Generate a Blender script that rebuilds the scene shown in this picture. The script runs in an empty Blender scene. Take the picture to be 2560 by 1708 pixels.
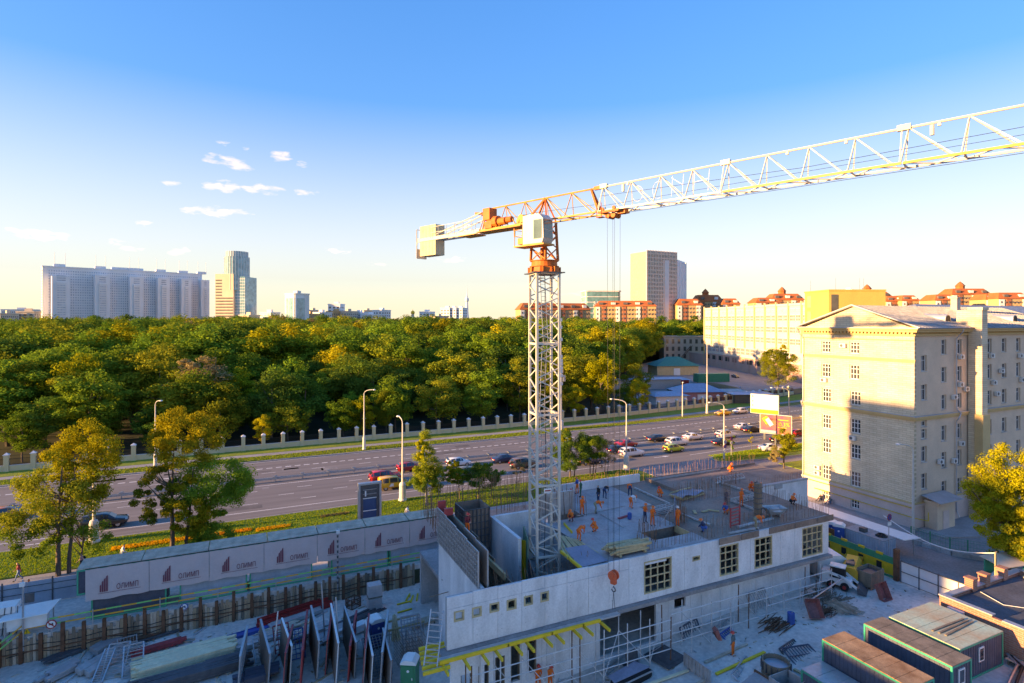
import bpy, math, random
import numpy as np
from mathutils import Matrix, Vector
R = math.radians
rnd = random.Random(7)
sc = bpy.context.scene
col = sc.collection

# ------------------------------------------------------------ camera, sky, sun
CAM_H, FPX, HZ, YAW = 25.0, 1422.0, 803.0, R(25)
SY, CY = math.sin(YAW), math.cos(YAW)
cd = bpy.data.cameras.new('camera')
cd.sensor_width = 36.0
cd.lens = 36.0 * FPX / 2560.0
cd.shift_y = -(854.0 - HZ) / 2560.0
cd.clip_start = 0.5
cd.clip_end = 12000
cam = bpy.data.objects.new('camera', cd)
cam.location = (0, 0, CAM_H)
cam.rotation_euler = (R(90), 0, -YAW)
col.objects.link(cam)
sc.camera = cam

SUN_EL, SUN_AZ = R(9.0), R(5.0)          # low evening sun, just behind the -X axis
sdir = Vector((-math.cos(SUN_AZ) * math.cos(SUN_EL), math.sin(SUN_AZ) * math.cos(SUN_EL), math.sin(SUN_EL)))
sl = bpy.data.lights.new('sun', 'SUN')
sl.energy = 2.0
sl.angle = R(0.7)
sl.color = (1.0, 0.68, 0.33)
so = bpy.data.objects.new('sun', sl)
so.rotation_euler = sdir.to_track_quat('Z', 'Y').to_euler()
so.location = (-60, 0, 60)
col.objects.link(so)

w = bpy.data.worlds.new('World')
sc.world = w
w.use_nodes = True
nt = w.node_tree
nt.nodes.clear()
def N(tree, kind, **kw):
 n = tree.nodes.new(kind)
 for k, v in kw.items():
  if k == 'inp':
   for a, b in v.items():
    n.inputs[a].default_value = b
  else:
   setattr(n, k, v)
 return n
sky = N(nt, 'ShaderNodeTexSky', sky_type='NISHITA', sun_disc=False, sun_elevation=SUN_EL, sun_rotation=math.atan2(sdir.x, sdir.y),
  altitude=0, air_density=0.85, dust_density=0.2, ozone_density=2.3)
bg = N(nt, 'ShaderNodeBackground')
bg.inputs['Strength'].default_value = 0.148
out = N(nt, 'ShaderNodeOutputWorld')
hs = N(nt, 'ShaderNodeHueSaturation', inp={'Hue': 0.512, 'Value': 1.0})
bw = N(nt, 'ShaderNodeRGBToBW')                                      # soft shoulder so that the bright horizon keeps its colour
nt.links.new(sky.outputs[0], bw.inputs[0])
sh = N(nt, 'ShaderNodeMath', operation='MULTIPLY_ADD')
sh.inputs[1].default_value = 1 / 1.15
sh.inputs[2].default_value = 1.0
nt.links.new(bw.outputs[0], sh.inputs[0])
vd = N(nt, 'ShaderNodeVectorMath', operation='DIVIDE')
nt.links.new(sky.outputs[0], vd.inputs[0])
nt.links.new(sh.outputs[0], vd.inputs[1])
nt.links.new(vd.outputs[0], hs.inputs['Color'])
# thin fair-weather clouds: flat-based puffs in a band low in the sky
tc = N(nt, 'ShaderNodeTexCoord')
sep = N(nt, 'ShaderNodeSeparateXYZ')
nt.links.new(tc.outputs['Generated'], sep.inputs[0])
def math_(op, a, b=None, c=None, clamp=False):
 n = N(nt, 'ShaderNodeMath', operation=op, use_clamp=clamp)
 for i, x in enumerate((a, b, c)):
  if x is None:
   continue
  if isinstance(x, (int, float)):
   n.inputs[i].default_value = x
  else:
   nt.links.new(x, n.inputs[i])
 return n.outputs[0]
hyp = math_('SQRT', math_('ADD', math_('MULTIPLY', sep.outputs[0], sep.outputs[0]), math_('MULTIPLY', sep.outputs[1], sep.outputs[1])))
elev = math_('ARCTAN2', sep.outputs[2], hyp)                       # radians above the horizon
nt.links.new(math_('MULTIPLY_ADD', math_('DIVIDE', elev, .36, clamp=True), .85, .44), hs.inputs['Saturation'])
azim = math_('ARCTAN2', sep.outputs[0], sep.outputs[1])            # clockwise from +Y
comb = N(nt, 'ShaderNodeCombineXYZ')
nt.links.new(math_('MULTIPLY', azim, 34.0), comb.inputs[0])
nt.links.new(math_('MULTIPLY', elev, 95.0), comb.inputs[1])
noi = N(nt, 'ShaderNodeTexNoise', inp={'Scale': 1.25, 'Detail': 7.0, 'Roughness': 0.55, 'Distortion': 0.25})
nt.links.new(comb.outputs[0], noi.inputs['Vector'])
dens = None
for (px, py, sx, sy, amp) in ((565, 402, 52, 15, 1), (600, 418, 34, 10, 1), (697, 390, 34, 13, 1.05), (755, 412, 20, 8, .8), (560, 467, 50, 17, 1), (660, 473, 70, 13, .95),
                             (540, 530, 82, 13, 1), (770, 482, 40, 9, .7), (430, 458, 26, 7, .7), (357, 561, 24, 10, .85), (95, 586, 70, 15, 1), (300, 607, 40, 9, .75),
                             (330, 622, 26, 8, .65), (445, 629, 30, 11, .95), (850, 628, 46, 8, .6), (930, 660, 40, 6, .5), (1130, 650, 60, 8, .55), (560, 358, 22, 6, .5), (620, 372, 12, 5, .5), (1480, 735, 120, 7, .6)):
 a0 = math.atan2(px - 1280, FPX) + YAW
 e0 = math.atan2(HZ - py, math.hypot(FPX, px - 1280))
 kk = FPX * (1 + ((px - 1280) / FPX) ** 2) ** .5
 dx = math_('DIVIDE', math_('SUBTRACT', azim, a0), sx / kk * 1.1)
 dy = math_('DIVIDE', math_('SUBTRACT', elev, e0), sy / kk * 1.25)
 d2 = math_('ADD', math_('MULTIPLY', dx, dx), math_('MULTIPLY', dy, dy))
 g = math_('MULTIPLY', math_('SUBTRACT', 1.0, d2, clamp=True), amp)
 dens = g if dens is None else math_('MAXIMUM', dens, g)
cov = math_('MULTIPLY', math_('ADD', math_('MULTIPLY', dens, .75), math_('MULTIPLY_ADD', noi.outputs['Fac'], 2.4, -1.5)), 1.1, clamp=True)
cov = math_('MULTIPLY', cov, math_('GREATER_THAN', dens, 0.001))
mixc = N(nt, 'ShaderNodeMix', data_type='RGBA')
mixc.inputs['B'].default_value = (1.75, 1.45, 1.38, 1)
nt.links.new(math_('MULTIPLY', cov, .55), mixc.inputs['Factor'])
nt.links.new(hs.outputs[0], mixc.inputs['A'])
nt.links.new(mixc.outputs['Result'], bg.inputs['Color'])
nt.links.new(bg.outputs[0], out.inputs['Surface'])

vs = sc.view_settings
vs.view_transform = 'Standard'
vs.look = 'None'
vs.exposure = 2.9
vs.gamma = 1.0
vs.use_curve_mapping = False
vs.use_white_balance = True          # the photograph is balanced for the bluish shade
vs.white_balance_temperature = 8200
vs.white_balance_tint = 18
cy = sc.cycles
cy.max_bounces = 5
cy.diffuse_bounces = 3
cy.glossy_bounces = 3
cy.transmission_bounces = 4
cy.transparent_max_bounces = 8
cy.use_denoising = True
cy.caustics_reflective = False
cy.caustics_refractive = False
cy.sample_clamp_indirect = 6

# ------------------------------------------------------------ measuring helpers
def dp(px, d):
 r = (px - 1280) / FPX * d
 return (d * SY + r * CY, d * CY - r * SY)
def at(px, py, z=0.0):
 return dp(px, FPX * (CAM_H - z) / (py - HZ))
def depth(x, y):
 return x * SY + y * CY
def proj(x, y, z):
 F = x * SY + y * CY
 return (1280 + FPX * (x * CY - y * SY) / F, HZ - FPX * (z - CAM_H) / F)
def zat(py, d):
 return CAM_H - (py - HZ) * d / FPX

# ------------------------------------------------------------ materials
MATS = {}
def M(name, c, rough=.75, metal=0.0, var=.14, scale=1.2, c2=None, bump=0.0, spec=.4, detail=5.0, fine=0.0, streak=0.0, emit=0.0):
 m = bpy.data.materials.new(name)
 m.use_nodes = True
 t = m.node_tree
 b = t.nodes['Principled BSDF']
 b.inputs['Roughness'].default_value = rough
 b.inputs['Metallic'].default_value = metal
 b.inputs['Specular IOR Level'].default_value = spec
 tcn = N(t, 'ShaderNodeTexCoord')
 nz = N(t, 'ShaderNodeTexNoise', inp={'Scale': scale, 'Detail': detail, 'Roughness': .62})
 if streak:
  mp = N(t, 'ShaderNodeMapping')
  mp.inputs['Scale'].default_value = streak if isinstance(streak, tuple) else (1, 1, streak)
  t.links.new(tcn.outputs['Object'], mp.inputs[0])
  t.links.new(mp.outputs[0], nz.inputs['Vector'])
 else:
  t.links.new(tcn.outputs['Object'], nz.inputs['Vector'])
 rp = N(t, 'ShaderNodeMapRange', inp={1: .32, 2: .68})
 t.links.new(nz.outputs['Fac'], rp.inputs[0])
 mx = N(t, 'ShaderNodeMix', data_type='RGBA')
 a = tuple(max(0, x * (1 - var)) for x in c)
 bb = c2 if c2 else tuple(x * (1 + var) for x in c)
 mx.inputs['A'].default_value = (*a, 1)
 mx.inputs['B'].default_value = (*bb, 1)
 t.links.new(rp.outputs[0], mx.inputs['Factor'])
 src = mx.outputs['Result']
 if fine:
  n2 = N(t, 'ShaderNodeTexNoise', inp={'Scale': scale * 14, 'Detail': 3.0})
  t.links.new(tcn.outputs['Object'], n2.inputs['Vector'])
  r2 = N(t, 'ShaderNodeMapRange', inp={1: .3, 2: .7, 3: 1 - fine, 4: 1 + fine})
  t.links.new(n2.outputs['Fac'], r2.inputs[0])
  mm = N(t, 'ShaderNodeMix', data_type='RGBA', blend_type='MULTIPLY')
  mm.inputs['Factor'].default_value = 1
  t.links.new(src, mm.inputs['A'])
  t.links.new(r2.outputs[0], mm.inputs['B'])
  src = mm.outputs['Result']
 t.links.new(src, b.inputs['Base Color'])
 if bump:
  bn = N(t, 'ShaderNodeBump', inp={'Strength': bump, 'Distance': .05})
  n3 = N(t, 'ShaderNodeTexNoise', inp={'Scale': scale * 8, 'Detail': 4.0})
  t.links.new(tcn.outputs['Object'], n3.inputs['Vector'])
  t.links.new(n3.outputs['Fac'], bn.inputs['Height'])
  t.links.new(bn.outputs[0], b.inputs['Normal'])
 if emit:
  b.inputs['Emission Color'].default_value = (*c, 1)
  b.inputs['Emission Strength'].default_value = emit
 MATS[name] = m
 return m
def glass(name, c=(.05, .07, .09), rough=.06, spec=.8):
 m = M(name, c, rough=rough, var=.35, scale=.25, spec=spec)
 return m
def leafmat(name, c1, c2, trans=.35):
 m = bpy.data.materials.new(name)
 m.use_nodes = True
 t = m.node_tree
 t.nodes.clear()
 o = N(t, 'ShaderNodeOutputMaterial')
 geo = N(t, 'ShaderNodeNewGeometry')
 oi = N(t, 'ShaderNodeObjectInfo')
 mx = N(t, 'ShaderNodeMix', data_type='RGBA')
 mx.inputs['A'].default_value = (*c1, 1)
 mx.inputs['B'].default_value = (*c2, 1)
 t.links.new(geo.outputs['Random Per Island'], mx.inputs['Factor'])
 hv = N(t, 'ShaderNodeHueSaturation')
 r1 = N(t, 'ShaderNodeMapRange', inp={3: .485, 4: .515})
 r2 = N(t, 'ShaderNodeMapRange', inp={3: .75, 4: 1.3})
 t.links.new(oi.outputs['Random'], r1.inputs[0])
 wn = N(t, 'ShaderNodeTexWhiteNoise', noise_dimensions='1D')
 t.links.new(oi.outputs['Random'], wn.inputs['W'])
 t.links.new(wn.outputs['Value'], r2.inputs[0])
 t.links.new(r1.outputs[0], hv.inputs['Hue'])
 t.links.new(r2.outputs[0], hv.inputs['Value'])
 t.links.new(mx.outputs['Result'], hv.inputs['Color'])
 d = N(t, 'ShaderNodeBsdfDiffuse')
 tr = N(t, 'ShaderNodeBsdfTranslucent')
 ms = N(t, 'ShaderNodeMixShader')
 ms.inputs[0].default_value = trans
 t.links.new(hv.outputs[0], d.inputs['Color'])
 t.links.new(hv.outputs[0], tr.inputs['Color'])
 t.links.new(d.outputs[0], ms.inputs[1])
 t.links.new(tr.outputs[0], ms.inputs[2])
 t.links.new(ms.outputs[0], o.inputs['Surface'])
 MATS[name] = m
 return m

# ------------------------------------------------------------ mesh builder
class MB:
 def __init__(s):
  s.v = []; s.f = []; s.mi = []; s.cur = 0
 def add(s, vs, fs):
  n = len(s.v)
  s.v.extend(vs)
  for f in fs:
   s.f.append(tuple(i + n for i in f)); s.mi.append(s.cur)
  return s
 def bx(s, x0, x1, y0, y1, z0, z1):
  return s.add([(x0, y0, z0), (x1, y0, z0), (x1, y1, z0), (x0, y1, z0), (x0, y0, z1), (x1, y0, z1), (x1, y1, z1), (x0, y1, z1)],
                     [(0, 3, 2, 1), (4, 5, 6, 7), (0, 1, 5, 4), (1, 2, 6, 5), (2, 3, 7, 6), (3, 0, 4, 7)])
 def box(s, c, d, rz=0.0, rx=0.0, ry=0.0):
  m = Matrix.Translation(c) @ Matrix.Rotation(rz, 4, 'Z') @ Matrix.Rotation(ry, 4, 'Y') @ Matrix.Rotation(rx, 4, 'X')
  hx, hy, hz = d[0] / 2, d[1] / 2, d[2] / 2
  vs = [tuple(m @ Vector((a * hx, b * hy, e * hz))) for e in (-1, 1) for a, b in ((-1, -1), (1, -1), (1, 1), (-1, 1))]
  return s.add(vs, [(0, 3, 2, 1), (4, 5, 6, 7), (0, 1, 5, 4), (1, 2, 6, 5), (2, 3, 7, 6), (3, 0, 4, 7)])
 def bar(s, a, b, w, h=None, up=(0, 0, 1)):
  h = h or w
  a = Vector(a); b = Vector(b); d = (b - a)
  if d.length < 1e-6:
   return s
  d.normalize()
  u = Vector(up)
  if abs(d.dot(u)) > .98:
   u = Vector((1, 0, 0))
  sx = d.cross(u).normalized(); uz = sx.cross(d).normalized()
  vs = []
  for p in (a, b):
   for i, j in ((-1, -1), (1, -1), (1, 1), (-1, 1)):
    vs.append(tuple(p + sx * (i * w / 2) + uz * (j * h / 2)))
  return s.add(vs, [(0, 1, 2, 3), (7, 6, 5, 4), (0, 4, 5, 1), (1, 5, 6, 2), (2, 6, 7, 3), (3, 7, 4, 0)])
 def tube(s, a, b, r0, r1=None, n=8, cap=True):
  r1 = r0 if r1 is None else r1
  a = Vector(a); b = Vector(b); d = (b - a).normalized()
  u = Vector((0, 0, 1)) if abs(d.z) < .95 else Vector((1, 0, 0))
  sx = d.cross(u).normalized(); uz = sx.cross(d)
  vs = []
  for p, r in ((a, r0), (b, r1)):
   for i in range(n):
    t = 2 * math.pi * i / n
    vs.append(tuple(p + sx * (r * math.cos(t)) + uz * (r * math.sin(t))))
  fs = [(i, (i + 1) % n, n + (i + 1) % n, n + i) for i in range(n)]
  if cap:
   fs += [tuple(range(n - 1, -1, -1)), tuple(range(n, 2 * n))]
  return s.add(vs, fs)
 def path(s, pts, r, n=6):
  for a, b in zip(pts, pts[1:]):
   s.tube(a, b, r, r, n)
  return s
 def lathe(s, prof, n=16, c=(0, 0, 0), cap=True):
  vs = []
  for r, z in prof:
   for i in range(n):
    t = 2 * math.pi * i / n
    vs.append((c[0] + r * math.cos(t), c[1] + r * math.sin(t), c[2] + z))
  fs = []
  for k in range(len(prof) - 1):
   for i in range(n):
    fs.append((k * n + i, k * n + (i + 1) % n, (k + 1) * n + (i + 1) % n, (k + 1) * n + i))
  if cap:
   fs.append(tuple(range(n - 1, -1, -1)))
   k = (len(prof) - 1) * n
   fs.append(tuple(range(k, k + n)))
  return s.add(vs, fs)
 def ext(s, pts, vec):
  n = len(pts); v = Vector(vec)
  vs = [tuple(p) for p in pts] + [tuple(Vector(p) + v) for p in pts]
  fs = [tuple(range(n - 1, -1, -1)), tuple(range(n, 2 * n))] + [(i, (i + 1) % n, n + (i + 1) % n, n + i) for i in range(n)]
  return s.add(vs, fs)
 def poly(s, pts2, z0, z1):
  return s.ext([(x, y, z0) for x, y in pts2], (0, 0, z1 - z0))
 def quad(s, *p):
  return s.add([tuple(q) for q in p], [tuple(range(len(p)))])
 def ball(s, c, r, n=8, sq=1.0):
  k = n // 2
  return s.lathe([(max(r * math.sin(math.pi * i / k), .001), -r * sq * math.cos(math.pi * i / k)) for i in range(k + 1)], n, c, cap=False)
 def mesh(s, name):
  me = bpy.data.meshes.new(name)
  me.from_pydata(s.v, [], s.f)
  return me
 def build(s, name, mat, parent=None, world=False, smooth=False, kind=None, label=None):
  me = s.mesh(name)
  for m in (mat if isinstance(mat, (list, tuple)) else [mat]):
   me.materials.append(MATS[m] if isinstance(m, str) else m)
  if isinstance(mat, (list, tuple)):
   me.polygons.foreach_set('material_index', s.mi)
  if smooth:
   me.polygons.foreach_set('use_smooth', [True] * len(me.polygons))
  return obj(name, me, parent, world, kind, label)
def pinv(o, parent):
 m = Matrix.Translation(parent.location) @ parent.rotation_euler.to_matrix().to_4x4()
 if parent.parent:
  m = Matrix.Translation(parent.parent.location) @ parent.parent.rotation_euler.to_matrix().to_4x4() @ parent.matrix_parent_inverse @ m
 o.matrix_parent_inverse = m.inverted()
def obj(name, me, parent=None, world=False, kind=None, label=None):
 o = bpy.data.objects.new(name, me)
 col.objects.link(o)
 if parent:
  o.parent = parent
  if world:
   pinv(o, parent)
 if kind:
  o['kind'] = kind
 if label:
  o['label'] = label
 return o
def tag(o, label, cat, group=None):
 o['label'] = label; o['category'] = cat
 if group:
  o['group'] = group
 return o
def thing(name, label, cat, loc=(0, 0, 0), rz=0.0, group=None):
 o = bpy.data.objects.new(name, None)
 o.empty_display_size = .5
 col.objects.link(o)
 o.location = loc; o.rotation_euler = (0, 0, rz)
 return tag(o, label, cat, group)
def dup(root, loc, rz=0.0, label=None, group=None, scale=None):
 r = root.copy(); col.objects.link(r)
 r.location = loc; r.rotation_euler = (0, 0, rz)
 if scale:
  r.scale = scale if isinstance(scale, tuple) else (scale,) * 3
 if label:
  r['label'] = label
 if group:
  r['group'] = group
 for ch in root.children:
  c = ch.copy(); col.objects.link(c); c.parent = r
  for g in ch.children:
   d = g.copy(); col.objects.link(d); d.parent = c
 return r
def like(src, loc=(0, 0, 0), rz=0.0, parent=None, world=False, mat=None):
 o = bpy.data.objects.new(src.name.split('.')[0], src.data)
 col.objects.link(o)
 o.location = loc; o.rotation_euler = (0, 0, rz)
 if parent:
  o.parent = parent
  if world:
   pinv(o, parent)
 return o
def npmesh(name, V, F):
 me = bpy.data.meshes.new(name)
 k = F.shape[1]
 me.vertices.add(len(V)); me.vertices.foreach_set('co', np.ascontiguousarray(V, dtype=np.float32).ravel())
 me.loops.add(F.size); me.loops.foreach_set('vertex_index', np.ascontiguousarray(F, dtype=np.int32).ravel())
 me.polygons.add(len(F)); me.polygons.foreach_set('loop_start', np.arange(0, F.size, k, dtype=np.int32))
 me.update(calc_edges=True)
 return me
# ============================================================ materials of the setting
M('earth', (.10, .085, .06), .95, var=.3, scale=.15, c2=(.07, .09, .035), fine=.25)
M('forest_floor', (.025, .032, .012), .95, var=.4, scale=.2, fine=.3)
M('asphalt', (.20, .178, .168), .9, var=.17, scale=.9, fine=.1, bump=.15, streak=(.05, .9, 1))
M('asphalt_side', (.26, .235, .225), .9, var=.2, scale=.3, fine=.15, bump=.15)
M('pavement', (.32, .30, .295), .9, var=.15, scale=.4, fine=.12)
M('kerb', (.36, .34, .32), .85, var=.2, scale=1.5, fine=.1)
M('paint', (.72, .70, .66), .7, var=.18, scale=1.0, fine=.12)
M('lawn', (.20, .31, .025), .95, var=.3, scale=.35, c2=(.26, .29, .025), fine=.3, bump=.4)
M('verge', (.17, .19, .025), .95, var=.35, scale=.5, c2=(.26, .22, .05), fine=.3, bump=.4)
M('site_floor', (.66, .57, .51), .95, var=.22, scale=.22, c2=(.70, .63, .56), fine=.16, bump=.3)
M('concrete', (.68, .67, .66), .85, var=.2, scale=.55, fine=.08, bump=.08, streak=.35)
M('concrete_dark', (.40, .39, .38), .9, var=.2, scale=.5, fine=.12, streak=.35)
M('steel', (.42, .43, .44), .45, .75, var=.15, scale=2)
M('steel_dark', (.12, .125, .135), .55, .5, var=.2, scale=2)
M('galv', (.46, .47, .48), .5, .6, var=.12, scale=3)
M('white_paint', (.78, .77, .74), .5, var=.06, scale=2)
M('timber', (.52, .40, .22), .8, var=.2, scale=1.5, fine=.12)
M('timber_old', (.23, .175, .125), .9, var=.32, scale=1.2, fine=.2, streak=.15)
M('rust', (.17, .075, .04), .85, var=.35, scale=2.0, fine=.2)
M('black', (.015, .015, .016), .6, var=.1)
M('rubber', (.02, .02, .021), .85, var=.1)
M('yellow', (.72, .46, .015), .5, var=.08)
M('blue', (.02, .10, .34), .5, var=.12)
M('red', (.42, .035, .03), .5, var=.15)
M('green', (.02, .22, .11), .5, var=.12)
M('orange', (.85, .16, .02), .7, var=.1)
M('bark', (.13, .10, .075), .95, var=.35, scale=3, fine=.25, streak=.3)
M('birch_bark', (.42, .40, .37), .9, var=.45, scale=4, fine=.2)
M('flowers', (.75, .25, .01), .9, var=.25, scale=3, c2=(.8, .42, .02))
leafmat('leaf_green', (.12, .205, .022), (.20, .29, .028))
leafmat('leaf_dark', (.075, .15, .024), (.13, .21, .028))
leafmat('leaf_olive', (.18, .215, .020), (.28, .29, .026))
leafmat('leaf_gold', (.30, .29, .018), (.43, .385, .022))
leafmat('leaf_brown', (.25, .19, .09), (.32, .24, .10))

# ============================================================ ground, road, lawns
def sheet(name, pts, z, mat, kind='structure', thick=.0):
 b = MB()
 if thick:
  b.poly(pts, z - thick, z)
 else:
  b.quad(*[(x, y, z) for x, y in pts])
 return b.build(name, mat, kind=kind)
g = MB()
S0, S1, T0, T1 = -34.0, 57.0, -12.0, 57.6            # the excavated building site
g.quad((-5000, -3000, -.06), (S0, -3000, -.06), (S0, 9000, -.06), (-5000, 9000, -.06))
g.quad((S1, -3000, -.06), (9000, -3000, -.06), (9000, 9000, -.06), (S1, 9000, -.06))
g.quad((S0, -3000, -.06), (S1, -3000, -.06), (S1, T0, -.06), (S0, T0, -.06))
g.quad((S0, T1, -.06), (S1, T1, -.06), (S1, 9000, -.06), (S0, 9000, -.06))
g.build('ground', 'earth', kind='structure')
def zsite(x):
 t = min(1, max(0, (x - 14) / 34.0))
 t = t * t * (3 - 2 * t)
 return -2.0 + 1.95 * t
sb = MB()
nx, ny = 46, 30
for i in range(nx + 1):
 for j in range(ny + 1):
  x = S0 + (S1 - S0) * i / nx; y = T0 + (T1 - T0) * j / ny
  e = 0 if i in (0, nx) or j in (0, ny) else rnd.uniform(-.05, .05)
  sb.v.append((x, y, zsite(x) + e))
for i in range(nx):
 for j in range(ny):
  a = i * (ny + 1) + j
  sb.f.append((a, a + ny + 1, a + ny + 2, a + 1)); sb.mi.append(0)
sb.build('site_ground', 'site_floor', kind='structure', smooth=True)

def bend(x):
 return 0 if x < 40 else ((x - 40) ** 2) * .00055
def strip(name, y0, y1, z, mat, x0=-420, x1=700, step=12.0, b0=1.0, b1=1.0, kind='structure', thick=0.0):
 b = MB(); n = int((x1 - x0) / step)
 for i in range(n + 1):
  x = x0 + (x1 - x0) * i / n
  for y, bb in ((y0, b0), (y1, b1)):
   b.v.append((x, y + bend(x) * bb, z))
 for i in range(n):
  b.f.append((2 * i, 2 * i + 2, 2 * i + 3, 2 * i + 1)); b.mi.append(0)
 if thick:
  m = len(b.v)
  b.v += [(x, y, z - thick) for x, y, z in b.v]
  for i in range(n):
   b.f.append((2 * i, m + 2 * i, m + 2 * i + 2, 2 * i + 2)); b.mi.append(0)
   b.f.append((2 * i + 1, 2 * i + 3, m + 2 * i + 3, m + 2 * i + 1)); b.mi.append(0)
 return b.build(name, mat, kind=kind)
strip('avenue', 78.6, 110.4, 0.0, 'asphalt', b0=0)
sheet('side_street', [(57.0, -60), (140, -60), (140, 78.6), (57.0, 78.6)], -.004, 'asphalt_side')
# near lawn with its kerb; it ends in a rounded corner at the side street
corner = [(57.2 + 2.2 * math.sin(a), 76.7 + 2.2 * math.cos(a)) for a in [R(5 + 17 * i) for i in range(6)]]
near = [(-420, 70.6), (-420, 78.75)] + [(-200 + 257 * i / 8, 78.75) for i in range(9)] + corner + [(59.2, 70.6)]
sheet('lawn', near[::-1], .10, 'lawn', thick=.15)
kb = MB()
kp = [(-420, 78.9)] + [(57.2, 78.9)] + [(57.2 + 2.35 * math.sin(a), 76.55 + 2.35 * math.cos(a)) for a in [R(10 + 16 * i) for i in range(6)]] + [(59.5, 70.0)]
for a, b in zip(kp, kp[1:]):
 kb.bar((*a, .06), (*b, .06), .18, .14)
kb.build('kerb', 'kerb', kind='structure')
sheet('pavement', [(-420, 64.4), (59.3, 64.4), (59.3, 70.4), (-420, 70.4)], .06, 'pavement', thick=.1)
rl = [(75.9, 76.2), (76.1, 77.7), (77.0, 78.8), (78.8, 79.9), (83, 80.3), (135, 80.6), (135, 72.4), (86, 73.6), (78, 75.0)]
sheet('lawn_corner', rl[::-1], .11, 'lawn', thick=.15)
kb = MB()
for a, b in zip(rl, rl[1:] + rl[:1]):
 kb.bar((*a, .05), (*b, .05), .2, .16)
kb.build('kerb', 'kerb', kind='structure')
sheet('lawn_patch', [(84.5, 60.5), (120, 60.5), (120, 69.4), (84.5, 70.6)][::1], .09, 'lawn', thick=.13)
# far side of the avenue
strip('verge_roadside', 110.75, 114.6, .10, 'verge', thick=.12)
strip('path_far', 114.6, 116.9, .06, 'pavement')
strip('verge_fence', 116.9, 121.0, .10, 'lawn', b1=1.4, thick=.12)
strip('kerb_far', 110.4, 110.75, .13, 'kerb', thick=.15)
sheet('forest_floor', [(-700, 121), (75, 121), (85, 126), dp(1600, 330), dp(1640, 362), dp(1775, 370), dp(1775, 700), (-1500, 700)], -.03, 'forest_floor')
sheet('depot_yard', [(85, 121.5), (240, 160), (520, 420), dp(1775, 370), dp(1640, 362), dp(1600, 330)], -.02, 'asphalt_side')

# painted markings
mk = MB(); mk2 = MB()
def dash(b, x0, x1, y, wd=.15, z=.006):
 n = max(1, int((x1 - x0) / 8))
 for i in range(n):
  a = x0 + (x1 - x0) * i / n; c = x0 + (x1 - x0) * (i + 1) / n
  b.quad((a, y - wd / 2 + bend(a), z), (c, y - wd / 2 + bend(c), z), (c, y + wd / 2 + bend(c), z), (a, y + wd / 2 + bend(a), z))
def nb(x):                              # near kerb does not bend, the lanes fan out slowly
 return x
dash(mk, -420, 57, 82.0, .17)
dash(mk, 75, 500, 81.6, .17)
for y in (85.4, 88.3, 91.4):
 for k in range(-60, 70):
  dash(mk, 6.9 + 7.55 * k + (0 if y != 88.3 else -2.75), 8.95 + 7.55 * k + (0 if y != 88.3 else -2.75), y, .13)
dash(mk, -420, 600, 94.2, .18)
dash(mk, -420, 600, 97.6, .14)
for y in (98.7, 101.8):
 for k in range(-60, 80):
  dash(mk, 10 + 7.8 * k, 12.1 + 7.8 * k, y, .13)
for k in range(-170, 240):
 dash(mk, 1.5 * 2 * k * .5, 1.5 * 2 * k * .5 + .95, 105.0, .34)
dash(mk, -420, 600, 109.9, .12)
def arrow(x, y, s=1.0):
 mk.quad((x, y - .1, .006), (x + 2.2 * s, y - .1, .006), (x + 2.2 * s, y + .1, .006), (x, y + .1, .006))
 mk.quad((x + 2.2 * s, y - .45, .006), (x + 3.6 * s, y, .006), (x + 2.2 * s, y + .45, .006))
for x, y in ((67.5, 83.3), (-22.5, 80.4), (31, 107.6), (60, 107.8)):
 arrow(x, y)
pr_ = random.Random(8)
pb = [MB(), MB()]
for i in range(46):
 x = pr_.uniform(-40, 130); y = pr_.choice((83.6, 86.8, 89.9, 92.9, 97.9, 100.2, 103.4, 107.5)) + pr_.uniform(-.5, .5) + bend(x); l = pr_.uniform(.8, 7); h_ = pr_.uniform(.25, .9)
 pb[i % 2].quad((x, y - h_, .003), (x + l, y - h_, .003), (x + l, y + h_, .003), (x, y + h_, .003))
M('patch_dark', (.13, .118, .112), .9, var=.2, scale=.8, fine=.15); M('patch_pale', (.235, .215, .205), .9, var=.2, scale=.8, fine=.15)
pb[0].build('asphalt_patch', 'patch_dark', kind='structure'); pb[1].build('asphalt_patch', 'patch_pale', kind='structure')
mk.build('road_markings', 'paint', kind='structure')

# grass blades on the near lawns, flower beds
def scatter(name, n, area, zb, h, wd, mat, kind='stuff', seed=1, label=None, cat=None, keep=None):
 r = np.random.default_rng(seed)
 x = r.uniform(area[0], area[1], n); y = r.uniform(area[2], area[3], n)
 if keep is not None:
  k = keep(x, y); x = x[k]; y = y[k]; n = len(x)
 a = r.uniform(0, np.pi, n); hh = h * r.uniform(.5, 1.3, n); ww = wd * r.uniform(.6, 1.4, n)
 lx = r.normal(0, .35, n) * hh; ly = r.normal(0, .35, n) * hh
 V = np.zeros((n, 3, 3))
 V[:, 0] = np.stack([x - ww * np.cos(a), y - ww * np.sin(a), np.full(n, zb)], 1)
 V[:, 1] = np.stack([x + ww * np.cos(a), y + ww * np.sin(a), np.full(n, zb)], 1)
 V[:, 2] = np.stack([x + lx, y + ly, zb + hh], 1)
 me = npmesh(name, V.reshape(-1, 3), np.arange(n * 3).reshape(-1, 3))
 me.materials.append(MATS[mat])
 o = obj(name, me, kind=kind)
 if label:
  tag(o, label, cat)
 return o
leafmat('grass_blade', (.20, .32, .02), (.34, .38, .03), .45)
leafmat('flower_petal', (.55, .20, .02), (.70, .42, .03), .3)
scatter('grass', 60000, (-40, 58, 70.7, 78.6), .09, .14, .05, 'grass_blade', seed=3, label='bright sunlit grass of the lawn between the avenue and the pavement', cat='grass')
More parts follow.
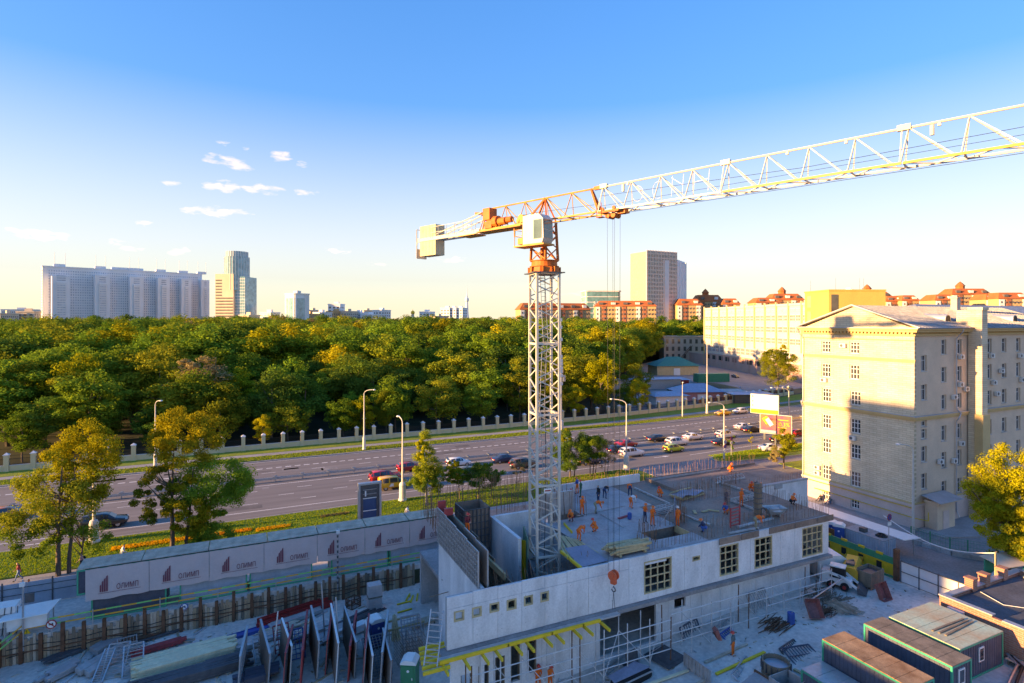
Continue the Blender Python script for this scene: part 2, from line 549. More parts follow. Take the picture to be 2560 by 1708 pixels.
scatter('grass', 12000, (77.5, 110, 75.4, 80.2), .10, .14, .06, 'grass_blade', seed=4, label='grass of the small corner lawn beside the billboards', cat='grass')
scatter('grass', 26000, (-40, 150, 111, 114.5), .09, .16, .07, 'grass_blade', seed=5, label='dry yellowish grass of the verge along the far kerb', cat='grass', keep=lambda x, y: y > 110.9 + np.where(x < 40, 0, (x - 40) ** 2 * .00055))
for i, (x0, x1, y0, y1) in enumerate(((-13.4, -5.5, 74.0, 75.2), (-4.5, 0.5, 74.1, 75.1), (1.0, 4.8, 73.6, 74.6), (8.5, 12.0, 75.4, 76.1), (43.0, 49.0, 73.9, 74.9))):
 p = scatter('flower_bed', int(260 * (x1 - x0)), (x0, x1, y0, y1), .10, .2, .06, 'flower_petal' if i not in (3, 4) else 'leaf_brown', seed=20 + i)
 tag(p, ('long orange flower bed beside the lamp post with the broad white base', 'orange flower bed around the trunks of the tall forked tree',
   'short orange flower bed right of the tall forked tree', 'faded brown flower bed left of the upright blue screen frame',
   'brown flower bed on the lawn behind the rebar of the deck')[i], 'flower bed')

# ============================================================ steel crash barrier on the median
def guard(name, x0, x1, y, label):
 t = thing(name, label, 'guardrail', (x0, y + bend(x0), 0))
 post = None
 x = x0; k = 0
 while x < x1:
  if post is None:
   b = MB(); b.bx(-.06, .06, -.09, .09, 0, .82).bx(-.3, .3, -.32, -.24, .78, .9).bx(-.1, .1, -.3, .3, .66, .76).bx(-.3, .3, .24, .32, .78, .9)
   post = b.build('post', 'galv', t); post.location = (0, 0, 0)
  else:
   like(post, (x - x0, bend(x) - bend(x0), 0), 0, t)
  if x + 4 <= x1 + 4:
   b = MB()
   for s in (-.22, .22):
    a0 = (x - x0, bend(x) - bend(x0) + s); a1 = (x + 4 - x0, bend(x + 4) - bend(x0) + s)
    for zz_, th in ((.46, .12), (.60, .12)):
     b.bar((*a0, zz_), (*a1, zz_), .07, th)
    b.bar((*a0, .53), (*a1, .53), .03, .1)
   b.build('rail', 'galv', t)
  x += 4; k += 1
 return t
guard('guardrail', -60, 184, 95.9, 'grey steel crash barrier running along the middle of the avenue')

# ============================================================ cream park fence with pillars and iron railings
M('cream', (.66, .55, .34), .85, var=.06, scale=.6, fine=.04)
M('cap_white', (.66, .66, .66), .6, var=.06)
def fy(x):
 return 120.9 + (0 if x < 40 else (x - 40) ** 2 * .00088)
ft = thing('park_fence', 'cream park fence with white capped pillars and black iron railings', 'fence', (-100, 120.9, 0))
pil = cap = None
x = -100.0; k = 0
while x < 168:
 d = 3.55
 x2 = x + d
 if pil is None:
  b = MB(); b.bx(-.34, .34, -.34, .34, 0, 2.75); b.bx(-.40, .40, -.40, .40, 0, .35)
  pil = b.build('pillar', 'cream', ft)
  b = MB(); b.bx(-.42, .42, -.42, .42, 2.752, 2.86)
  b.add([(-.4, -.4, 2.86), (.4, -.4, 2.86), (.4, .4, 2.86), (-.4, .4, 2.86), (0, 0, 3.2)], [(0, 1, 4), (1, 2, 4), (2, 3, 4), (3, 0, 4)])
  cap = b.build('cap', 'cap_white', pil)
  p0 = pil
 else:
  p0 = like(pil, (x + 100, fy(x) - 120.9, 0), 0, ft)
  like(cap, (0, 0, 0), 0, p0)
 a = math.atan2(fy(x2) - fy(x), d)
 L = math.hypot(d, fy(x2) - fy(x))
 if k == 0:
  b = MB(); b.bx(.35, L - .35, -.15, .15, 0, 1.0); low = b.build('wall_panel', 'cream', ft)
  b = MB(); b.bx(.35, L - .35, -.19, .19, 1.002, 1.08); cop = b.build('coping', 'cap_white', low)
  b = MB()
  for q in range(20):
   xx = .42 + (L - .84) * q / 19
   b.bx(xx - .016, xx + .016, -.016, .016, 1.08, 2.25)
  b.bx(.35, L - .35, -.02, .02, 1.2, 1.25).bx(.35, L - .35, -.02, .02, 2.05, 2.1)
  rail = b.build('railing', 'black', ft)
  ll = low
 else:
  ll = like(low, (x + 100, fy(x) - 120.9, 0), a, ft); like(cop, (0, 0, 0), 0, ll)
  like(rail, (x + 100, fy(x) - 120.9, 0), a, ft)
 x = x2; k += 1
# ============================================================ trees
def crown_mesh(name, seed, rx, rz, n_clump, per, leaf, mat, shape='round', flat=.75, clump_r=.27, upfill=.2):
 r = np.random.default_rng(seed)
 cs = []
 while len(cs) < n_clump:
  p = r.uniform(-1, 1, 3); q = np.linalg.norm(p)
  if q > 1 or q < .35 and r.random() < .8:
   continue
  z = (p[2] + 1) / 2
  if shape == 'cone':
   lim = 1.05 - z * .85
  elif shape == 'col':
   lim = .55 + .45 * math.sin(math.pi * min(1, z * 1.1 + .1))
  elif shape == 'open':
   lim = .5 + .7 * z if z < .6 else 1
  else:
   lim = 1.0
  h = math.hypot(p[0], p[1])
  if h > lim:
   continue
  cs.append((p[0] * rx, p[1] * rx, z * rz, rx * clump_r * r.uniform(.65, 1.35)))
 cs = np.array(cs)
 n = n_clump * per
 ci = np.repeat(np.arange(n_clump), per)
 d = r.normal(size=(n, 3)); d /= np.linalg.norm(d, axis=1)[:, None]
 rad = cs[ci, 3] * (r.random(n) ** .45)
 P = cs[ci, :3] + d * rad[:, None] * np.array([1, 1, flat])
 nrm = d + r.normal(size=(n, 3)) * .55 + np.array([0, 0, .35])
 nrm /= np.linalg.norm(nrm, axis=1)[:, None]
 u = np.cross(nrm, r.normal(size=(n, 3))); u /= np.linalg.norm(u, axis=1)[:, None]
 v = np.cross(nrm, u)
 s = leaf * r.uniform(.55, 1.35, n)[:, None]
 V = np.stack([P - u * s * .5, P - v * s * .32 , P + u * s * .5, P + v * s * .32 + nrm * s * .12], 1).reshape(-1, 3)
 F = np.arange(n * 4).reshape(-1, 4)
 me = npmesh(name, V, F)
 me.materials.append(MATS[mat])
 return me, cs
def trunk_mb(h, r0, seed, cs=None, z0=0.0, limbs=7, lean=0.0, fork=None):
 r = random.Random(seed); b = MB()
 pts = [(0, 0, 0)]; n = 6
 for i in range(1, n + 1):
  pts.append((pts[-1][0] + r.uniform(-.12, .12) * h / 12 + lean * h / n, pts[-1][1] + r.uniform(-.12, .12) * h / 12, h * i / n))
 for i in range(n):
  b.tube(pts[i], pts[i + 1], r0 * (1 - .13 * i), r0 * (1 - .13 * (i + 1)), 7, cap=False)
 if cs is not None:
  for q in r.sample(range(len(cs)), min(limbs, len(cs))):
   e = (cs[q][0], cs[q][1], cs[q][2] + z0)
   k = min(n - 1, max(2, int(n * .35 + n * .5 * cs[q][2] / (cs[:, 2].max() + .01))))
   s = pts[k]
   mid = tuple(s[i] * .5 + e[i] * .5 + (0, 0, .06 * h)[i] * -.5 for i in range(3))
   b.tube(s, mid, r0 * .42, r0 * .28, 5, cap=False); b.tube(mid, e, r0 * .28, r0 * .07, 5, cap=False)
 return b
# prototypes: (crown mesh, trunk mesh, total height)
PROTO = {}
def proto(key, seed, rx, rz, nc, per, leaf, mat, shape, foot, bark='bark', **kw):
 me, cs = crown_mesh('crown', seed, rx, rz, nc, per, leaf, mat, shape, **kw)
 tb = trunk_mb(foot + rz * .7, max(.13, rx * .055), seed, cs, foot)
 tm = tb.mesh('trunk'); tm.materials.append(MATS[bark])
 PROTO[key] = (me, tm, foot + rz + rx * .2, foot)
FOR = []
for i, (mat, shape) in enumerate((('leaf_green', 'round'), ('leaf_dark', 'round'), ('leaf_olive', 'round'), ('leaf_green', 'open'), ('leaf_dark', 'open'), ('leaf_olive', 'col'), ('leaf_gold', 'round'), ('leaf_dark', 'col'), ('leaf_green', 'col'), ('leaf_brown', 'round'))):
 proto('f%d' % i, 100 + i, 4.9 + (i % 3) * .4 - (1.0 if shape == 'col' else 0), 13.5 + (i % 2) * 1.5, 52, 190, .46, mat, shape, 3.6, clump_r=.33)
TREES = []
def tree(key, x, y, h, label, name='forest_tree', cat='tree', group=None, rz=None, wide=1.0, z=0.0):
 me, tm, H0, foot = PROTO[key]
 t = thing(name, label, cat, (x, y, z), rnd.uniform(0, 6.28) if rz is None else rz, group)
 s = h / H0
 t.scale = (s * wide, s * wide, s)
 c = obj('crown', me, t); c.location = (0, 0, foot)
 obj('trunk', tm, t)
 TREES.append(t)
 return t
# --- the wooded park: trees on a jittered grid behind the fence
def forest_limit(x, y):
 px = proj(x, y, 10)[0]
 d = depth(x, y)
 lim = 1480 + max(0, min(190, d - 140)) / 190 * 150 if d < 362 else 1775
 return px < lim
rf = random.Random(11)
spots = []
y = 126.0; row = 0
while y < 640:
 st = 9.6 + (y - 126) * .010
 xl, xr = -.36 * y - 30, 1.15 * y + 40
 x = xl + (row % 2) * st * .5
 while x < xr:
  xx = x + rf.uniform(-.36, .36) * st; yy = y + rf.uniform(-.36, .36) * st
  if yy > fy(xx) + 3.0 and forest_limit(xx, yy):
   d = depth(xx, yy)
   px = proj(xx, yy, 0)[0]
   if -160 < px < 1800:
    top = 13.0 + 7.5 * min(1, max(0, (yy - 128) / 45)) + 6.2 * min(1, max(0, (yy - 170) / 200))
    if px < 350:
     top -= 1.8 * (350 - px) / 350 * min(1, max(0, (yy - 150) / 200))
    h = top * rf.uniform(.66, 1.16)
    if yy > 300:
     h = top * rf.uniform(.88, 1.05)
    spots.append((xx, yy, h, px))
  x += st
 y += st * .88; row += 1
spots.sort(key=lambda s: s[1] - s[0] * .0)
tone = {0: 'mid green', 1: 'dark green', 2: 'olive', 3: 'mid green open crowned', 4: 'dark green open crowned', 5: 'tall olive', 6: 'golden yellow', 7: 'narrow dark green', 8: 'narrow bright green', 9: 'brownish thin leaved'}
marks = [(-200, 90, 'left of the long slab block'), (90, 200, 'below the slab block left end'), (200, 330, 'below the slab block middle'), (330, 460, 'below the slab block right half'), (460, 560, 'left of the glass tower'),
         (560, 640, 'below the glass tower'), (640, 720, 'right of the glass tower'), (720, 800, 'below the white tower'), (800, 900, 'right of the white tower'), (900, 1000, 'left of the church dome'),
         (1000, 1090, 'below the church dome'), (1090, 1180, 'below the television tower'), (1180, 1300, 'left of the crane mast'), (1300, 1420, 'behind the crane mast'), (1420, 1520, 'below the green glass block'), (1520, 1620, 'below the orange roof'), (1620, 1900, 'below the ribbed tower')]
depthw = [(0, 133, 'at the park fence'), (133, 143, 'second from the fence'), (143, 154, 'third from the fence'), (154, 168, 'fourth from the fence'), (168, 185, 'mid wood'), (185, 9999, 'deep in the wood')]
wood = []
for i, (x, y, h, px) in enumerate(spots):
 k = rf.choices(range(10), (24, 14, 24, 12, 6, 9, 8 if y > 135 else 4, 4, 8, 1.2))[0]
 if i < 255:
  mk_ = next(m for m in marks if m[0] <= px < m[1])[2]
  dw = next(q for q in depthw if q[0] <= y < q[1])[2]
  tree('f%d' % k, x, y, h, '%s tree, %s, %s' % (tone[k], dw, mk_), group='trees of the wooded park', wide=rf.uniform(1.15, 1.65))
 else:
  wood.append((x, y, h, k))
# young trees along the fence with sunny crowns (seen singly in front of the wood)
for (px, py, ztop, key, lab, wd) in ((655, 1118, 1035, 'f6', 'small bright yellow green tree leaning over the park fence right of the forked street tree', 1.0), (640, 1095, 1000, 'f1', 'broad dark tree at the fence behind the small yellow green one', 1.5), (900, 1095, 988, 'f6', 'sunlit golden tree at the fence behind the far lamp post', 1.25),
                                   (965, 1090, 968, 'f2', 'slim golden tree behind the fence, between the two lamp posts', .7), (1500, 1042, 880, 'f6', 'tall golden poplar like tree at the fence right of the crane hook ropes', .95), (1590, 1010, 905, 'f2', 'olive green tree at the fence left of the green depot roof', 1.1), (1605, 1035, 945, 'f6', 'lower yellow green tree at the fence left of the depot sheds', 1.1), (1475, 1060, 960, 'f6', 'small golden tree at the fence pillars right of the crane', .9), (1560, 1030, 960, 'f0', 'green bushy tree at the fence below the golden poplar', 1.2)):
 x, y = at(px, py)
 y = max(y, fy(x) - 1.2 if lab.startswith('small bright') else fy(x) + 1.6); d = depth(x, y)
 tree(key, x, y, zat(ztop, d), lab, wide=wd)
# --- the rest of the wood reads as one mass: one object that repeats the same crowns
pc = bpy.data.collections.new('wood_crowns')
for i in range(10):
 pass
protos_in = {}
for t in TREES:
 for c in t.children:
  if c.name.startswith('crown') and c.data.name not in protos_in:
   protos_in[c.data.name] = c
me = bpy.data.meshes.new('wood')
me.from_pydata([(x, y, 0) for x, y, h, k in wood], [], [])
a1 = me.attributes.new('height', 'FLOAT', 'POINT'); a1.data.foreach_set('value', [h / 18.0 for x, y, h, k in wood])
a2 = me.attributes.new('pick', 'INT', 'POINT'); a2.data.foreach_set('value', [k for x, y, h, k in wood])
a3 = me.attributes.new('turn', 'FLOAT', 'POINT'); a3.data.foreach_set('value', [rf.uniform(0, 6.28) for _ in wood])
wo = obj('wood', me, kind='stuff')
tag(wo, 'dense far wood of the park reading as one mass of crowns up to the skyline', 'wood')
ng = bpy.data.node_groups.new('wood', 'GeometryNodeTree')
ng.interface.new_socket('Geometry', in_out='INPUT', socket_type='NodeSocketGeometry')
ng.interface.new_socket('Geometry', in_out='OUTPUT', socket_type='NodeSocketGeometry')
gi = ng.nodes.new('NodeGroupInput'); go = ng.nodes.new('NodeGroupOutput')
join = ng.nodes.new('GeometryNodeJoinGeometry')
for k in range(10):
 src = protos_in.get(PROTO['f%d' % k][0].name)
 if src is None:
  continue
 oi = N(ng, 'GeometryNodeObjectInfo', transform_space='ORIGINAL'); oi.inputs['Object'].default_value = src
 oi.inputs['As Instance'].default_value = True
 nm = N(ng, 'GeometryNodeInputNamedAttribute', data_type='INT'); nm.inputs['Name'].default_value = 'pick'
 cmp_ = N(ng, 'FunctionNodeCompare', data_type='INT', operation='EQUAL'); cmp_.inputs['B'].default_value = 0
 ca = [s for s in cmp_.inputs if s.type == 'INT']
 ca[1].default_value = k
 ng.links.new(nm.outputs[0], ca[0])
 iop = ng.nodes.new('GeometryNodeInstanceOnPoints')
 ng.links.new(gi.outputs[0], iop.inputs['Points'])
 ng.links.new(cmp_.outputs[0], iop.inputs['Selection'])
 ng.links.new(oi.outputs['Geometry'], iop.inputs['Instance'])
 tn = N(ng, 'GeometryNodeInputNamedAttribute', data_type='FLOAT'); tn.inputs['Name'].default_value = 'turn'
 cx = ng.nodes.new('ShaderNodeCombineXYZ'); ng.links.new(tn.outputs[0], cx.inputs['Z'])
 ng.links.new(cx.outputs[0], iop.inputs['Rotation'])
 hn = N(ng, 'GeometryNodeInputNamedAttribute', data_type='FLOAT'); hn.inputs['Name'].default_value = 'height'
 sv = ng.nodes.new('ShaderNodeCombineXYZ'); mw = N(ng, 'ShaderNodeMath', operation='MULTIPLY'); mw.inputs[1].default_value = 1.4; ng.links.new(hn.outputs[0], mw.inputs[0])
 ng.links.new(mw.outputs[0], sv.inputs[0]); ng.links.new(mw.outputs[0], sv.inputs[1]); ng.links.new(hn.outputs[0], sv.inputs[2]); ng.links.new(sv.outputs[0], iop.inputs['Scale'])
 tr = ng.nodes.new('GeometryNodeTranslateInstances')
 cz = ng.nodes.new('ShaderNodeCombineXYZ')
 ml = N(ng, 'ShaderNodeMath', operation='MULTIPLY'); ml.inputs[1].default_value = 3.6
 ng.links.new(hn.outputs[0], ml.inputs[0]); ng.links.new(ml.outputs[0], cz.inputs['Z'])
 tr.inputs['Local Space'].default_value = False
 ng.links.new(iop.outputs[0], tr.inputs[0]); ng.links.new(cz.outputs[0], tr.inputs['Translation'])
 ng.links.new(tr.outputs[0], join.inputs[0])
ng.links.new(join.outputs[0], go.inputs[0])
md = wo.modifiers.new('wood', 'NODES'); md.node_group = ng

by = {}
for t in TREES:
 by.setdefault(t['label'], []).append(t)
for l_, ts in by.items():
 ts.sort(key=lambda t: proj(t.location.x, t.location.y, 0)[0])
 for i, t in enumerate(ts if len(ts) > 1 else ()):
  t['label'] = l_ + ', ' + (('left one', 'right one') if len(ts) == 2 else ('left one', 'middle one', 'right one') if len(ts) == 3 else ['leftmost', 'second from left', 'third from left', 'fourth from left', 'fifth from left', 'sixth from left', 'seventh from left', 'eighth from left'][:len(ts)])[i]
# --- street trees, each with its own crown
def own_tree(name, x, y, parts, trunk, label, bark='bark', z=0.05, cat='tree'):
 t = thing(name, label, cat, (x, y, z))
 for i, (dx, dy, foot, rx, rz, nc, per, lf, mat, shape) in enumerate(parts):
  me, cs = crown_mesh('crown', hash((name, i, int(x * 10))) % 9999 if False else int(abs(x * 31 + y * 17 + i * 7)), rx, rz, int(nc * 1.25), int(per * 2.2), lf * .64, mat, shape, clump_r=.24)
  c = obj('crown', me, t); c.location = (dx, dy, foot)
  if i == 0:
   cs0 = cs
 trunk(t, cs0)
 return t
def stems(lst, bark, limbs=9):
 def f(t, cs):
  for (dx, dy, h, r0, lean) in lst:
   tb = trunk_mb(h, r0, int(h * 100 + dx * 10), cs * np.array([1, 1, 1, 1]) if limbs else None, h * .42, limbs, lean)
   o = tb.build('trunk', bark, t, smooth=True); o.location = (dx, dy, 0)
 return f
x, y = at(146, 1440, 0)  # upper crown gets golden leaves to carry the low sun in its colour
own_tree('street_tree', x, y, ((1.8, 1.0, 6.8, 3.5, 8.0, 46, 150, .30, 'leaf_gold', 'open'), (-.6, .5, 5.0, 4.2, 5.8, 40, 150, .30, 'leaf_olive', 'round'), (-2.5, 0, 2.6, 3.2, 4.0, 16, 130, .30, 'leaf_green', 'round'), (1.6, 0, 1.5, 2.6, 3.6, 12, 120, .28, 'leaf_green', 'round')),
         stems(((0, 0, 11.5, .24, .04), (.8, .2, 10.5, .2, .05), (1.6, .3, 4.5, .12, .12)), 'bark'), 'tall tree with sunlit gold top and paired trunks on the pavement at the left edge')
x, y = at(440, 1392, 0)  # sunlight on the top is coloured in with golden leaves
own_tree('street_tree', x, y, ((1.0, .5, 9.3, 3.7, 6.2, 50, 150, .28, 'leaf_gold', 'round'), (-1.6, .2, 3.6, 2.3, 6.2, 28, 140, .28, 'leaf_olive', 'col'), (3.6, .8, 4.6, 4.0, 5.2, 50, 150, .30, 'leaf_green', 'round'), (1.4, -1.2, 2.3, 2.2, 6.8, 34, 140, .28, 'leaf_gold', 'col'), (3.6, 0, .8, 2.6, 3.4, 22, 130, .28, 'leaf_green', 'round')),
         stems(((-.4, 0, 11, .26, .03), (.9, .2, 9, .2, .07)), 'bark'), 'tall forked street tree with sunlit gold top and green spreading side')
x, y = at(1065, 1265, 0)
own_tree('birch_tree', x, y, ((0, 0, 2.3, 2.7, 7.6, 46, 150, .24, 'leaf_olive', 'cone'), (-.2, -.3, 1.6, 2.3, 3.2, 24, 140, .24, 'leaf_green', 'round'), (-.5, 0, 6.0, 1.3, 4.0, 18, 120, .24, 'leaf_gold', 'cone')),
         stems(((0, 0, 8, .13, 0),), 'birch_bark', 5), 'slender birch with white trunk on the lawn left of the crane mast')
for (px, py, lab, prt, tr_) in (
 (1145, 1250, 'small leaning tree with yellow top just right of the birch', ((-.9, 0, 2.6, 1.5, 3.0, 20, 110, .24, 'leaf_gold', 'round'), (-.4, 0, 2.0, 1.8, 2.4, 20, 120, .24, 'leaf_green', 'round')), ((.3, 0, 3.5, .09, -.08),)),
 (1195, 1248, 'low green tree between the birch and the crane mast', ((.6, 0, 1.4, 2.6, 3.4, 34, 140, .25, 'leaf_dark', 'round'), (2.3, .2, 2.2, 1.6, 3.0, 14, 120, .25, 'leaf_green', 'round')), ((0, 0, 3.0, .11, .1), (2.0, 0, 3.0, .1, .05))),
 (1290, 1245, 'young bare stemmed tree left of the crane mast', ((0, 0, 2.4, 1.2, 3.0, 8, 60, .2, 'leaf_brown', 'round'),), ((0, 0, 4.0, .06, .0),)),
 (1425, 1196, 'broad dark green tree just right of the crane mast behind the deck', ((0, 0, 1.2, 3.0, 6.6, 60, 150, .26, 'leaf_dark', 'round'), (-.6, 0, 5.5, 1.3, 4.0, 14, 120, .24, 'leaf_olive', 'cone')), ((0, 0, 6, .14, 0), (.8, 0, 5, .1, .06))),
 (1480, 1192, 'rounded green tree with many stems right of the crane mast', ((.3, 0, 2.2, 2.6, 4.4, 40, 140, .26, 'leaf_green', 'open'),), ((-.3, 0, 4, .1, -.05), (.2, 0, 4.5, .1, .05), (.7, .2, 4, .08, .12))),
 (1512, 1188, 'thin grey brown bush beside the lamp post behind the deck', ((.4, 0, 1.0, 2.0, 4.6, 18, 60, .2, 'leaf_brown', 'open'),), ((0, 0, 4, .07, .02), (.5, 0, 3.6, .06, .1))),
 (1960, 1172, 'small leafy tree in front of the lower billboard', ((0, 0, 1.8, 2.1, 4.8, 34, 130, .24, 'leaf_olive', 'round'), (-1.6, 0, 1.2, 1.6, 2.8, 14, 100, .22, 'leaf_brown', 'round')), ((0, 0, 4.2, .16, 0),)),
 (1880, 1128, 'thin yellow sapling on the corner lawn', ((-.4, 0, 1.3, .7, 3.2, 8, 70, .2, 'leaf_gold', 'col'),), ((0, 0, 3, .05, -.05),)),
 (1832, 1136, 'dark young bush by the no stopping sign on the corner lawn', ((0, 0, .6, .8, 3.0, 9, 80, .2, 'leaf_dark', 'col'),), ((0, 0, 2.5, .05, 0),)),
):
 x, y = at(px, py, 0)
 own_tree('young_tree', x, y, prt, stems(tr_, 'bark', 4), lab)
# tree in front of the long white office block
x, y = at(1945, 985, 0)
own_tree('street_tree', x, y, ((0, 0, 3.0, 6.2, 12.5, 70, 130, .42, 'leaf_olive', 'round'), (2.5, 0, 8.5, 3.4, 8, 20, 110, .42, 'leaf_gold', 'round'), (-3.5, 0, 10.5, 2.6, 5, 14, 110, .4, 'leaf_olive', 'round')), stems(((0, 0, 12, .3, 0),), 'bark'), 'broad sunlit tree standing before the long white office block')
# big golden tree at the right edge
x, y = at(2520, 1425, 0)
own_tree('street_tree', x, y, ((.8, 0, 3.0, 3.6, 9.4, 70, 190, .26, 'leaf_gold', 'round'), (-1.6, -.6, 2.0, 2.6, 6.0, 40, 170, .26, 'leaf_gold', 'round'), (-2.6, 0, 5.2, 1.8, 4.0, 18, 170, .26, 'leaf_gold', 'round'), (2.6, 0, 2.4, 3.0, 7.5, 40, 170, .26, 'leaf_olive', 'round'), (-.6, -1.2, 1.0, 2.4, 3.4, 26, 160, .26, 'leaf_olive', 'round')), stems(((0, 0, 8, .28, 0),), 'bark'), 'large bright yellow tree at the right edge before the yellow building')
# ============================================================ tower crane
M('crane_white', (.58, .54, .47), .45, var=.07, scale=1.5, fine=.05)
M('crane_orange', (.50, .13, .02), .6, var=.3, scale=1.5, fine=.08)
M('crane_ochre', (.52, .26, .06), .6, var=.25, scale=1.5, fine=.08)
M('crane_yellow', (.62, .42, .08), .5, var=.1, scale=1.5)
M('ballast', (.56, .48, .31), .85, var=.12, scale=1.2, fine=.08)
M('cable', (.06, .06, .065), .5, .3)
glass('cab_glass', (.10, .16, .16), .08, .9)
CX, CY_, CRZ = 22.3, 41.5, R(-9)
crane = thing('tower_crane', 'tall white and orange tower crane standing inside the half built block', 'crane', (CX, CY_, -2.0))
def cl(ang):
 ca, sa = math.cos(ang), math.sin(ang)
 return lambda x, y, z: (CX + x * ca - y * sa, CY_ + x * sa + y * ca, z)
L = cl(CRZ)
HA = .95
ZJ = [-5.6, .15, 5.9, 11.65, 17.4, 23.15, 28.9]
for k in range(6):
 z0, z1 = ZJ[k], ZJ[k + 1]
 if k == 0:
  z0 = -2.0
 b = MB()
 for sx in (-1, 1):
  b.bar(L(sx * HA, -HA, z1), L(sx * HA, HA, z1), .13, .16); b.bar(L(-HA, sx * HA, z1), L(HA, sx * HA, z1), .13, .16)
 sec = b.build('mast_section', 'crane_white', crane, world=True)
 for sx, sy in ((-1, -1), (1, -1), (1, 1), (-1, 1)):
  b = MB(); b.bar(L(sx * HA, sy * HA, z0), L(sx * HA, sy * HA, z1 - .02), .19, .19, up=(math.cos(CRZ), math.sin(CRZ), 0)); b.build('chord', 'crane_white', sec, world=True)
 n = 6 if k else 2
 for f in range(4):
  b = MB()
  for i in range(n):
   za = z0 + (z1 - z0) * i / n + .1; zb = z0 + (z1 - z0) * (i + 1) / n - .05
   s = 1 if (i + f // 2) % 2 else -1
   e = HA
   p, q = {0: ((-e * s, -e), (e * s, -e)), 1: ((e, -e * s), (e, e * s)), 2: ((-e * s, e), (e * s, e)), 3: ((-e, -e * s), (-e, e * s))}[f]
   b.bar(L(*p, za), L(*q, zb), .085)
  b.build('brace', 'crane_white', sec, world=True)
 b = MB()
 b.bx(-.45, .1, .1, .85, 0, .05)
 pl = b.build('rest_platform', 'steel', sec, world=True); pl.location = (CX, CY_, z1 - .35)
 b = MB()
 lean = (.25 if k % 2 else -.1)
 for s in (-.2, .2):
  b.bar(L(s + lean, .35, z0), L(s - lean * .6, .1, z1), .045)
 m = int((z1 - z0) / .33)
 for i in range(m):
  t = (i + .5) / m
  zz = z0 + (z1 - z0) * t; dx = lean * (1 - t) - lean * .6 * t; dy = .35 * (1 - t) + .1 * t
  b.bar(L(-.2 + dx, dy, zz), L(.2 + dx, dy, zz), .03)
 b.build('ladder', 'galv', sec, world=True)
b = MB()
b.path([L(.1, .1, 28.6), L(.05, .0, 20), L(.12, -.05, 12), L(.0, .1, 4), L(.05, 0, -1.9)], .03, 5)
b.build('power_cable', 'cable', crane, world=True)
b = MB(); b.box(L(-.1, -1.08, 11.3), (.62, .04, .34), CRZ); b.build('notice_board', 'white_paint', crane, world=True)
b = MB()
for q in (-.30, .05, .35):
 b.box(L(-.1 + q * .5, -1.105, 11.3), (.16, .012, .1), CRZ)
b.build('notice_print', 'red', crane, world=True)
# slewing unit
b = MB()
for s in (-1, 1):
 b.bar(L(-1.35, s * 1.2, 28.95), L(1.35, s * 1.2, 28.95), .14, .08); b.bar(L(s * 1.2, -1.35, 28.95), L(s * 1.2, 1.35, 28.95), .14, .08)
b.build('mast_top_frame', 'steel_dark', crane, world=True)
b = MB()
b.lathe([(1.3, 29.0), (1.25, 29.42), (1.0, 29.46)], 8, (CX, CY_, 0))
for i in range(8):
 a = math.pi / 4 * i + .2
 b.box((CX + 1.22 * math.cos(a), CY_ + 1.22 * math.sin(a), 29.22), (.3, .08, .42), a)
b.build('slewing_base', 'crane_orange', crane, world=True)
b = MB(); b.lathe([(1.22, 29.46), (1.22, 29.52), (1.08, 29.54), (1.06, 29.90), (1.18, 29.92), (1.18, 29.98)], 24, (CX, CY_, 0)); b.build('slewing_ring', 'crane_orange', crane, world=True)
JA = R(-68.5)
J = cl(JA)            # x runs out along the jib, +y lies on the far side, -y towards the cabin
b = MB()
for sx, sy in ((-1, -1), (1, -1), (1, 1), (-1, 1)):
 b.bar(J(sx * .8, sy * .8, 29.98), J(sx * .72, sy * .62, 33.1), .17)
 if sx == 1 and sy == 1:
  pass
for i in range(3):
 z0 = 30 + i * 1.03; z1 = z0 + 1.03; s = 1 if i % 2 else -1
 for e in (-.74, .74):
  b.bar(J(-.78 * s, e, z0), J(.78 * s, e, z1), .09); b.bar(J(.78 * s, e, z0), J(-.78 * s, e, z1), .07)
  b.bar(J(e, -.74 * s, z0), J(e, .74 * s, z1), .09)
b.build('slewing_tower', 'crane_orange', crane, world=True)
b = MB(); b.tube((CX - .3, CY_ - .2, 29.9), (CX - .3, CY_ - .2, 31.0), .2, .16, 10); b.build('slewing_motor', 'crane_orange', crane, world=True)
# tower head and jib trusses: one top chord, two bottom chords
ZB, ZT, HW = 33.2, 35.15, .62
def truss(name, xs, mat_top, mat_bot, mat_br, front=None, zt=ZT):
 x0, x1 = xs[0], xs[-1]
 b = MB(); b.tube(J(x0, 0, zt), J(x1, 0, zt), .07, .07, 8)
 sec = b.build(name, mat_top, crane, world=True)
 for s in (-1, 1):
  b = MB(); b.bar(J(x0, s * HW, ZB), J(x1, s * HW, ZB), .10, .12)
  b.build('bottom_chord', (front if (front and s < 0) else mat_bot), sec, world=True)
 b = MB()
 for i in range(len(xs) - 1):
  a, c = xs[i], xs[i + 1]
  s = 1 if i % 2 else -1
  b.bar(J(a, HW, ZB), J(a, -HW, ZB), .07); b.bar(J(a, s * HW, ZB), J((a + c) / 2, -s * HW, ZB), .06); b.bar(J((a + c) / 2, -s * HW, ZB), J(c, s * HW, ZB), .06)
 b.build('bottom_bracing', mat_bot, sec, world=True)
 for i in range(len(xs) - 1):
  a, c = xs[i], xs[i + 1]
  for s in (-1, 1):
   b = MB(); b.bar(J(a + .15, 0, zt), J(a - .12, s * HW, ZB), .055); b.build('post', mat_br, sec, world=True)
   b = MB(); b.bar(J(a + .15, 0, zt), J(c - .35, s * HW, ZB), .065); b.build('brace', mat_br, sec, world=True)
 return sec
truss('tower_head', [-7.0, -4.6, -2.3, .1, 2.7, 5.6], 'crane_ochre', 'crane_ochre', 'crane_ochre')
b = MB()
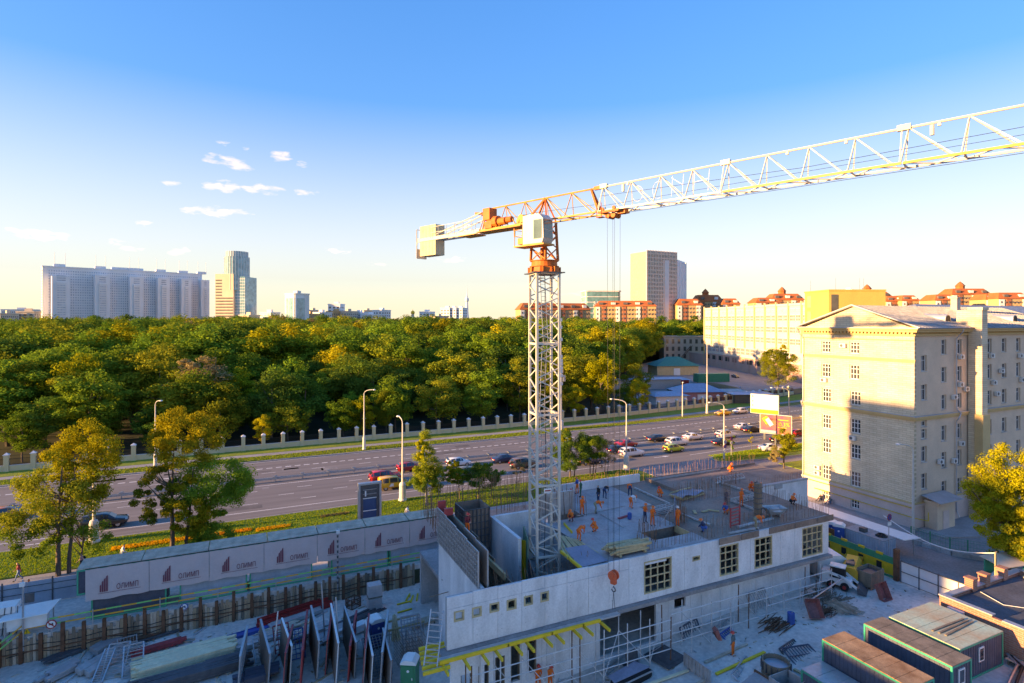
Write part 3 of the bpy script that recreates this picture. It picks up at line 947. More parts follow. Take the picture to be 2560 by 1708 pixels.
for s in (-1, 1):
 b.bar(J(.1, 0, ZT), J(-1.6, s * HW, ZB), .13); b.bar(J(.1, 0, ZT), J(.75, s * HW, ZB), .12)
b.bar(J(4.75, 0, ZT), J(5.6, -.2, ZB), .17); b.bar(J(4.75, 0, ZT), J(5.6, .2, ZB), .17)
b.box(J(5.45, 0, ZT), (.8, .22, .26), JA)
b.build('head_struts', 'crane_orange', crane, world=True)
truss('jib_section', [5.75 + 2.37 * i for i in range(5)], 'crane_white', 'crane_white', 'crane_white')
truss('jib_section', [15.3 + 2.37 * i for i in range(5)], 'crane_white', 'crane_white', 'crane_white', 'crane_yellow')
truss('jib_section', [24.85 + 2.5 * i for i in range(5)], 'crane_white', 'crane_white', 'crane_white', 'crane_yellow')
for x in (5.9, 15.25, 24.8):
 b = MB(); b.box(J(x, 0, ZT + .04), (.6, .26, .3), JA); b.bar(J(x - .1, -HW, ZB), J(x - .1, 0, ZT), .06); b.build('chord_joint', 'crane_white', crane, world=True)
for x in (8.0, 19.0, 22.1, 26.3):
 b = MB(); b.box(J(x, -.02, ZT - .12), (.14, .14, .2), JA); b.build('clamp', 'crane_white', crane, world=True)
for x in (7.6, 26.0):
 b = MB(); b.tube(J(x, 0, ZT - .1), J(x, 0, ZT - .62), .1, .1, 8); b.build('floodlight', 'crane_white', crane, world=True)
b = MB()
b.path([J(5.5, 0, 34.5), J(20, 0, 34.0), J(34, 0, 34.2)], .014, 4); b.path([J(5.5, .1, 33.75), J(34, .1, 33.8)], .012, 4); b.path([J(7.0, -.2, 32.9), J(34, -.2, 32.85)], .014, 4)
b.path([J(5.4, 0, 33.9), J(-1.0, 0, 34.1), J(-4.2, 0, 34.0)], .014, 4)
b.build('jib_rope', 'cable', crane, world=True)
# light wire letters hung in the first bays of the jib
b = MB()
def arc(x, z, rx, rz, a0, a1, n=9):
 pts = [J(x + rx * math.cos(R(a0 + (a1 - a0) * i / n)), -.35, z + rz * math.sin(R(a0 + (a1 - a0) * i / n))) for i in range(n + 1)]
 b.path(pts, .012, 4)
arc(9.0, 34.1, .45, .55, -150, 110); arc(10.6, 34.1, .4, .6, 60, 300)
for x in (11.6, 12.4, 13.2, 14.2):
 b.bar(J(x, -.3, 33.5), J(x + .1, -.3, 34.9), .018)
b.bar(J(11.6, -.3, 34.8), J(12.4, -.3, 34.2), .018); b.bar(J(13.2, -.3, 34.2), J(14.2, -.3, 34.3), .018)
b.build('wire_lights', 'white_paint', crane, world=True)
# counter jib, deck, ballast
b = MB()
for s in (-1, 1):
 b.bar(J(-7.2, s * .55, ZB - .02), J(-16.3, s * .55, ZB - .02), .16, .34)
b.bar(J(-10, -.55, ZB), J(-10, .55, ZB), .1); b.bar(J(-13, -.55, ZB), J(-13, .55, ZB), .1)
for i in range(5):
 b.bar(J(-7.4 - 1.6 * i, -.55, ZB - .1), J(-9.0 - 1.6 * i, .55, ZB - .1), .06)
cj = b.build('counter_jib', 'crane_white', crane, world=True)
b = MB(); b.box(J(-4.6, -.15, ZB - .16), (5.4, 1.5, .08), JA); b.box(J(-8.6, -.2, ZB - .3), (2.2, 1.5, .07), JA); b.build('machine_deck', 'crane_ochre', crane, world=True)
b = MB()
for s in (-1, 1):
 b.tube(J(-7.2, s * .3, ZT - .25), J(-14.0, s * .5, ZB + .25), .05, .05, 6)
b.tube(J(-7.3, 0, ZT - .9), J(-11.5, .3, ZB + .3), .05, .05, 6)
b.build('tie_bar', 'crane_white', crane, world=True)
b = MB()
for s in (-.8, .8):
 for i in range(6):
  x = -8.0 - 1.2 * i
  b.bar(J(x, s, ZB), J(x, s, ZB + 1.05), .035)
 for z in (.5, 1.05):
  b.bar(J(-8, s, ZB + z), J(-14, s, ZB + z), .035)
b.build('handrail', 'crane_white', crane, world=True)
b = MB(); b.box(J(-6.35, -.1, 34.6), (.85, .95, 1.05), JA); b.bar(J(-6.8, -.1, 34.75), J(-8.2, -.1, 34.95), .24, .2); b.bar(J(-6.6, -.5, 34.1), J(-6.9, -.5, ZB), .1); b.bar(J(-6.6, .4, 34.1), J(-6.9, .4, ZB), .1); b.build('control_cabinet', 'crane_orange', crane, world=True)
b = MB()
b.tube(J(-6.2, -.4, 33.75), J(-4.0, -.4, 33.75), .34, .34, 12); b.tube(J(-5.4, -.4, 33.8), J(-4.9, -.4, 33.8), .5, .5, 12); b.box(J(-5.9, -.4, 33.55), (.9, .8, .6), JA); b.tube(J(-3.9, -.4, 33.8), J(-3.3, -.4, 33.8), .26, .26, 10)
b.build('hoist_winch', 'crane_orange', crane, world=True)
b = MB(); b.tube(J(-2.2, -.5, 33.7), J(-2.2, .2, 33.7), .36, .36, 12); b.box(J(-2.5, -.2, 33.5), (.5, .5, .4), JA); b.build('slew_drum', 'crane_ochre', crane, world=True)
bl = None
for i in range(5):
 x = -13.75 - .5 * i
 b = MB()
 b.box(J(x, 0, 33.05), (.475, 1.15, 3.0), JA)
 b.box(J(x, 0, 33.0), (.495, .95, 2.2), JA)
 b.build('ballast_block', 'ballast', crane, world=True)
b = MB()
for s in (-.6, .6):
 b.bar(J(-16.5, s, 31.4), J(-16.5, s, 34.3), .08)
 b.bar(J(-16.5, s, 32.6), J(-16.3, s, 33.4), .05)
for z in (31.4, 32.2, 33.3, 34.3):
 b.bar(J(-16.5, -.6, z), J(-16.5, .6, z), .06)
b.box(J(-16.55, 0, 31.9), (.04, 1.2, .9), JA)
b.build('end_frame', 'crane_white', crane, world=True)
# operator cabin on its bracket
cab = MB()
def prof(y):
 return [J(-.45, y, 31.15), J(1.55, y, 31.15), J(1.72, y, 31.55), J(1.66, y, 33.05), J(1.25, y, 33.45), J(-.45, y, 33.45)]
p0, p1 = prof(-2.15), prof(-.95)
cab.ext(p0, tuple(Vector(p1[0]) - Vector(p0[0])))
cb = cab.build('cabin', 'crane_white', crane, world=True)
b = MB(); b.box(J(1.14, -2.16, 32.25), (.85, .03, 1.5), JA); b.build('window', 'cab_glass', cb, world=True)
b = MB(); b.box(J(1.70, -1.55, 32.62), (.03, 1.0, .75), JA); b.build('window', 'cab_glass', cb, world=True)
b = MB(); b.box(J(1.72, -1.55, 31.85), (.03, 1.0, .62), JA); b.build('window', 'cab_glass', cb, world=True)
b = MB()
b.box(J(.2, -1.55, 31.05), (3.2, 1.35, .12), JA)
b.box(J(-.95, -1.55, 31.5), (.5, .8, .5), JA)
for x in (-1.35, -.5):
 b.bar(J(x, -2.15, 31.1), J(x, -2.15, 32.4), .04)
for z in (31.9, 32.4):
 b.bar(J(-1.35, -2.15, z), J(-.5, -2.15, z), .035); b.bar(J(-1.35, -2.15, z), J(-1.35, -1.0, z), .035)
b.build('cabin_platform', 'crane_ochre', crane, world=True)
b = MB(); b.tube(J(-3.0, -.4, 32.95), J(-3.0, -.4, 32.2), .09, .06, 8); b.build('drive_pin', 'crane_orange', crane, world=True)
M('helmet_or', (.75, .13, .05), .5, var=.15, scale=4)
# trolley, ropes, hook block
tx = 6.75
b = MB()
for x in (-.55, .55):
 b.bar(J(tx + x, -.75, ZB - .12), J(tx + x, .75, ZB - .12), .12, .18)
for s in (-.72, .72):
 b.bar(J(tx - .9, s, ZB - .1), J(tx + .9, s, ZB - .1), .12, .16)
 for x in (-.5, .5):
  b.tube(J(tx + x, s - .06, ZB + .1), J(tx + x, s + .06, ZB + .1), .14, .14, 10)
b.box(J(tx + .9, -.1, ZB - .15), (.6, .5, .35), JA)
b.tube(J(tx + .2, -.4, ZB - .35), J(tx + .2, .4, ZB - .35), .2, .2, 12); b.tube(J(tx - .3, -.4, ZB - .35), J(tx - .3, .4, ZB - .35), .2, .2, 12)
b.box(J(tx - .75, -.6, ZB - .45), (.5, .5, .05), JA)
for x in (-.95, -.55):
 b.bar(J(tx + x, -.8, ZB - .45), J(tx + x, -.8, ZB + .6), .035)
b.build('trolley', 'crane_orange', crane, world=True)
zh = 6.05
b = MB()
for x, y in ((-.42, -.2), (-.2, .2), (.22, -.2), (.45, .2)):
 b.tube(J(tx + x, y, ZB - .35), J(tx + x * .8, y, zh + .3), .013, .013, 4)
b.build('hoist_rope', 'cable', crane, world=True)
b = MB()
hx, hy, _ = J(tx, 0, 0)
for s in (-.17, .17):
 b.tube(J(tx, s - .05, zh), J(tx, s + .05, zh), .37, .37, 18)
b.tube(J(tx, -.3, zh), J(tx, .3, zh), .14, .14, 10)
b.box(J(tx, 0, zh - .42), (.4, .3, .42), JA)
hk = b.build('hook_block', 'helmet_or', crane, world=True)
b = MB()
pts = [(hx, hy, zh - .8)] + [J(tx + .16 * math.sin(R(a)), 0, zh - 1.05 + .16 * math.cos(R(a))) for a in range(0, 271, 30)]
b.path(pts, .045, 6)
b.path([(hx, hy, zh - 1.2), (hx + .12, hy, zh - 2.5)], .02, 5); b.path([(hx, hy, zh - 1.2), (hx - .1, hy, zh - 2.5)], .02, 5)
b.build('hook', 'steel_dark', hk, world=True)
# ============================================================ people
M('skin', (.52, .30, .20), .6, var=.06)
M('hair_dark', (.03, .022, .018), .7)
M('hi_vis', (.95, .17, .02), .7, var=.08, scale=6)
M('hi_vis_vest', (.90, .20, .03), .7, var=.1, scale=6)
M('boots', (.03, .028, .027), .8)
M('navy_cloth', (.03, .05, .11), .8, var=.15, scale=6)
M('green_cloth', (.03, .12, .07), .8, var=.15, scale=6)
M('grey_cloth', (.12, .15, .15), .8, var=.15, scale=6)
M('black_cloth', (.015, .015, .017), .8, var=.1, scale=6)
M('denim', (.16, .24, .36), .8, var=.12, scale=6)
M('pink_cloth', (.62, .32, .29), .8, var=.1, scale=6)
M('white_cloth', (.72, .72, .72), .8, var=.06, scale=6)
M('red_cloth', (.20, .03, .04), .8, var=.1, scale=6)
M('tan_cloth', (.30, .26, .16), .8, var=.1, scale=6)
M('helmet_orange', (.92, .18, .03), .35, var=.04)
M('helmet_white', (.8, .78, .74), .35, var=.04)
M('helmet_red', (.72, .07, .05), .35, var=.04)
# joints: pelvis P, chest C, neck N, head H, shoulder S, elbow E, wrist W, hip I, knee K, ankle A, toe T  (metres; faces +y; l = -x side, r = +x side)
def pose(kind):
 j = dict(P=(0, 0, .95), B=(0, .01, 1.15), C=(0, 0, 1.34), N=(0, .01, 1.49), H=(0, .03, 1.64), Sl=(-.19, 0, 1.42), Sr=(.19, 0, 1.42), El=(-.25, -.03, 1.13), Er=(.25, -.03, 1.13), Wl=(-.24, .08, .90), Wr=(.24, .08, .90),
             Il=(-.1, 0, .92), Ir=(.1, 0, .92), Kl=(-.11, .03, .5), Kr=(.11, .03, .5), Al=(-.12, 0, .09), Ar=(.12, 0, .09))
 if kind == 'hold':
  j.update(El=(-.25, .08, 1.16), Er=(.25, .08, 1.16), Wl=(-.1, .28, 1.12), Wr=(.1, .3, 1.1), Kl=(-.13, .06, .5), Al=(-.14, .02, .09), Kr=(.14, .0, .5), Ar=(.15, -.04, .09), H=(0, .07, 1.63))
 if kind == 'walk':
  j.update(Kl=(-.1, .17, .52), Al=(-.1, .26, .12), Kr=(.1, -.02, .5), Ar=(.1, -.3, .16), El=(-.24, -.16, 1.16), Wl=(-.22, -.2, .92), Er=(.24, .1, 1.15), Wr=(.2, .3, 1.0), N=(0, .04, 1.49), H=(0, .08, 1.63), C=(0, .03, 1.34))
 if kind == 'bend':
  j.update(P=(0, -.1, .92), B=(0, .08, 1.04), C=(0, .28, 1.08), N=(0, .44, 1.06), H=(0, .58, 1.03), Sl=(-.19, .36, 1.06), Sr=(.19, .36, 1.06), El=(-.21, .42, .78), Er=(.21, .42, .78), Wl=(-.1, .52, .55), Wr=(.1, .52, .55),
                 Il=(-.1, -.12, .89), Ir=(.1, -.12, .89), Kl=(-.15, .04, .5), Kr=(.15, .0, .5), Al=(-.16, -.04, .09), Ar=(.17, -.12, .09))
 if kind == 'crouch':
  j.update(P=(0, -.16, .40), B=(0, -.02, .56), C=(0, .10, .72), N=(0, .18, .84), H=(0, .24, .96), Sl=(-.19, .12, .79), Sr=(.19, .12, .79), El=(-.24, .28, .58), Er=(.24, .28, .58), Wl=(-.1, .46, .42), Wr=(.1, .46, .42),
                 Il=(-.1, -.16, .39), Ir=(.1, -.16, .39), Kl=(-.17, .22, .47), Kr=(.17, .22, .47), Al=(-.14, .02, .09), Ar=(.14, .02, .09))
 if kind == 'sit':
  j.update(P=(0, 0, .16), B=(0, -.05, .36), C=(0, -.06, .54), N=(0, -.03, .68), H=(0, .03, .82), Sl=(-.19, -.06, .62), Sr=(.19, -.06, .62), El=(-.24, .1, .42), Er=(.24, .1, .42), Wl=(-.14, .3, .44), Wr=(.14, .3, .44),
                 Il=(-.1, 0, .14), Ir=(.1, 0, .14), Kl=(-.14, .34, .46), Kr=(.14, .36, .40), Al=(-.14, .5, .09), Ar=(.15, .66, .09))
 if kind == 'reach':
  j.update(El=(-.3, .2, 1.3), Er=(.32, .22, 1.34), Wl=(-.26, .46, 1.36), Wr=(.3, .5, 1.42), C=(0, .04, 1.34), N=(0, .06, 1.49), H=(0, .1, 1.64), Kl=(-.14, .12, .5), Al=(-.15, .1, .09), Kr=(.12, -.06, .5), Ar=(.13, -.18, .09))
 for s in 'lr':
  a = Vector(j['A' + s])
  j['T' + s] = tuple(a + Vector(((-.03 if s == 'l' else .03), .17, -.05)))
  w = Vector(j['W' + s]); e = Vector(j['E' + s]); d = (w - e).normalized()
  j['G' + s] = tuple(w + d * .09); j['F' + s] = tuple(w + d * .17 + Vector((0, .03, 0)))
  j['U' + s] = tuple(w + d * .07 + Vector((.05 if s == 'l' else -.05, .04, 0)))
 return j
SEG = (('P', 'B', .145, .14, 'low'), ('B', 'C', .14, .165, 'top'), ('C', 'N', .15, .07, 'top'), ('N', 'H', .06, .075, 'skin'), ('C', 'Sl', .11, .085, 'top'), ('C', 'Sr', .11, .085, 'top'),
       ('Sl', 'El', .068, .054, 'top'), ('Sr', 'Er', .068, .054, 'top'), ('El', 'Wl', .052, .036, 'top'), ('Er', 'Wr', .052, .036, 'top'), ('Wl', 'Gl', .036, .04, 'skin'), ('Wr', 'Gr', .036, .04, 'skin'), ('Gl', 'Fl', .036, .02, 'skin'), ('Gr', 'Fr', .036, .02, 'skin'),
       ('Wl', 'Ul', .03, .018, 'skin'), ('Wr', 'Ur', .03, .018, 'skin'), ('P', 'Il', .13, .11, 'low'), ('P', 'Ir', .13, .11, 'low'), ('Il', 'Kl', .10, .068, 'low'), ('Ir', 'Kr', .10, .068, 'low'), ('Kl', 'Al', .066, .05, 'low'), ('Kr', 'Ar', .066, .05, 'low'), ('Al', 'Tl', .055, .042, 'boot'), ('Ar', 'Tr', .055, .042, 'boot'))
SLOT = {'top': 0, 'low': 1, 'skin': 2, 'boot': 3, 'hair': 4}
BODY = {}
def body(kind):
 if kind in BODY:
  return BODY[kind]
 j = pose(kind); b = MB()
 for a, c, r0, r1, _ in SEG:
  b.tube(j[a], j[c], r0, r1, 10); b.ball(j[a], r0, 10); b.ball(j[c], r1, 10)
 h = Vector(j['H']); up = (h - Vector(j['N'])).normalized(); fw = Vector((0, 1, 0)) if up.z > .4 else Vector((0, 0, -1))
 b.ball(tuple(h + up * .03), .1, 12, 1.18); b.ball(tuple(h + fw * .1 + up * .0), .022, 8)
 for s in (-1, 1):
  b.ball(tuple(h + Vector((s * .1, 0, 0))), .025, 8)
 me = b.mesh('tmp'); o = bpy.data.objects.new('tmp', me); col.objects.link(o)
 rm = o.modifiers.new('r', 'REMESH'); rm.mode = 'VOXEL'; rm.voxel_size = .026
 sm = o.modifiers.new('s', 'SMOOTH'); sm.iterations = 2
 dg = bpy.context.evaluated_depsgraph_get()
 m2 = bpy.data.meshes.new_from_object(o.evaluated_get(dg))
 bpy.data.objects.remove(o); bpy.data.meshes.remove(me)
 m2.name = 'person'
 segs = [(np.array(j[a]), np.array(j[c]), (r0 + r1) / 2, SLOT[k]) for a, c, r0, r1, k in SEG]
 segs.append((np.array(h), np.array(h + up * .06), .1, SLOT['skin'])); segs.append((np.array(h + up * .1 - fw * .05), np.array(h + up * .08 - fw * .07), .085, SLOT['hair']))
 n = len(m2.polygons); cen = np.zeros(n * 3); m2.polygons.foreach_get('center', cen); cen = cen.reshape(-1, 3)
 D = []
 for a, c, r, k in segs:
  d = c - a; t = np.clip(((cen - a) @ d) / max(1e-9, d @ d), 0, 1)
  D.append(np.linalg.norm(cen - (a + t[:, None] * d), axis=1) - r)
 pick = np.array([s[3] for s in segs])[np.argmin(np.array(D), axis=0)]
 for m in ('hi_vis', 'hi_vis', 'skin', 'boots', 'hair_dark'):
  m2.materials.append(MATS[m])
 m2.polygons.foreach_set('material_index', pick.astype(np.int32)); m2.polygons.foreach_set('use_smooth', [True] * n)
 BODY[kind] = (m2, h, up, fw)
 return BODY[kind]
HELM = {}
def person(x, y, z, rz, kind, top, low, label, helmet=None, group=None, bag=None, hair='hair_dark'):
 m2, h, up, fw = body(kind)
 o = obj('person', m2); o.location = (x, y, z); o.rotation_euler = (0, 0, rz)
 tag(o, label, 'person', group)
 for i, mt in enumerate((top, low, 'skin', 'boots', hair)):
  o.material_slots[i].link = 'OBJECT'; o.material_slots[i].material = MATS[mt]
 if helmet:
  if 'h' not in HELM:
   b = MB(); b.lathe([(.155, .0), (.16, .012), (.132, .02), (.128, .06), (.10, .11), (.055, .14), (.002, .148)], 14); b.box((0, .15, .008), (.2, .09, .016)); b.bx(-.014, .014, -.12, .12, .09, .155)
   HELM['h'] = b.mesh('helmet')
  me = HELM['h']
  if helmet not in HELM:
   mm = me.copy(); mm.materials.append(MATS[helmet]); mm.polygons.foreach_set('use_smooth', [True] * len(mm.polygons)); HELM[helmet] = mm
  c = obj('helmet', HELM[helmet], o); c.location = tuple(h + up * .055)
  if kind in ('bend',):
   c.rotation_euler = (R(-75), 0, 0)
  elif kind in ('crouch', 'sit'):
   c.rotation_euler = (R(-15), 0, 0)
 if bag:
  b = MB(); b.box((0, -.2, 1.22), (.3, .16, .42)); b.box((0, -.29, 1.16), (.24, .06, .24)); b.build('backpack', bag, o)
 return o
# ============================================================ the half built concrete block
M('ply', (.25, .18, .14), .75, var=.28, scale=.35, fine=.15)
M('ply_blue', (.20, .22, .29), .5, var=.2, scale=.4, fine=.1)
M('slab', (.27, .255, .25), .9, var=.25, scale=.4, fine=.15)
M('slab_wet', (.36, .32, .31), .6, var=.25, scale=.5, fine=.12)
M('rebar', (.30, .165, .10), .85, .2, var=.25, scale=3)
M('form_grey', (.44, .43, .42), .6, .3, var=.2, scale=2)
M('form_red', (.45, .06, .06), .6, var=.2, scale=2)
M('form_green', (.10, .24, .18), .6, var=.2, scale=2)
M('beam_yellow', (.80, .52, .03), .6, var=.1, scale=2)
M('mesh_grey', (.30, .31, .33), .6, .3, var=.2)
YF = 36.2; ZD = 6.5; ZL = 3.0
def XW(px, yy=YF):
 k = (px - 1280) / FPX
 return yy * (SY + k * CY) / (CY - k * SY)
def ZW(px, py, yy=YF):
 return zat(py, depth(XW(px, yy), yy))
def wall_cells(x0, x1, z0, z1, holes):
 xs = sorted({x0, x1, *[v for h in holes for v in h[:2]]}); zs = sorted({z0, z1, *[v for h in holes for v in h[2:]]})
 out_ = []
 for a, b_ in zip(xs, xs[1:]):
  run = None
  for c, d in zip(zs, zs[1:]):
   mx, mz = (a + b_) / 2, (c + d) / 2
   solid = not any(h[0] < mx < h[1] and h[2] < mz < h[3] for h in holes)
   if solid and run and abs(run[1] - c) < 1e-6:
    run[1] = d
   elif solid:
    if run:
     out_.append((a, b_, *run))
    run = [c, d]
   elif run:
    out_.append((a, b_, *run)); run = None
  if run:
   out_.append((a, b_, *run))
 return out_
bldg = thing('unfinished_building', 'half built grey concrete block with timber gridded window openings', 'building', (31, 44, 0))
def B(b, name, mat, parent=None, **k):
 return b.build(name, mat, parent or bldg, world=True, **k)
# --- openings of the front wall
small = [(1050 + a * .2766, 1050 + c * .2766, 1300 + d * .2766, 1300 + e * .2766) for a, c, d, e in ((305, 400, 818, 915), (468, 558, 785, 878), (628, 716, 748, 833), (783, 872, 715, 812), (938, 1020, 682, 772), (1087, 1165, 648, 738))]
big = [(1610, 1679, 1398, 1478), (1799, 1846, 1362, 1436), (1886, 1930, 1343, 1417), (2005, 2056, 1316, 1388)]
tiny = [(1731, 1750, 1390, 1402)]
def hole(h):
 a, c = XW(h[0]), XW(h[1]); m = (h[0] + h[1]) / 2
 return (a, c, ZW(m, h[3]), ZW(m, h[2]))
H_small = [hole(h) for h in small]; H_big = [hole(h) for h in big]; H_tiny = [hole(h) for h in tiny]
# panels: formwork lifts, each with a fine joint round it
edges = [12.1]
while edges[-1] < 50.0 - 1.3:
 edges.append(edges[-1] + 1.85)
edges[-1] = 50.0
holes = H_small + H_big + H_tiny
for i, (a, c) in enumerate(zip(edges, edges[1:])):
 b = MB()
 jt = .012
 hs_ = [(max(a + jt, h[0]), min(c - jt, h[1]), h[2], h[3]) for h in holes if h[1] > a and h[0] < c]
 for (q0, q1, r0, r1) in wall_cells(a + jt, c - jt, ZL + .02, 5.72 if a < 30 else ZD + .02, [h for h in hs_ if h[1] > h[0]]):
  b.bx(q0, q1, YF - (.0 if i % 3 else .008), YF + .12, r0, r1)
 B(b, 'wall_panel', 'concrete')
 if a < 30:
  b = MB(); b.bx(a + jt, c - jt, YF + .004, YF + .12, 5.74, ZD + .03 + (.05 if i % 2 else 0)); B(b, 'wall_panel', 'concrete')
b = MB()
for q in wall_cells(12.1, 50.0, ZL, ZD - .02, holes):
 b.bx(q[0], q[1], YF + .1, YF + .34, q[2], q[3])
B(b, 'wall_core', 'concrete_dark')
b = MB()                                   # tie holes and joints left by the formwork
for x in edges[1:-1]:
 for z in (3.6, 4.6, 5.5):
  b.tube((x + .3, YF - .012, z), (x + .3, YF + .03, z), .035, .035, 6)
B(b, 'tie_holes', 'concrete_dark', kind='stuff')
def frame(h, nx_, nz_, w, mat='timber'):
 x0, x1, z0, z1 = h
 b = MB()
 for x in (x0 + w / 2, x1 - w / 2):
  b.bx(x - w / 2, x + w / 2, YF - .03, YF + .16, z0, z1)
 for z in (z0 + w / 2, z1 - w / 2):
  b.bx(x0 + w, x1 - w, YF - .028, YF + .158, z - w / 2, z + w / 2)
 fr = B(b, 'window_frame', mat)
 for i in range(1, nx_):
  x = x0 + (x1 - x0) * i / nx_
  b = MB(); b.bx(x - w / 2, x + w / 2, YF + .02, YF + .1, z0 + w, z1 - w); B(b, 'mullion', mat, fr)
 for i in range(1, nz_):
  z = z0 + (z1 - z0) * i / nz_
  b = MB(); b.bx(x0 + w, x1 - w, YF + .035, YF + .085, z - w / 2, z + w / 2); B(b, 'transom', mat, fr)
 return fr
for h in H_small:
 frame(h, 1, 1, .12)
for h, nx_ in zip(H_big, (4, 3, 3, 4)):
 frame(h, nx_, 4, .1)
frame(H_tiny[0], 1, 1, .09)
b = MB()
for i in range(3):
 b.bar((H_small[3][0], YF + .5, H_small[3][2] + .1 + .2 * i), (H_small[3][1], YF + .6, H_small[3][2] + .5 + .1 * i), .08)
B(b, 'timber_prop', 'timber', kind='stuff')
# dark brown ply strip capping the right hand part of the front wall
for a, c in ((XW(1797), XW(1850)), (XW(1852), XW(1896)), (XW(1922), XW(1985)), (XW(1986), XW(2040)), (XW(2041), 50.6)):
 b = MB(); b.bx(a, c - .03, YF - .10, YF - .04, ZD - .42, ZD + .12); B(b, 'edge_board', 'ply')
# return wall at the right, lower storey
b = MB(); b.bx(49.66, 50.0, YF + .34, 46, ZL, ZD - .02); B(b, 'side_wall', 'concrete')
YL = 36.95
low_h = [(XW(1500, YL), XW(1640, YL), -1.0, 2.8), (XW(1686, YL), XW(1714, YL), 1.2, 2.35)]
lx = [XW(1100, YL), 14.2, 16.0, 17.3, 19.0]
for px0, px1, z0, z1 in ((1152, 1180, -1.6, .6), (1196, 1222, -1.2, .9), (1238, 1262, -1.4, 1.2), (1277, 1300, -.9, 2.2), (1318, 1341, -.6, 2.5)):
 low_h.append((XW(px0, YL), XW(px1, YL), z0, z1))
ed2 = [12.6]
while ed2[-1] < 48.4 - 1.4:
 ed2.append(ed2[-1] + 2.35)
ed2[-1] = 48.4
for i, (a, c) in enumerate(zip(ed2, ed2[1:])):
 b = MB(); n0 = 0
 hs_ = [(max(a + .012, h[0]), min(c - .012, h[1]), h[2], h[3]) for h in low_h if h[1] > a and h[0] < c]
 for (q0, q1, r0, r1) in wall_cells(a + .012, c - .012, -2.3, ZL - .32, [h for h in hs_ if h[1] > h[0]]):
  b.bx(q0, q1, YL - (.006 if i % 2 else 0), YL + .22, r0, r1); n0 += 1
 if n0:
  B(b, 'lower_wall_panel', 'concrete')
for (q0, q1, z0, z1) in low_h[2:]:
 b = MB(); b.bx(q0 - .02, q0 + .06, YL + .02, YL + .3, z0, z1); b.bx(q1 - .06, q1 + .02, YL + .02, YL + .3, z0, z1); B(b, 'window_frame', 'timber_old')
# slabs
b = MB(); b.bx(11.6, 50.02, 35.55 + .25, YF + .5, ZL - .3, ZL - .02); B(b, 'floor_edge', 'slab')
b = MB(); b.bx(11.3, 25.5, 35.35, 35.8, ZL - .16, ZL - .05); B(b, 'ledge_board', 'form_grey')
b = MB(); b.bx(14.96, 49.6, YF + .5, 53.0, ZL - .3, ZL); B(b, 'lower_floor_slab', 'slab')
b = MB(); b.bx(15.0, 48.4, 52.6, 53.0, -2.2, ZL - .3); B(b, 'basement_wall', 'concrete_dark')
# deck in separate ply sheets with fine joints
def deck_tiles(x0, x1, y0, y1, z, sx, sy, holes=(), mat='ply'):
 nx_ = max(1, round((x1 - x0) / sx)); ny_ = max(1, round((y1 - y0) / sy))
 for i in range(nx_):
  for jx in range(ny_):
   a = x0 + (x1 - x0) * i / nx_; c = x0 + (x1 - x0) * (i + 1) / nx_
   d = y0 + (y1 - y0) * jx / ny_; e = y0 + (y1 - y0) * (jx + 1) / ny_
   if any(h[0] < (a + c) / 2 < h[1] and h[2] < (d + e) / 2 < h[3] for h in holes):
    continue
   b = MB(); b.bx(a + .008, c - .008, d + .008, e - .008, z - .03 - .004 * ((i + jx) % 2), z - .004 * ((i * 3 + jx) % 3)); B(b, 'deck_sheet', mat)
pit = (31.2, 35.2, 38.4, 40.6)
deck_tiles(25.0, 35.4, YF + .36, 46.0, ZD, 2.08, 1.9, [pit], 'slab_wet')
deck_tiles(35.4, 50.6, YF + .36, 46.0, ZD, 2.17, 1.9, [], 'ply')
deck_tiles(29.0, 37.0, 46.0, 53.4, ZD, 2.0, 1.85, [], 'slab_wet')
deck_tiles(37.0, 59.6, 46.0, 53.4, ZD, 2.26, 1.85, [], 'ply')
b = MB()
for q in ((25.0, 50.6, YF + .36, 38.4), (25.0, 31.2, 38.4, 40.6), (35.2, 50.6, 38.4, 40.6), (25.0, 50.6, 40.6, 46.0), (29.0, 59.5, 46.0, 53.4)):
 b.bx(q[0], q[1], q[2], q[3], ZD - .3, ZD - .045)
B(b, 'deck_slab', 'slab')
b = MB(); b.bx(31.2, 35.2, 38.4, 40.6, ZD - 1.2, ZD - 1.1); b.bx(31.2, 31.3, 38.4, 40.6, ZD - 1.1, ZD - .05); b.bx(31.3, 35.2, 40.5, 40.6, ZD - 1.1, ZD - .05); b.bx(35.1, 35.2, 38.4, 40.5, ZD - 1.1, ZD - .05); B(b, 'pit_box', 'ply')
b = MB(); b.bx(35.0, 35.06, 38.5, 40.4, ZD - .5, ZD + .1); B(b, 'pit_board', 'timber')
# wing at the right
b = MB(); b.bx(50.62, 59.5, 45.7, 45.95, 0, ZD - .06); B(b, 'wing_wall', 'concrete')
b = MB(); b.bx(50.62, 59.5, 45.62, 45.99, ZD - .04, ZD + .16); b.bx(54, 55.2, 45.6, 45.68, ZD - .5, ZD - .05); B(b, 'wing_wall_cap', 'concrete_dark')
b = MB(); b.bx(41.9, 42.05, 46.2, 53.3, ZD, ZD + .35); B(b, 'upstand', 'ply')
b = MB(); b.bx(42.1, 59.5, 53.32, 53.42, ZD, ZD + .22); B(b, 'upstand', 'ply')
b = MB(); b.bx(59.2, 59.5, 45.97, 53.4, 0, ZD - .3); b.bx(41, 59.2, 53.1, 53.4, 0, ZD - .3); b.bx(29, 41, 53.1, 53.4, 0, ZD + .9); B(b, 'rear_wall', 'concrete')
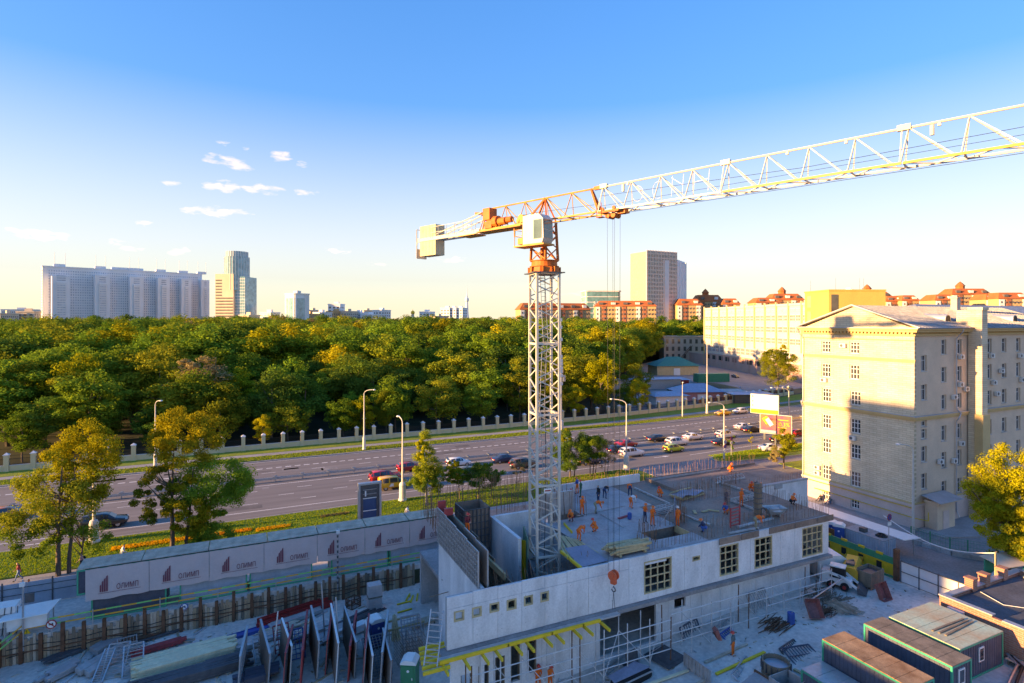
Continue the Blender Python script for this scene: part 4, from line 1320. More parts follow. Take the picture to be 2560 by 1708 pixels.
# pale edge strips lying on the deck
for (p, q, w_, h_) in (((1586, 1222), (1674, 1262), .14, .16), ((1627, 1202), (1800, 1176), .1, .2), ((1797, 1206), (1862, 1196), .3, .06), ((1793, 1206), (1895, 1240), .12, .2), ((1700, 1285), (1775, 1315), .12, .12), ((1735, 1300), (1776, 1312), .2, .06),
                       ((1827, 1254), (1892, 1245), .12, .3), ((1827, 1254), (1885, 1276), .12, .2), ((1845, 1320), (1932, 1298), .3, .12), ((1823, 1336), (1896, 1322), .14, .14), ((1440, 1292), (1560, 1266), .06, .06), ((1500, 1285), (1560, 1320), .06, .05)):
 a = at(*p, ZD); c = at(*q, ZD)
 b = MB(); b.bar((*a, ZD + h_ / 2 + .02), (*c, ZD + h_ / 2 + .02), w_, h_); B(b, 'edge_strip', 'form_grey')
# ladders laid on the deck as gridded trench shutters
def lattice(a, c, wd, n, z, mat, name='shutter_panel', tilt=0, parent=None, thick=.06):
 a = Vector((*a, z)); c = Vector((*c, z)); d = (c - a).normalized(); s = Vector((-d.y, d.x, tilt)).normalized() * wd
 b = MB()
 b.bar(a, c, thick); b.bar(a + s, c + s, thick)
 for i in range(n + 1):
  p = a + (c - a) * i / n
  b.bar(p, p + s, thick * .8)
 return b
for (p, q, wd, n) in (((1797, 1206), (1862, 1196), .5, 9), ((1838, 1262), (1890, 1250), .6, 8)):
 b = lattice(at(*p, ZD), at(*q, ZD), wd, n, ZD + .15, 'form_grey', tilt=.7); B(b, 'shutter_panel', 'form_grey')
# starter bars: thin rods, joined row by row
def rebar(pts, n, h, seed, jit=.06, z=ZD, r=.018, cross=0):
 q = random.Random(seed); b = MB()
 for (a, c) in zip(pts, pts[1:]):
  for i in range(n):
   t = i / max(1, n - 1)
   x = a[0] + (c[0] - a[0]) * t + q.uniform(-jit, jit); y = a[1] + (c[1] - a[1]) * t + q.uniform(-jit, jit); hh = h * q.uniform(.75, 1.15)
   b.tube((x, y, z - .1), (x + q.uniform(-.08, .08) * hh, y + q.uniform(-.05, .05) * hh, z + hh), r, r, 4, cap=False)
  for k in range(cross):
   zz = z + h * (k + 1) / (cross + 1) * .8
   b.bar((*a, zz), (*c, zz), .02)
 return B(b, 'starter_bars', 'rebar', kind='stuff')
rebar([(15.2, 52.6), (21.5, 52.8)], 42, 2.6, 1, .2, cross=5); rebar([(15.0, 47.0), (15.4, 52.6)], 26, 2.3, 2, .15, cross=4)
rebar([(21.5, 52.8), (29, 53.0)], 60, 2.9, 3, .35, cross=3); rebar([(22, 50.5), (29, 51)], 46, 2.4, 4, .4); rebar([(24, 47), (28.6, 47.2)], 30, 2.4, 5, .35); rebar([(29, 53.2), (42, 53.3)], 70, 1.5, 6, .12)
rebar([(42, 53.4), (59.5, 53.4)], 80, 1.4, 7, .1); rebar([(44, 48.0), (51, 47.8)], 50, 1.2, 8, .2); rebar([(29, 38.0), (31.0, 38.2), (31.2, 40.6), (35.2, 40.8), (36.8, 40.8)], 16, 1.2, 9, .12); rebar([(36.2, 40.4), (36.8, 42.0)], 20, 1.8, 10, .2)
rebar([(37, 38.8), (44.8, 38.4)], 44, .9, 11, .15); rebar([(44.8, 38.4), (50.4, 38.8)], 26, .7, 12, .1); rebar([(39.2, 45.4), (42.0, 45.2), (47.5, 45.0)], 24, 1.9, 13, .12); rebar([(50.6, 36.6), (50.6, 46)], 40, .9, 14, .05); rebar([(26, 37), (36, 36.9), (50, 36.9)], 36, .8, 15, .08); rebar([(29.3, 46), (29.3, 53)], 30, 1.5, 16, .2); rebar([(45.5, 41.5), (50.5, 41.6)], 20, .9, 17, .1); rebar([(50.8, 46.2), (59.3, 46.2)], 30, .8, 18, .05)
# --- the open bay round the crane: shutters, shaft walls, props
def panel(a, c, z0, z1, n, m, mat, name='formwork_panel', back=True, lean=0.0, thick=.06):
 a = Vector((a[0], a[1], 0)); c = Vector((c[0], c[1], 0)); d = (c - a); L_ = d.length; d.normalize(); nrm = Vector((d.y, -d.x, 0))
 def P(t, z, o):
  return tuple(a + d * t + nrm * (o + lean * (z - z0)) + Vector((0, 0, z)))
 b = MB()
 b.ext([P(0, z0, 0), P(L_, z0, 0), P(L_, z1, 0), P(0, z1, 0)], tuple(nrm * -.03))
 o = B(b, name, 'ply' if back else mat)
 b = MB()
 for i in range(n + 1):
  t = L_ * i / n
  b.bar(P(t, z0, thick), P(t, z1, thick), thick, thick * 1.6)
 for jx in range(m + 1):
  z = z0 + (z1 - z0) * jx / m
  b.bar(P(0, z, thick * .9), P(L_, z, thick * .9), thick, thick)
 B(b, 'rib_grid', mat, o, kind='stuff')
 return o
b = MB(); b.bx(14.7, 14.95, 36.6, 46.2, -2.2, ZD); B(b, 'left_wall', 'concrete')
for i in range(4):
 y1 = 46.2 - i * 2.35
 panel((14.65, y1), (14.65, y1 - 2.3), ZD - .1, ZD + 2.75 - .1 * i, 6, 7, 'form_grey')
 panel((15.25, y1 - 2.3), (15.25, y1), ZD - .1, ZD + 2.7 - .1 * i, 3, 5, 'form_green' if i in (1,) else 'form_grey')
b = MB(); b.bx(14.6, 15.3, 44.2, 44.5, ZD + 2.65, ZD + 3.2); b.bx(14.62, 15.28, 46.0, 46.25, ZD + 1.2, ZD + 3.3); B(b, 'stop_end', 'form_red')
for i in range(5):
 y1 = 45.6 - i * 1.75
 panel((17.4, y1), (17.4, y1 - 1.7), ZL, ZD + .6 - .25 * i, 5, 9, 'timber_old')
b = MB(); b.bx(17.15, 17.32, 38.2, 42.6, ZD - .6, ZD - .1); B(b, 'shutter_board', 'timber')
# square shaft of dark column shutters, pale concrete shaft walls
for a, c in (((17.3, 49.2), (17.3, 46.9)), ((17.3, 46.9), (19.6, 46.9)), ((19.6, 46.9), (19.6, 49.2)), ((19.6, 49.2), (17.3, 49.2))):
 panel(a, c, ZL, ZD + 1.9, 6, 9, 'steel_dark', 'shaft_shutter')
b = MB(); b.bx(19.9, 20.2, 41.5, 47.4, ZL, ZD + .9); B(b, 'shaft_wall', 'concrete')
b = MB(); b.bx(20.2, 24.6, 47.1, 47.4, ZL, ZD + .9); B(b, 'shaft_wall', 'concrete')
b = MB(); b.bx(24.4, 24.7, 44.2, 47.1, ZL, ZD + .2); B(b, 'shaft_wall', 'concrete_dark')
b = MB(); b.bx(24.72, 28.6, 47.2, 47.4, ZD, ZD + 2.2); B(b, 'site_panel', 'galv')
panel((21.6, 43.8), (20.6, 41.0), ZL, ZD + .9, 7, 3, 'form_green', 'leaning_shutter')
panel((20.6, 40.9), (19.9, 38.6), ZL, ZD - .6, 6, 9, 'steel_dark', 'leaning_shutter')
panel((23.9, 38.2), (21.0, 38.0), ZL, ZD - 1.2, 8, 6, 'steel_dark', 'leaning_shutter')
for i in range(5):
 b = MB(); b.bar((20.35 + .12 * i, 42.6 - .2 * i, ZL), (20.5 + .12 * i, 43.0 - .2 * i, ZD + .3), .1, .2); B(b, 'yellow_plank', 'beam_yellow')
b = MB(); q = random.Random(5)
for i in range(60):
 x = q.uniform(15.5, 24.5); y = q.uniform(37, 46); a = q.uniform(0, 3.1); l = q.uniform(.8, 2.6)
 b.bar((x, y, ZL + q.uniform(.02, .5)), (x + l * math.cos(a), y + l * math.sin(a), ZL + q.uniform(.02, .6)), .05)
B(b, 'loose_timber', 'timber_old', kind='stuff')
b = MB()
for i in range(46):
 x = 15.6 + i * .2
 b.tube((x, YF + .6, ZL), (x + q.uniform(-.5, .2), YF + 1.6 + q.uniform(0, .8), ZD - .1 + q.uniform(-.3, .5)), .02, .02, 4)
B(b, 'starter_bars', 'rebar', kind='stuff')
# planks and ply sheet bridging the edge of the deck
for i in range(9):
 a = at(1386 + i * 7, 1336 + i * 2, ZD); c = at(1418 + i * 10, 1392 - i * 1.0 + (i % 2) * 6, ZD)
 b = MB(); b.bar((*a, ZD + .05 + .01 * (i % 3)), (*c, ZD - .08 + .012 * (i % 3)), .17, .1); B(b, 'deck_joist', 'timber')
a, c, d, e = at(1412, 1372, ZD), at(1465, 1364, ZD), at(1520, 1404, ZD), at(1450, 1420, ZD)
b = MB(); b.ext([(*a, ZD + .02), (*e, ZD + .02), (*d, ZD + .05), (*c, ZD + .04)], (0, 0, .03)); B(b, 'ply_sheet', 'ply_blue')
b = MB(); b.bar((*at(1402, 1376, ZD), ZD - .1), (*at(1453, 1420, ZD), ZD - .02), .16, .22); B(b, 'edge_beam', 'beam_yellow')
b = MB(); b.bar((*at(1410, 1312, ZD), ZD + .1), (*at(1430, 1334, ZD), ZD + .1), .1, .2); B(b, 'edge_beam', 'beam_yellow')
# --- yellow cantilever beams under the ledge
xb = [XW(1050 + p * .2766, 35.6) for p in (195, 385, 550, 670, 845, 950, 1110, 1215, 1370, 1470, 1618)]
for i, x in enumerate(xb):
 b = MB(); b.bx(x - .06, x + .06, 34.2, 36.6, ZL - .42, ZL - .2); B(b, 'cantilever_beam', 'beam_yellow')
for i, (x0, x1) in enumerate(((11.3, 16.2), (16.1, 19.6), (19.5, 22.2), (22.1, XW(1500, 35.3)))):
 b = MB(); b.bx(x0, x1, 35.2, 35.34, ZL - .19 + .003 * i, ZL + .03 + .003 * i); B(b, 'edge_beam', 'beam_yellow')
for i in range(6):
 b = MB(); b.bx(10.1 + .1 * i, 11.9 + .1 * i, 34.9 + i * .55, 35.05 + i * .55, ZL - .42, ZL - .22); B(b, 'cantilever_beam', 'beam_yellow')
# ladder leaning at the left end of the front wall
def ladder(name, p0, p1, wd, n, mat, parent=None):
 p0 = Vector(p0); p1 = Vector(p1); d = (p1 - p0).normalized(); s = d.cross(Vector((0, 1, .2))).normalized() * wd / 2
 b = MB(); b.bar(p0 - s, p1 - s, .07); b.bar(p0 + s, p1 + s, .07)
 for i in range(n):
  p = p0 + (p1 - p0) * (i + .5) / n
  b.bar(p - s, p + s, .06)
 return b
o = ladder('frame_ladder', (10.6, 35.0, ZL + .05), (11.5, 36.4, ZL + 2.8), .95, 9, 'galv').build('frame_ladder', 'galv'); tag(o, 'grey steel frame ladder leaning at the left end of the front wall', 'ladder')

# ============================================================ scaffold before the lower storey
M('scaf', (.55, .54, .53), .6, .2, var=.15)
scf = thing('scaffold', 'thin tube scaffold standing before the lower storey of the concrete block', 'scaffold', (36, 35, 0))
q = random.Random(9)
xs_ = [13.2 + 2.05 * i for i in range(18)]
for i, x in enumerate(xs_):
 for yy in (34.5, 35.6):
  z0 = zsite(x) - .05
  b = MB(); b.tube((x + q.uniform(-.05, .05), yy, z0), (x, yy, ZL - .35 - (0 if x < 26 or yy > 35 else q.uniform(0, .8))), .045, .045, 6); b.build('standard', 'scaf' if i % 4 else 'rust', scf, world=True)
for x0, x1 in zip(xs_, xs_[1:]):
 for z in (.2, .9, 1.6, 2.4):
  if q.random() < .93:
   b = MB(); b.tube((x0, 34.5, z - .4 if x0 < 28 else z), (x1, 34.5, z - .4 if x0 < 28 else z), .04, .04, 6); b.build('ledger', 'scaf', scf, world=True)
 if q.random() < .75:
  b = MB(); s = q.choice((0, 1)); b.tube((x0 if s else x1, 34.5, -.8), (x1 if s else x0, 35.6, 1.6), .032, .032, 5); b.build('diagonal', 'scaf', scf, world=True)
b = MB(); b.tube((44, 33.9, .6), (49.6, 34.6, 1.3), .07, .07, 8); b.tube((49.6, 34.6, 1.3), (50.3, 35.6, 1.25), .07, .07, 8); o = b.build('pipe', 'steel'); tag(o, 'long grey pipe resting on the scaffold at the right end of the block', 'pipe')
# ============================================================ things on the deck
def on(px, py, z=ZD):
 return at(px, py, z)
x, y = on(1567, 1378)
t = thing('timber_stack', 'heap of pale yellow timber beams lying on the deck near the front wall', 'timber', (x, y, ZD + .03))
b = MB()
for s in (-1.2, 1.2):
 b.bx(s - .08, s + .08, -.9, .9, 0, .16)
b.build('bearer', 'timber', t)
q = random.Random(3)
for i in range(22):
 lv = i // 6; k = i % 6
 b = MB(); b.box((0, 0, 0), (3.4 + q.uniform(-.4, .4), .17, .13)); o = b.build('beam', 'timber', t)
 o.location = (q.uniform(-.25, .25), -.7 + k * .26 + q.uniform(-.04, .04), .24 + lv * .145); o.rotation_euler = (0, 0, q.uniform(-.07, .07))
x, y = on(1720, 1240)
t = thing('tarpaulin_bundle', 'blue grey sheet spread over timbers on the deck behind the workers', 'tarpaulin', (x, y, ZD), R(10))
b = MB()
for i in range(8):
 for k in range(5):
  b.v.append((-1.9 + 3.8 * i / 7, -.8 + 1.6 * k / 4, .35 + .12 * math.sin(i * 1.3) * math.cos(k) + .05 * q.uniform(-1, 1)))
for i in range(7):
 for k in range(4):
  a = i * 5 + k; b.f.append((a, a + 5, a + 6, a + 1)); b.mi.append(0)
b.build('sheet', 'ply_blue', t, smooth=True)
b = MB(); b.box((0, 0, .12), (3.6, 1.5, .2)); b.build('frame', 'timber', t)
b = MB(); b.box((0, .9, .4), (3.4, .14, .12)); b.box((-2.0, 0, .3), (.14, 1.6, .12)); b.build('plank', 'timber', t)
for (px, py, rz, n, lab) in ((1660, 1285, .1, 4, 'stack of grey steel shutter panels on the deck beside the standing workers'),):
 x, y = on(px, py)
 t = thing('panel_stack', lab, 'panel stack', (x, y, ZD + .02), rz)
 for i in range(n):
  b = MB(); b.bar((-1.1, 0, 0), (1.1, 0, 0), .06); b.bar((-1.1, .8, 0), (1.1, .8, 0), .06)
  for k in range(7):
   b.bar((-1.1 + 2.2 * k / 6, 0, 0), (-1.1 + 2.2 * k / 6, .8, 0), .05)
  o = b.build('shutter_panel', 'galv', t); o.location = (.04 * i, 0, .05 + .16 * i)
x, y = on(1687, 1312)
t = thing('wall_shutter', 'tall grey shutter sheet standing upright on the deck', 'panel', (x, y, ZD), R(50))
b = MB(); b.bx(-.7, .7, -.03, .03, .02, 2.35); b.build('sheet', 'ply_blue', t)
b = MB(); b.bar((0, .05, 1.9), (0, 1.2, .05), .06); b.build('prop', 'galv', t)
x, y = on(1838, 1316)
t = thing('stack_rack', 'red steel rack standing on the deck', 'rack', (x, y, ZD), R(8))
for s in (-.65, .65):
 b = MB(); b.bx(s - .05, s + .05, -.05, .05, .0, 1.75); b.build('upright', 'form_red', t)
for i in range(6):
 b = MB(); b.bx(-.6, .6, -.04, .04, .12 + i * .3, .2 + i * .3); b.build('rung', 'form_red', t)
x, y = on(1935, 1290)
t = thing('concrete_bucket', 'grey mortar trough full of rubble on the right part of the deck', 'trough', (x, y, ZD), R(-15))
b = MB(); b.add([(-.6, -.35, .25), (.6, -.35, .25), (.6, .35, .25), (-.6, .35, .25), (-1, -.6, .85), (1, -.6, .85), (1, .6, .85), (-1, .6, .85)], [(0, 3, 2, 1), (0, 1, 5, 4), (1, 2, 6, 5), (2, 3, 7, 6), (3, 0, 4, 7)]); b.build('tub', 'galv', t)
b = MB(); b.lathe([(.8, .6), (.5, .78), (.1, .9)], 9); b.build('rubble', 'concrete_dark', t)
b = MB(); b.bx(-.5, -.4, -.3, .3, 0, .25); b.bx(.4, .5, -.3, .3, 0, .25); b.build('foot', 'galv', t)
for (px, py, hh, mat, lab) in ((1895, 1290, 3.1, 'timber_old', 'tall brown steel column form standing on the deck near the trough'), (1817, 1282, 3.0, 'rebar', 'upright rebar column cage on the deck left of the tall column form')):
 x, y = on(px, py)
 t = thing('column', lab, 'column', (x, y, ZD))
 b = MB()
 if mat == 'rebar':
  for sx in (-.18, 0, .18):
   for sy in (-.18, .18):
    b.tube((sx, sy, 0), (sx, sy, hh), .018, .018, 5)
  b.build('bar', mat, t, kind='stuff'); b = MB()
  for i in range(12):
   z = .15 + i * .24
   for a, c in (((-.2, -.2), (.2, -.2)), ((.2, -.2), (.2, .2)), ((.2, .2), (-.2, .2)), ((-.2, .2), (-.2, -.2))):
    b.bar((*a, z), (*c, z), .018)
  b.build('stirrup', mat, t, kind='stuff')
 else:
  b.bx(-.25, .25, -.25, .25, 0, hh); b.build('shutter', mat, t); b = MB()
  for i in range(6):
   b.bx(-.31, .31, -.31, .31, .2 + i * .5, .28 + i * .5)
  b.build('clamp', 'steel_dark', t)
for i, (px, py, l, rz, mat, lab) in enumerate(((1600, 1362, 1.2, .2, 'white_paint', 'short white board lying near the front edge of the deck'), (1737, 1282, .9, 1.0, 'timber', 'pale plank on the deck in front of the sheeted timbers'), (1762, 1280, .7, .1, 'timber', 'short pale plank right of the first loose plank on the deck'), (1783, 1278, 1.1, -.9, 'timber', 'third loose pale plank on the deck'), (1560, 1294, 1.5, .2, 'form_red', 'dark red bar lying on the deck between the workers'), (1795, 1208, .6, .3, 'white_paint', 'small white offcut beside the upper deck'))):
 x, y = on(px, py)
 o = MB().box((0, 0, .05), (l, .28, .07)).box((l * .1, .05, .095), (l * .7, .12, .02)).build('plank', mat); o.location = (x, y, ZD + .02); o.rotation_euler = (0, 0, rz); tag(o, lab, 'plank')
x, y = on(1574, 1298)
b = MB(); b.lathe([(.16, 0), (.2, .1), (.2, .55), (.12, .62)], 12); o = b.build('canister', 'blue'); o.location = (x, y, ZD); tag(o, 'blue canister standing on the deck in front of the bending worker', 'canister')
# ---- workers on the deck
OW = 'hi_vis'
crew = [(1427, 1268, 200, 'stand', 'navy_cloth', OW, 'helmet_red', 'worker in orange bib and dark sleeves standing at the left edge of the deck'), (1443, 1235, 20, 'hold', 'blue', OW, 'helmet_orange', 'worker in blue top and orange bib standing at the back beside the green clad one'),
  (1452, 1243, 60, 'stand', 'green_cloth', 'green_cloth', 'helmet_red', 'worker in dark green clothes with red helmet at the back of the deck'), (1455, 1287, 190, 'hold', OW, OW, 'helmet_orange', 'worker all in orange standing second from the left edge'),
  (1490, 1283, 250, 'bend', OW, 'tan_cloth', 'helmet_orange', 'worker in orange jacket bending low over the slab'), (1496, 1257, 90, 'stand', 'black_cloth', 'navy_cloth', None, 'worker in black clothes standing with his back turned near the rear strip'),
  (1512, 1246, 300, 'bend', 'black_cloth', 'navy_cloth', 'helmet_orange', 'worker in dark clothes and orange helmet bending at the rear strip'), (1575, 1240, 330, 'bend', OW, 'navy_cloth', 'helmet_orange', 'worker with orange jacket and blue trousers leaning at the rear edge strip'),
  (1578, 1270, 280, 'bend', 'white_cloth', OW, 'helmet_orange', 'worker in orange bib and white shirt bending forward mid deck'), (1429, 1303, 120, 'crouch', 'hi_vis_vest', 'red_cloth', 'helmet_orange', 'worker in faded orange crouching at the left edge of the deck'),
  (1488, 1330, 20, 'crouch', OW, OW, 'helmet_red', 'worker in red orange crouching behind the timber heap'), (1448, 1352, 290, 'bend', OW, OW, 'helmet_orange', 'worker in orange stooping over the planks beside the crane mast'),
  (1612, 1307, 200, 'hold', OW, 'navy_cloth', 'helmet_orange', 'worker in orange vest with dark trousers left of the tall one'), (1631, 1314, 180, 'hold', OW, OW, 'helmet_orange', 'worker all in orange standing tall before the starter bars'),
  (1652, 1242, 100, 'crouch', OW, OW, 'helmet_red', 'small crouching worker in orange at the corner of the sunken bay'), (1694, 1316, 350, 'stand', OW, OW, 'helmet_white', 'worker in orange standing behind the upright grey sheet'),
  (1760, 1330, 40, 'crouch', 'navy_cloth', 'blue', 'helmet_orange', 'worker in blue crouching by the white props near the front edge'), (1815, 1268, 200, 'hold', 'navy_cloth', 'navy_cloth', None, 'worker in dark blue beside the rebar column cage'),
  (1816, 1285, 100, 'crouch', 'blue', OW, 'helmet_red', 'worker in blue kneeling at the foot of the rebar column cage'), (1853, 1266, 180, 'hold', OW, OW, 'helmet_orange', 'worker in orange standing inside the small shutter frame'),
  (1876, 1228, 160, 'crouch', OW, OW, 'helmet_red', 'worker in orange with pinkish helmet crouching by the wing wall'), (1886, 1233, 240, 'bend', 'black_cloth', OW, 'helmet_orange', 'worker with black top and orange trousers beside the wing wall'),
  (1890, 1322, 250, 'bend', OW, 'tan_cloth', 'helmet_orange', 'worker in orange stooping at the brown edge board of the deck'), (1980, 1262, 260, 'crouch', OW, 'black_cloth', 'helmet_orange', 'worker in orange crouching at the right edge of the deck'),
  (1824, 1180, 200, 'crouch', OW, OW, 'helmet_orange', 'worker in orange leaning over the rear corner of the deck')]
for (px, py, ang, kd, tp, lw, hm, lab) in crew:
 zz = ZD + .005
 x, y = at(px, py, zz)
 if y > 53.0:
  x, y = x - (y - 53.0) * .3, 53.0
 person(x, y, zz, R(ang), kd, tp, lw, lab, hm)
for (px, py, z, ang, kd, tp, lw, hm, lab) in ((1168, 1338, ZD + 1.3, 200, 'hold', 'red_cloth', OW, 'helmet_red', 'worker in red and orange on top of the left wall shutters'), (1236, 1392, ZL, 60, 'hold', OW, 'green_cloth', 'helmet_red', 'worker in orange vest in the open bay left of the crane foot'), (1296, 1402, ZL + .6, 120, 'bend', OW, OW, 'helmet_orange', 'worker in orange bending at the green shutter by the crane foot'),
                                          (1833, 1640, -.3, 20, 'stand', 'grey_cloth', OW, 'helmet_red', 'worker with grey shirt and orange trousers walking on the yard'), (1345, 1722, -1.6, 180, 'hold', OW, OW, 'helmet_red', 'worker at the bottom edge with red helmet, left one of two'), (1375, 1724, -1.6, 200, 'hold', OW, OW, 'helmet_red', 'worker at the bottom edge with red helmet, right one of two')):
 x, y = at(px, py, z)
 if z < 0:
  z = zsite(x); x, y = at(px, py, z); z = zsite(x)
 person(x, y, z, R(ang), kd, tp, lw, lab, hm)
b = MB(); xx, yy = 15.9, 44.2
b.bx(15.3, 16.4, 42.6, 45.6, ZD + 1.2, ZD + 1.29); B(b, 'working_platform', 'timber_old')
# ============================================================ the yellow stone building at the right
def brickmat(name, c1, c2, mortar, axis='yz', scale=1.0, bw=.9, bh=.26):
 m = bpy.data.materials.new(name); m.use_nodes = True; t = m.node_tree; bs = t.nodes['Principled BSDF']
 bs.inputs['Roughness'].default_value = .85
 tcn = N(t, 'ShaderNodeTexCoord'); sp = N(t, 'ShaderNodeSeparateXYZ'); cb = N(t, 'ShaderNodeCombineXYZ')
 t.links.new(tcn.outputs['Object'], sp.inputs[0])
 t.links.new(sp.outputs[1 if axis == 'yz' else 0], cb.inputs[0]); t.links.new(sp.outputs[2], cb.inputs[1])
 br = N(t, 'ShaderNodeTexBrick', inp={'Scale': scale, 'Mortar Size': .022, 'Brick Width': bw, 'Row Height': bh, 'Bias': 0.0})
 br.inputs['Color1'].default_value = (*c1, 1); br.inputs['Color2'].default_value = (*c2, 1); br.inputs['Mortar'].default_value = (*mortar, 1)
 t.links.new(cb.outputs[0], br.inputs['Vector'])
 nz = N(t, 'ShaderNodeTexNoise', inp={'Scale': .5, 'Detail': 5.0}); t.links.new(tcn.outputs['Object'], nz.inputs['Vector'])
 r2 = N(t, 'ShaderNodeMapRange', inp={1: .3, 2: .7, 3: .86, 4: 1.12}); t.links.new(nz.outputs['Fac'], r2.inputs[0])
 mm = N(t, 'ShaderNodeMix', data_type='RGBA', blend_type='MULTIPLY'); mm.inputs['Factor'].default_value = 1
 t.links.new(br.outputs['Color'], mm.inputs['A']); t.links.new(r2.outputs[0], mm.inputs['B']); t.links.new(mm.outputs['Result'], bs.inputs['Base Color'])
 bn = N(t, 'ShaderNodeBump', inp={'Strength': .5, 'Distance': .04}, invert=True); t.links.new(br.outputs['Fac'], bn.inputs['Height']); t.links.new(bn.outputs[0], bs.inputs['Normal'])
 MATS[name] = m
brickmat('yellow_stone', (.68, .53, .36), (.76, .62, .44), (.52, .40, .26))
brickmat('yellow_stone_x', (.68, .53, .36), (.76, .62, .44), (.52, .40, .26), 'xz')
brickmat('red_brick', (.33, .13, .085), (.40, .17, .11), (.36, .27, .22), 'yz', 1.0, .5, .16)
brickmat('red_brick_x', (.33, .13, .085), (.40, .17, .11), (.36, .27, .22), 'xz', 1.0, .5, .16)
M('plaster', (.68, .51, .37), .9, var=.08, scale=.5, fine=.05)
M('plaster_ochre', (.60, .42, .20), .9, var=.08, scale=.5, fine=.05)
M('plinth', (.62, .48, .43), .9, var=.1, scale=.5, fine=.06)
M('roof_grey', (.34, .33, .33), .6, .15, var=.3, scale=1.6, fine=.25, bump=.35)
M('zinc', (.44, .46, .50), .45, .5, var=.12, scale=1.0)
M('win_white', (.74, .73, .71), .5, var=.05)
glass('win_glass', (.055, .06, .07), .05, .9)
M('curtain', (.42, .38, .33), .9, var=.2, scale=1.5)
M('ac_white', (.66, .65, .62), .5, var=.08)
def facade(axis, c, a0, a1, z0, z1, holes_, thick, mat, parent, name='wall'):
 b = MB()
 for q in wall_cells(a0, a1, z0, z1, holes_):
  if axis == 'x':
   b.bx(c, c + thick, q[0], q[1], q[2], q[3])
  else:
   b.bx(q[0], q[1], c, c + thick, q[2], q[3])
 return b.build(name, mat, parent, world=True)
def P_(axis, c, a, off):
 return (c + off, a) if axis == 'x' else (a, c + off)
def window(axis, c, h, nx_, zs_, parent, rec=.16, fw=.09, mat='win_white', sill=True):
 a0, a1, z0, z1 = h
 b = MB()
 def bx2(p0, p1, o0, o1, q0, q1):
  if axis == 'x':
   b.bx(c + o0, c + o1, p0, p1, q0, q1)
  else:
   b.bx(p0, p1, c + o0, c + o1, q0, q1)
 bx2(a0, a0 + fw, rec, rec + .07, z0, z1); bx2(a1 - fw, a1, rec, rec + .07, z0, z1)
 bx2(a0 + fw, a1 - fw, rec, rec + .07, z0, z0 + fw); bx2(a0 + fw, a1 - fw, rec, rec + .07, z1 - fw, z1)
 for i in range(1, nx_):
  x_ = a0 + (a1 - a0) * i / nx_; bx2(x_ - fw * .45, x_ + fw * .45, rec + .004, rec + .066, z0 + fw, z1 - fw)
 for t_ in zs_:
  z_ = z0 + (z1 - z0) * t_; bx2(a0 + fw, a1 - fw, rec + .008, rec + .062, z_ - fw * .4, z_ + fw * .4)
 w_ = b.build('window', mat, parent, world=True)
 b = MB(); bx2(a0 + .02, a1 - .02, rec + .04, rec + .05, z0 + .02, z1 - .02); b.build('pane', 'win_glass', w_, world=True)
 if sill:
  b = MB(); bx2(a0 - .06, a1 + .06, -.07, rec, z0 - .07, z0 - .004); b.build('sill', 'zinc', w_, world=True)
 return w_
FX, FY = 72.5, 41.4
def YX(px, xx=FX):
 k = (px - 1280) / FPX
 return xx * (CY - k * SY) / (SY + k * CY)
def hx(px0, px1, y0, y1):
 a, c = YX(px1), YX(px0); d = depth(FX, (a + c) / 2)
 return (a, c, zat(y1, d), zat(y0, d))
def hyb(px0, px1, z0, z1):
 return (XW(px0, FY), XW(px1, FY), z0, z1)
yb = thing('stone_building', 'large sunlit yellow stone building with pediment and tall brick stack', 'building', (FX, FY, 0))
S_ = .2979
colA = [hx(2054, 2076, 560 + a * S_, 560 + c * S_) for a, c in ((982, 1078), (1172, 1284))] + [hx(2055, 2077, 960 + a * S_, 960 + c * S_) for a, c in ((37, 148), (257, 374), (458, 578), (682, 802))]
colB = [hx(2124, 2148, 560 + a * S_, 560 + c * S_) for a, c in ((990, 1088), (1183, 1304))] + [hx(2126, 2151, 960 + a * S_, 960 + c * S_) for a, c in ((62, 178), (295, 414), (507, 628), (738, 862))]
base = [hx(2058, 2076, 1226, 1249), hx(2128, 2149, 1248, 1271)]
Y1 = 56.4; ZE = 23.3; ZP = 3.1
facade('x', FX, FY, Y1, ZP, ZE, colA + colB, .4, 'yellow_stone', yb)
facade('x', FX - .12, FY - .12, Y1, 0, ZP, [(h[0], h[1], h[2], h[3]) for h in base], .5, 'plinth', yb, 'plinth')
for h in colA:
 window('x', FX, h, 3, (.36, .72), yb)
for h in colB:
 window('x', FX, h, 3, (.36, .72), yb)
for h in base:
 window('x', FX - .12, h, 3, (.5,), yb, sill=False)
rows = [(20.85, 22.7), (17.4, 19.3), (14.0, 15.85), (10.1, 12.0), (6.75, 8.7), (3.25, 5.1)]
half = [(18.9, 20.85), (15.4, 17.3), (12.2, 13.1), (10.7, 11.9), (7.9, 9.8), (4.6, 6.5)]
H2 = []
for (z0, z1) in half:
 H2.append((hyb(2303, 2317, z0, z1), 2))
for (z0, z1) in rows:
 H2.append((hyb(2353, 2366, z0, z1), 2)); H2.append((hyb(2393, 2404, z0, z1), 2))
 for a, c in ((2469, 2479), (2504, 2516), (2540, 2551), (2572, 2582)):
  H2.append((hyb(a, c, z0, z1), 2))
XE = 108.0
facade('y', FY, FX + .4, XE, ZP, ZE, [h for h, n in H2], .4, 'plaster', yb)
facade('y', FY - .12, FX + .38, XE, 0, ZP, [], .5, 'plinth', yb, 'plinth')
for h, n in H2:
 window('y', FY, h, n, (.68,), yb, rec=.22, fw=.07)
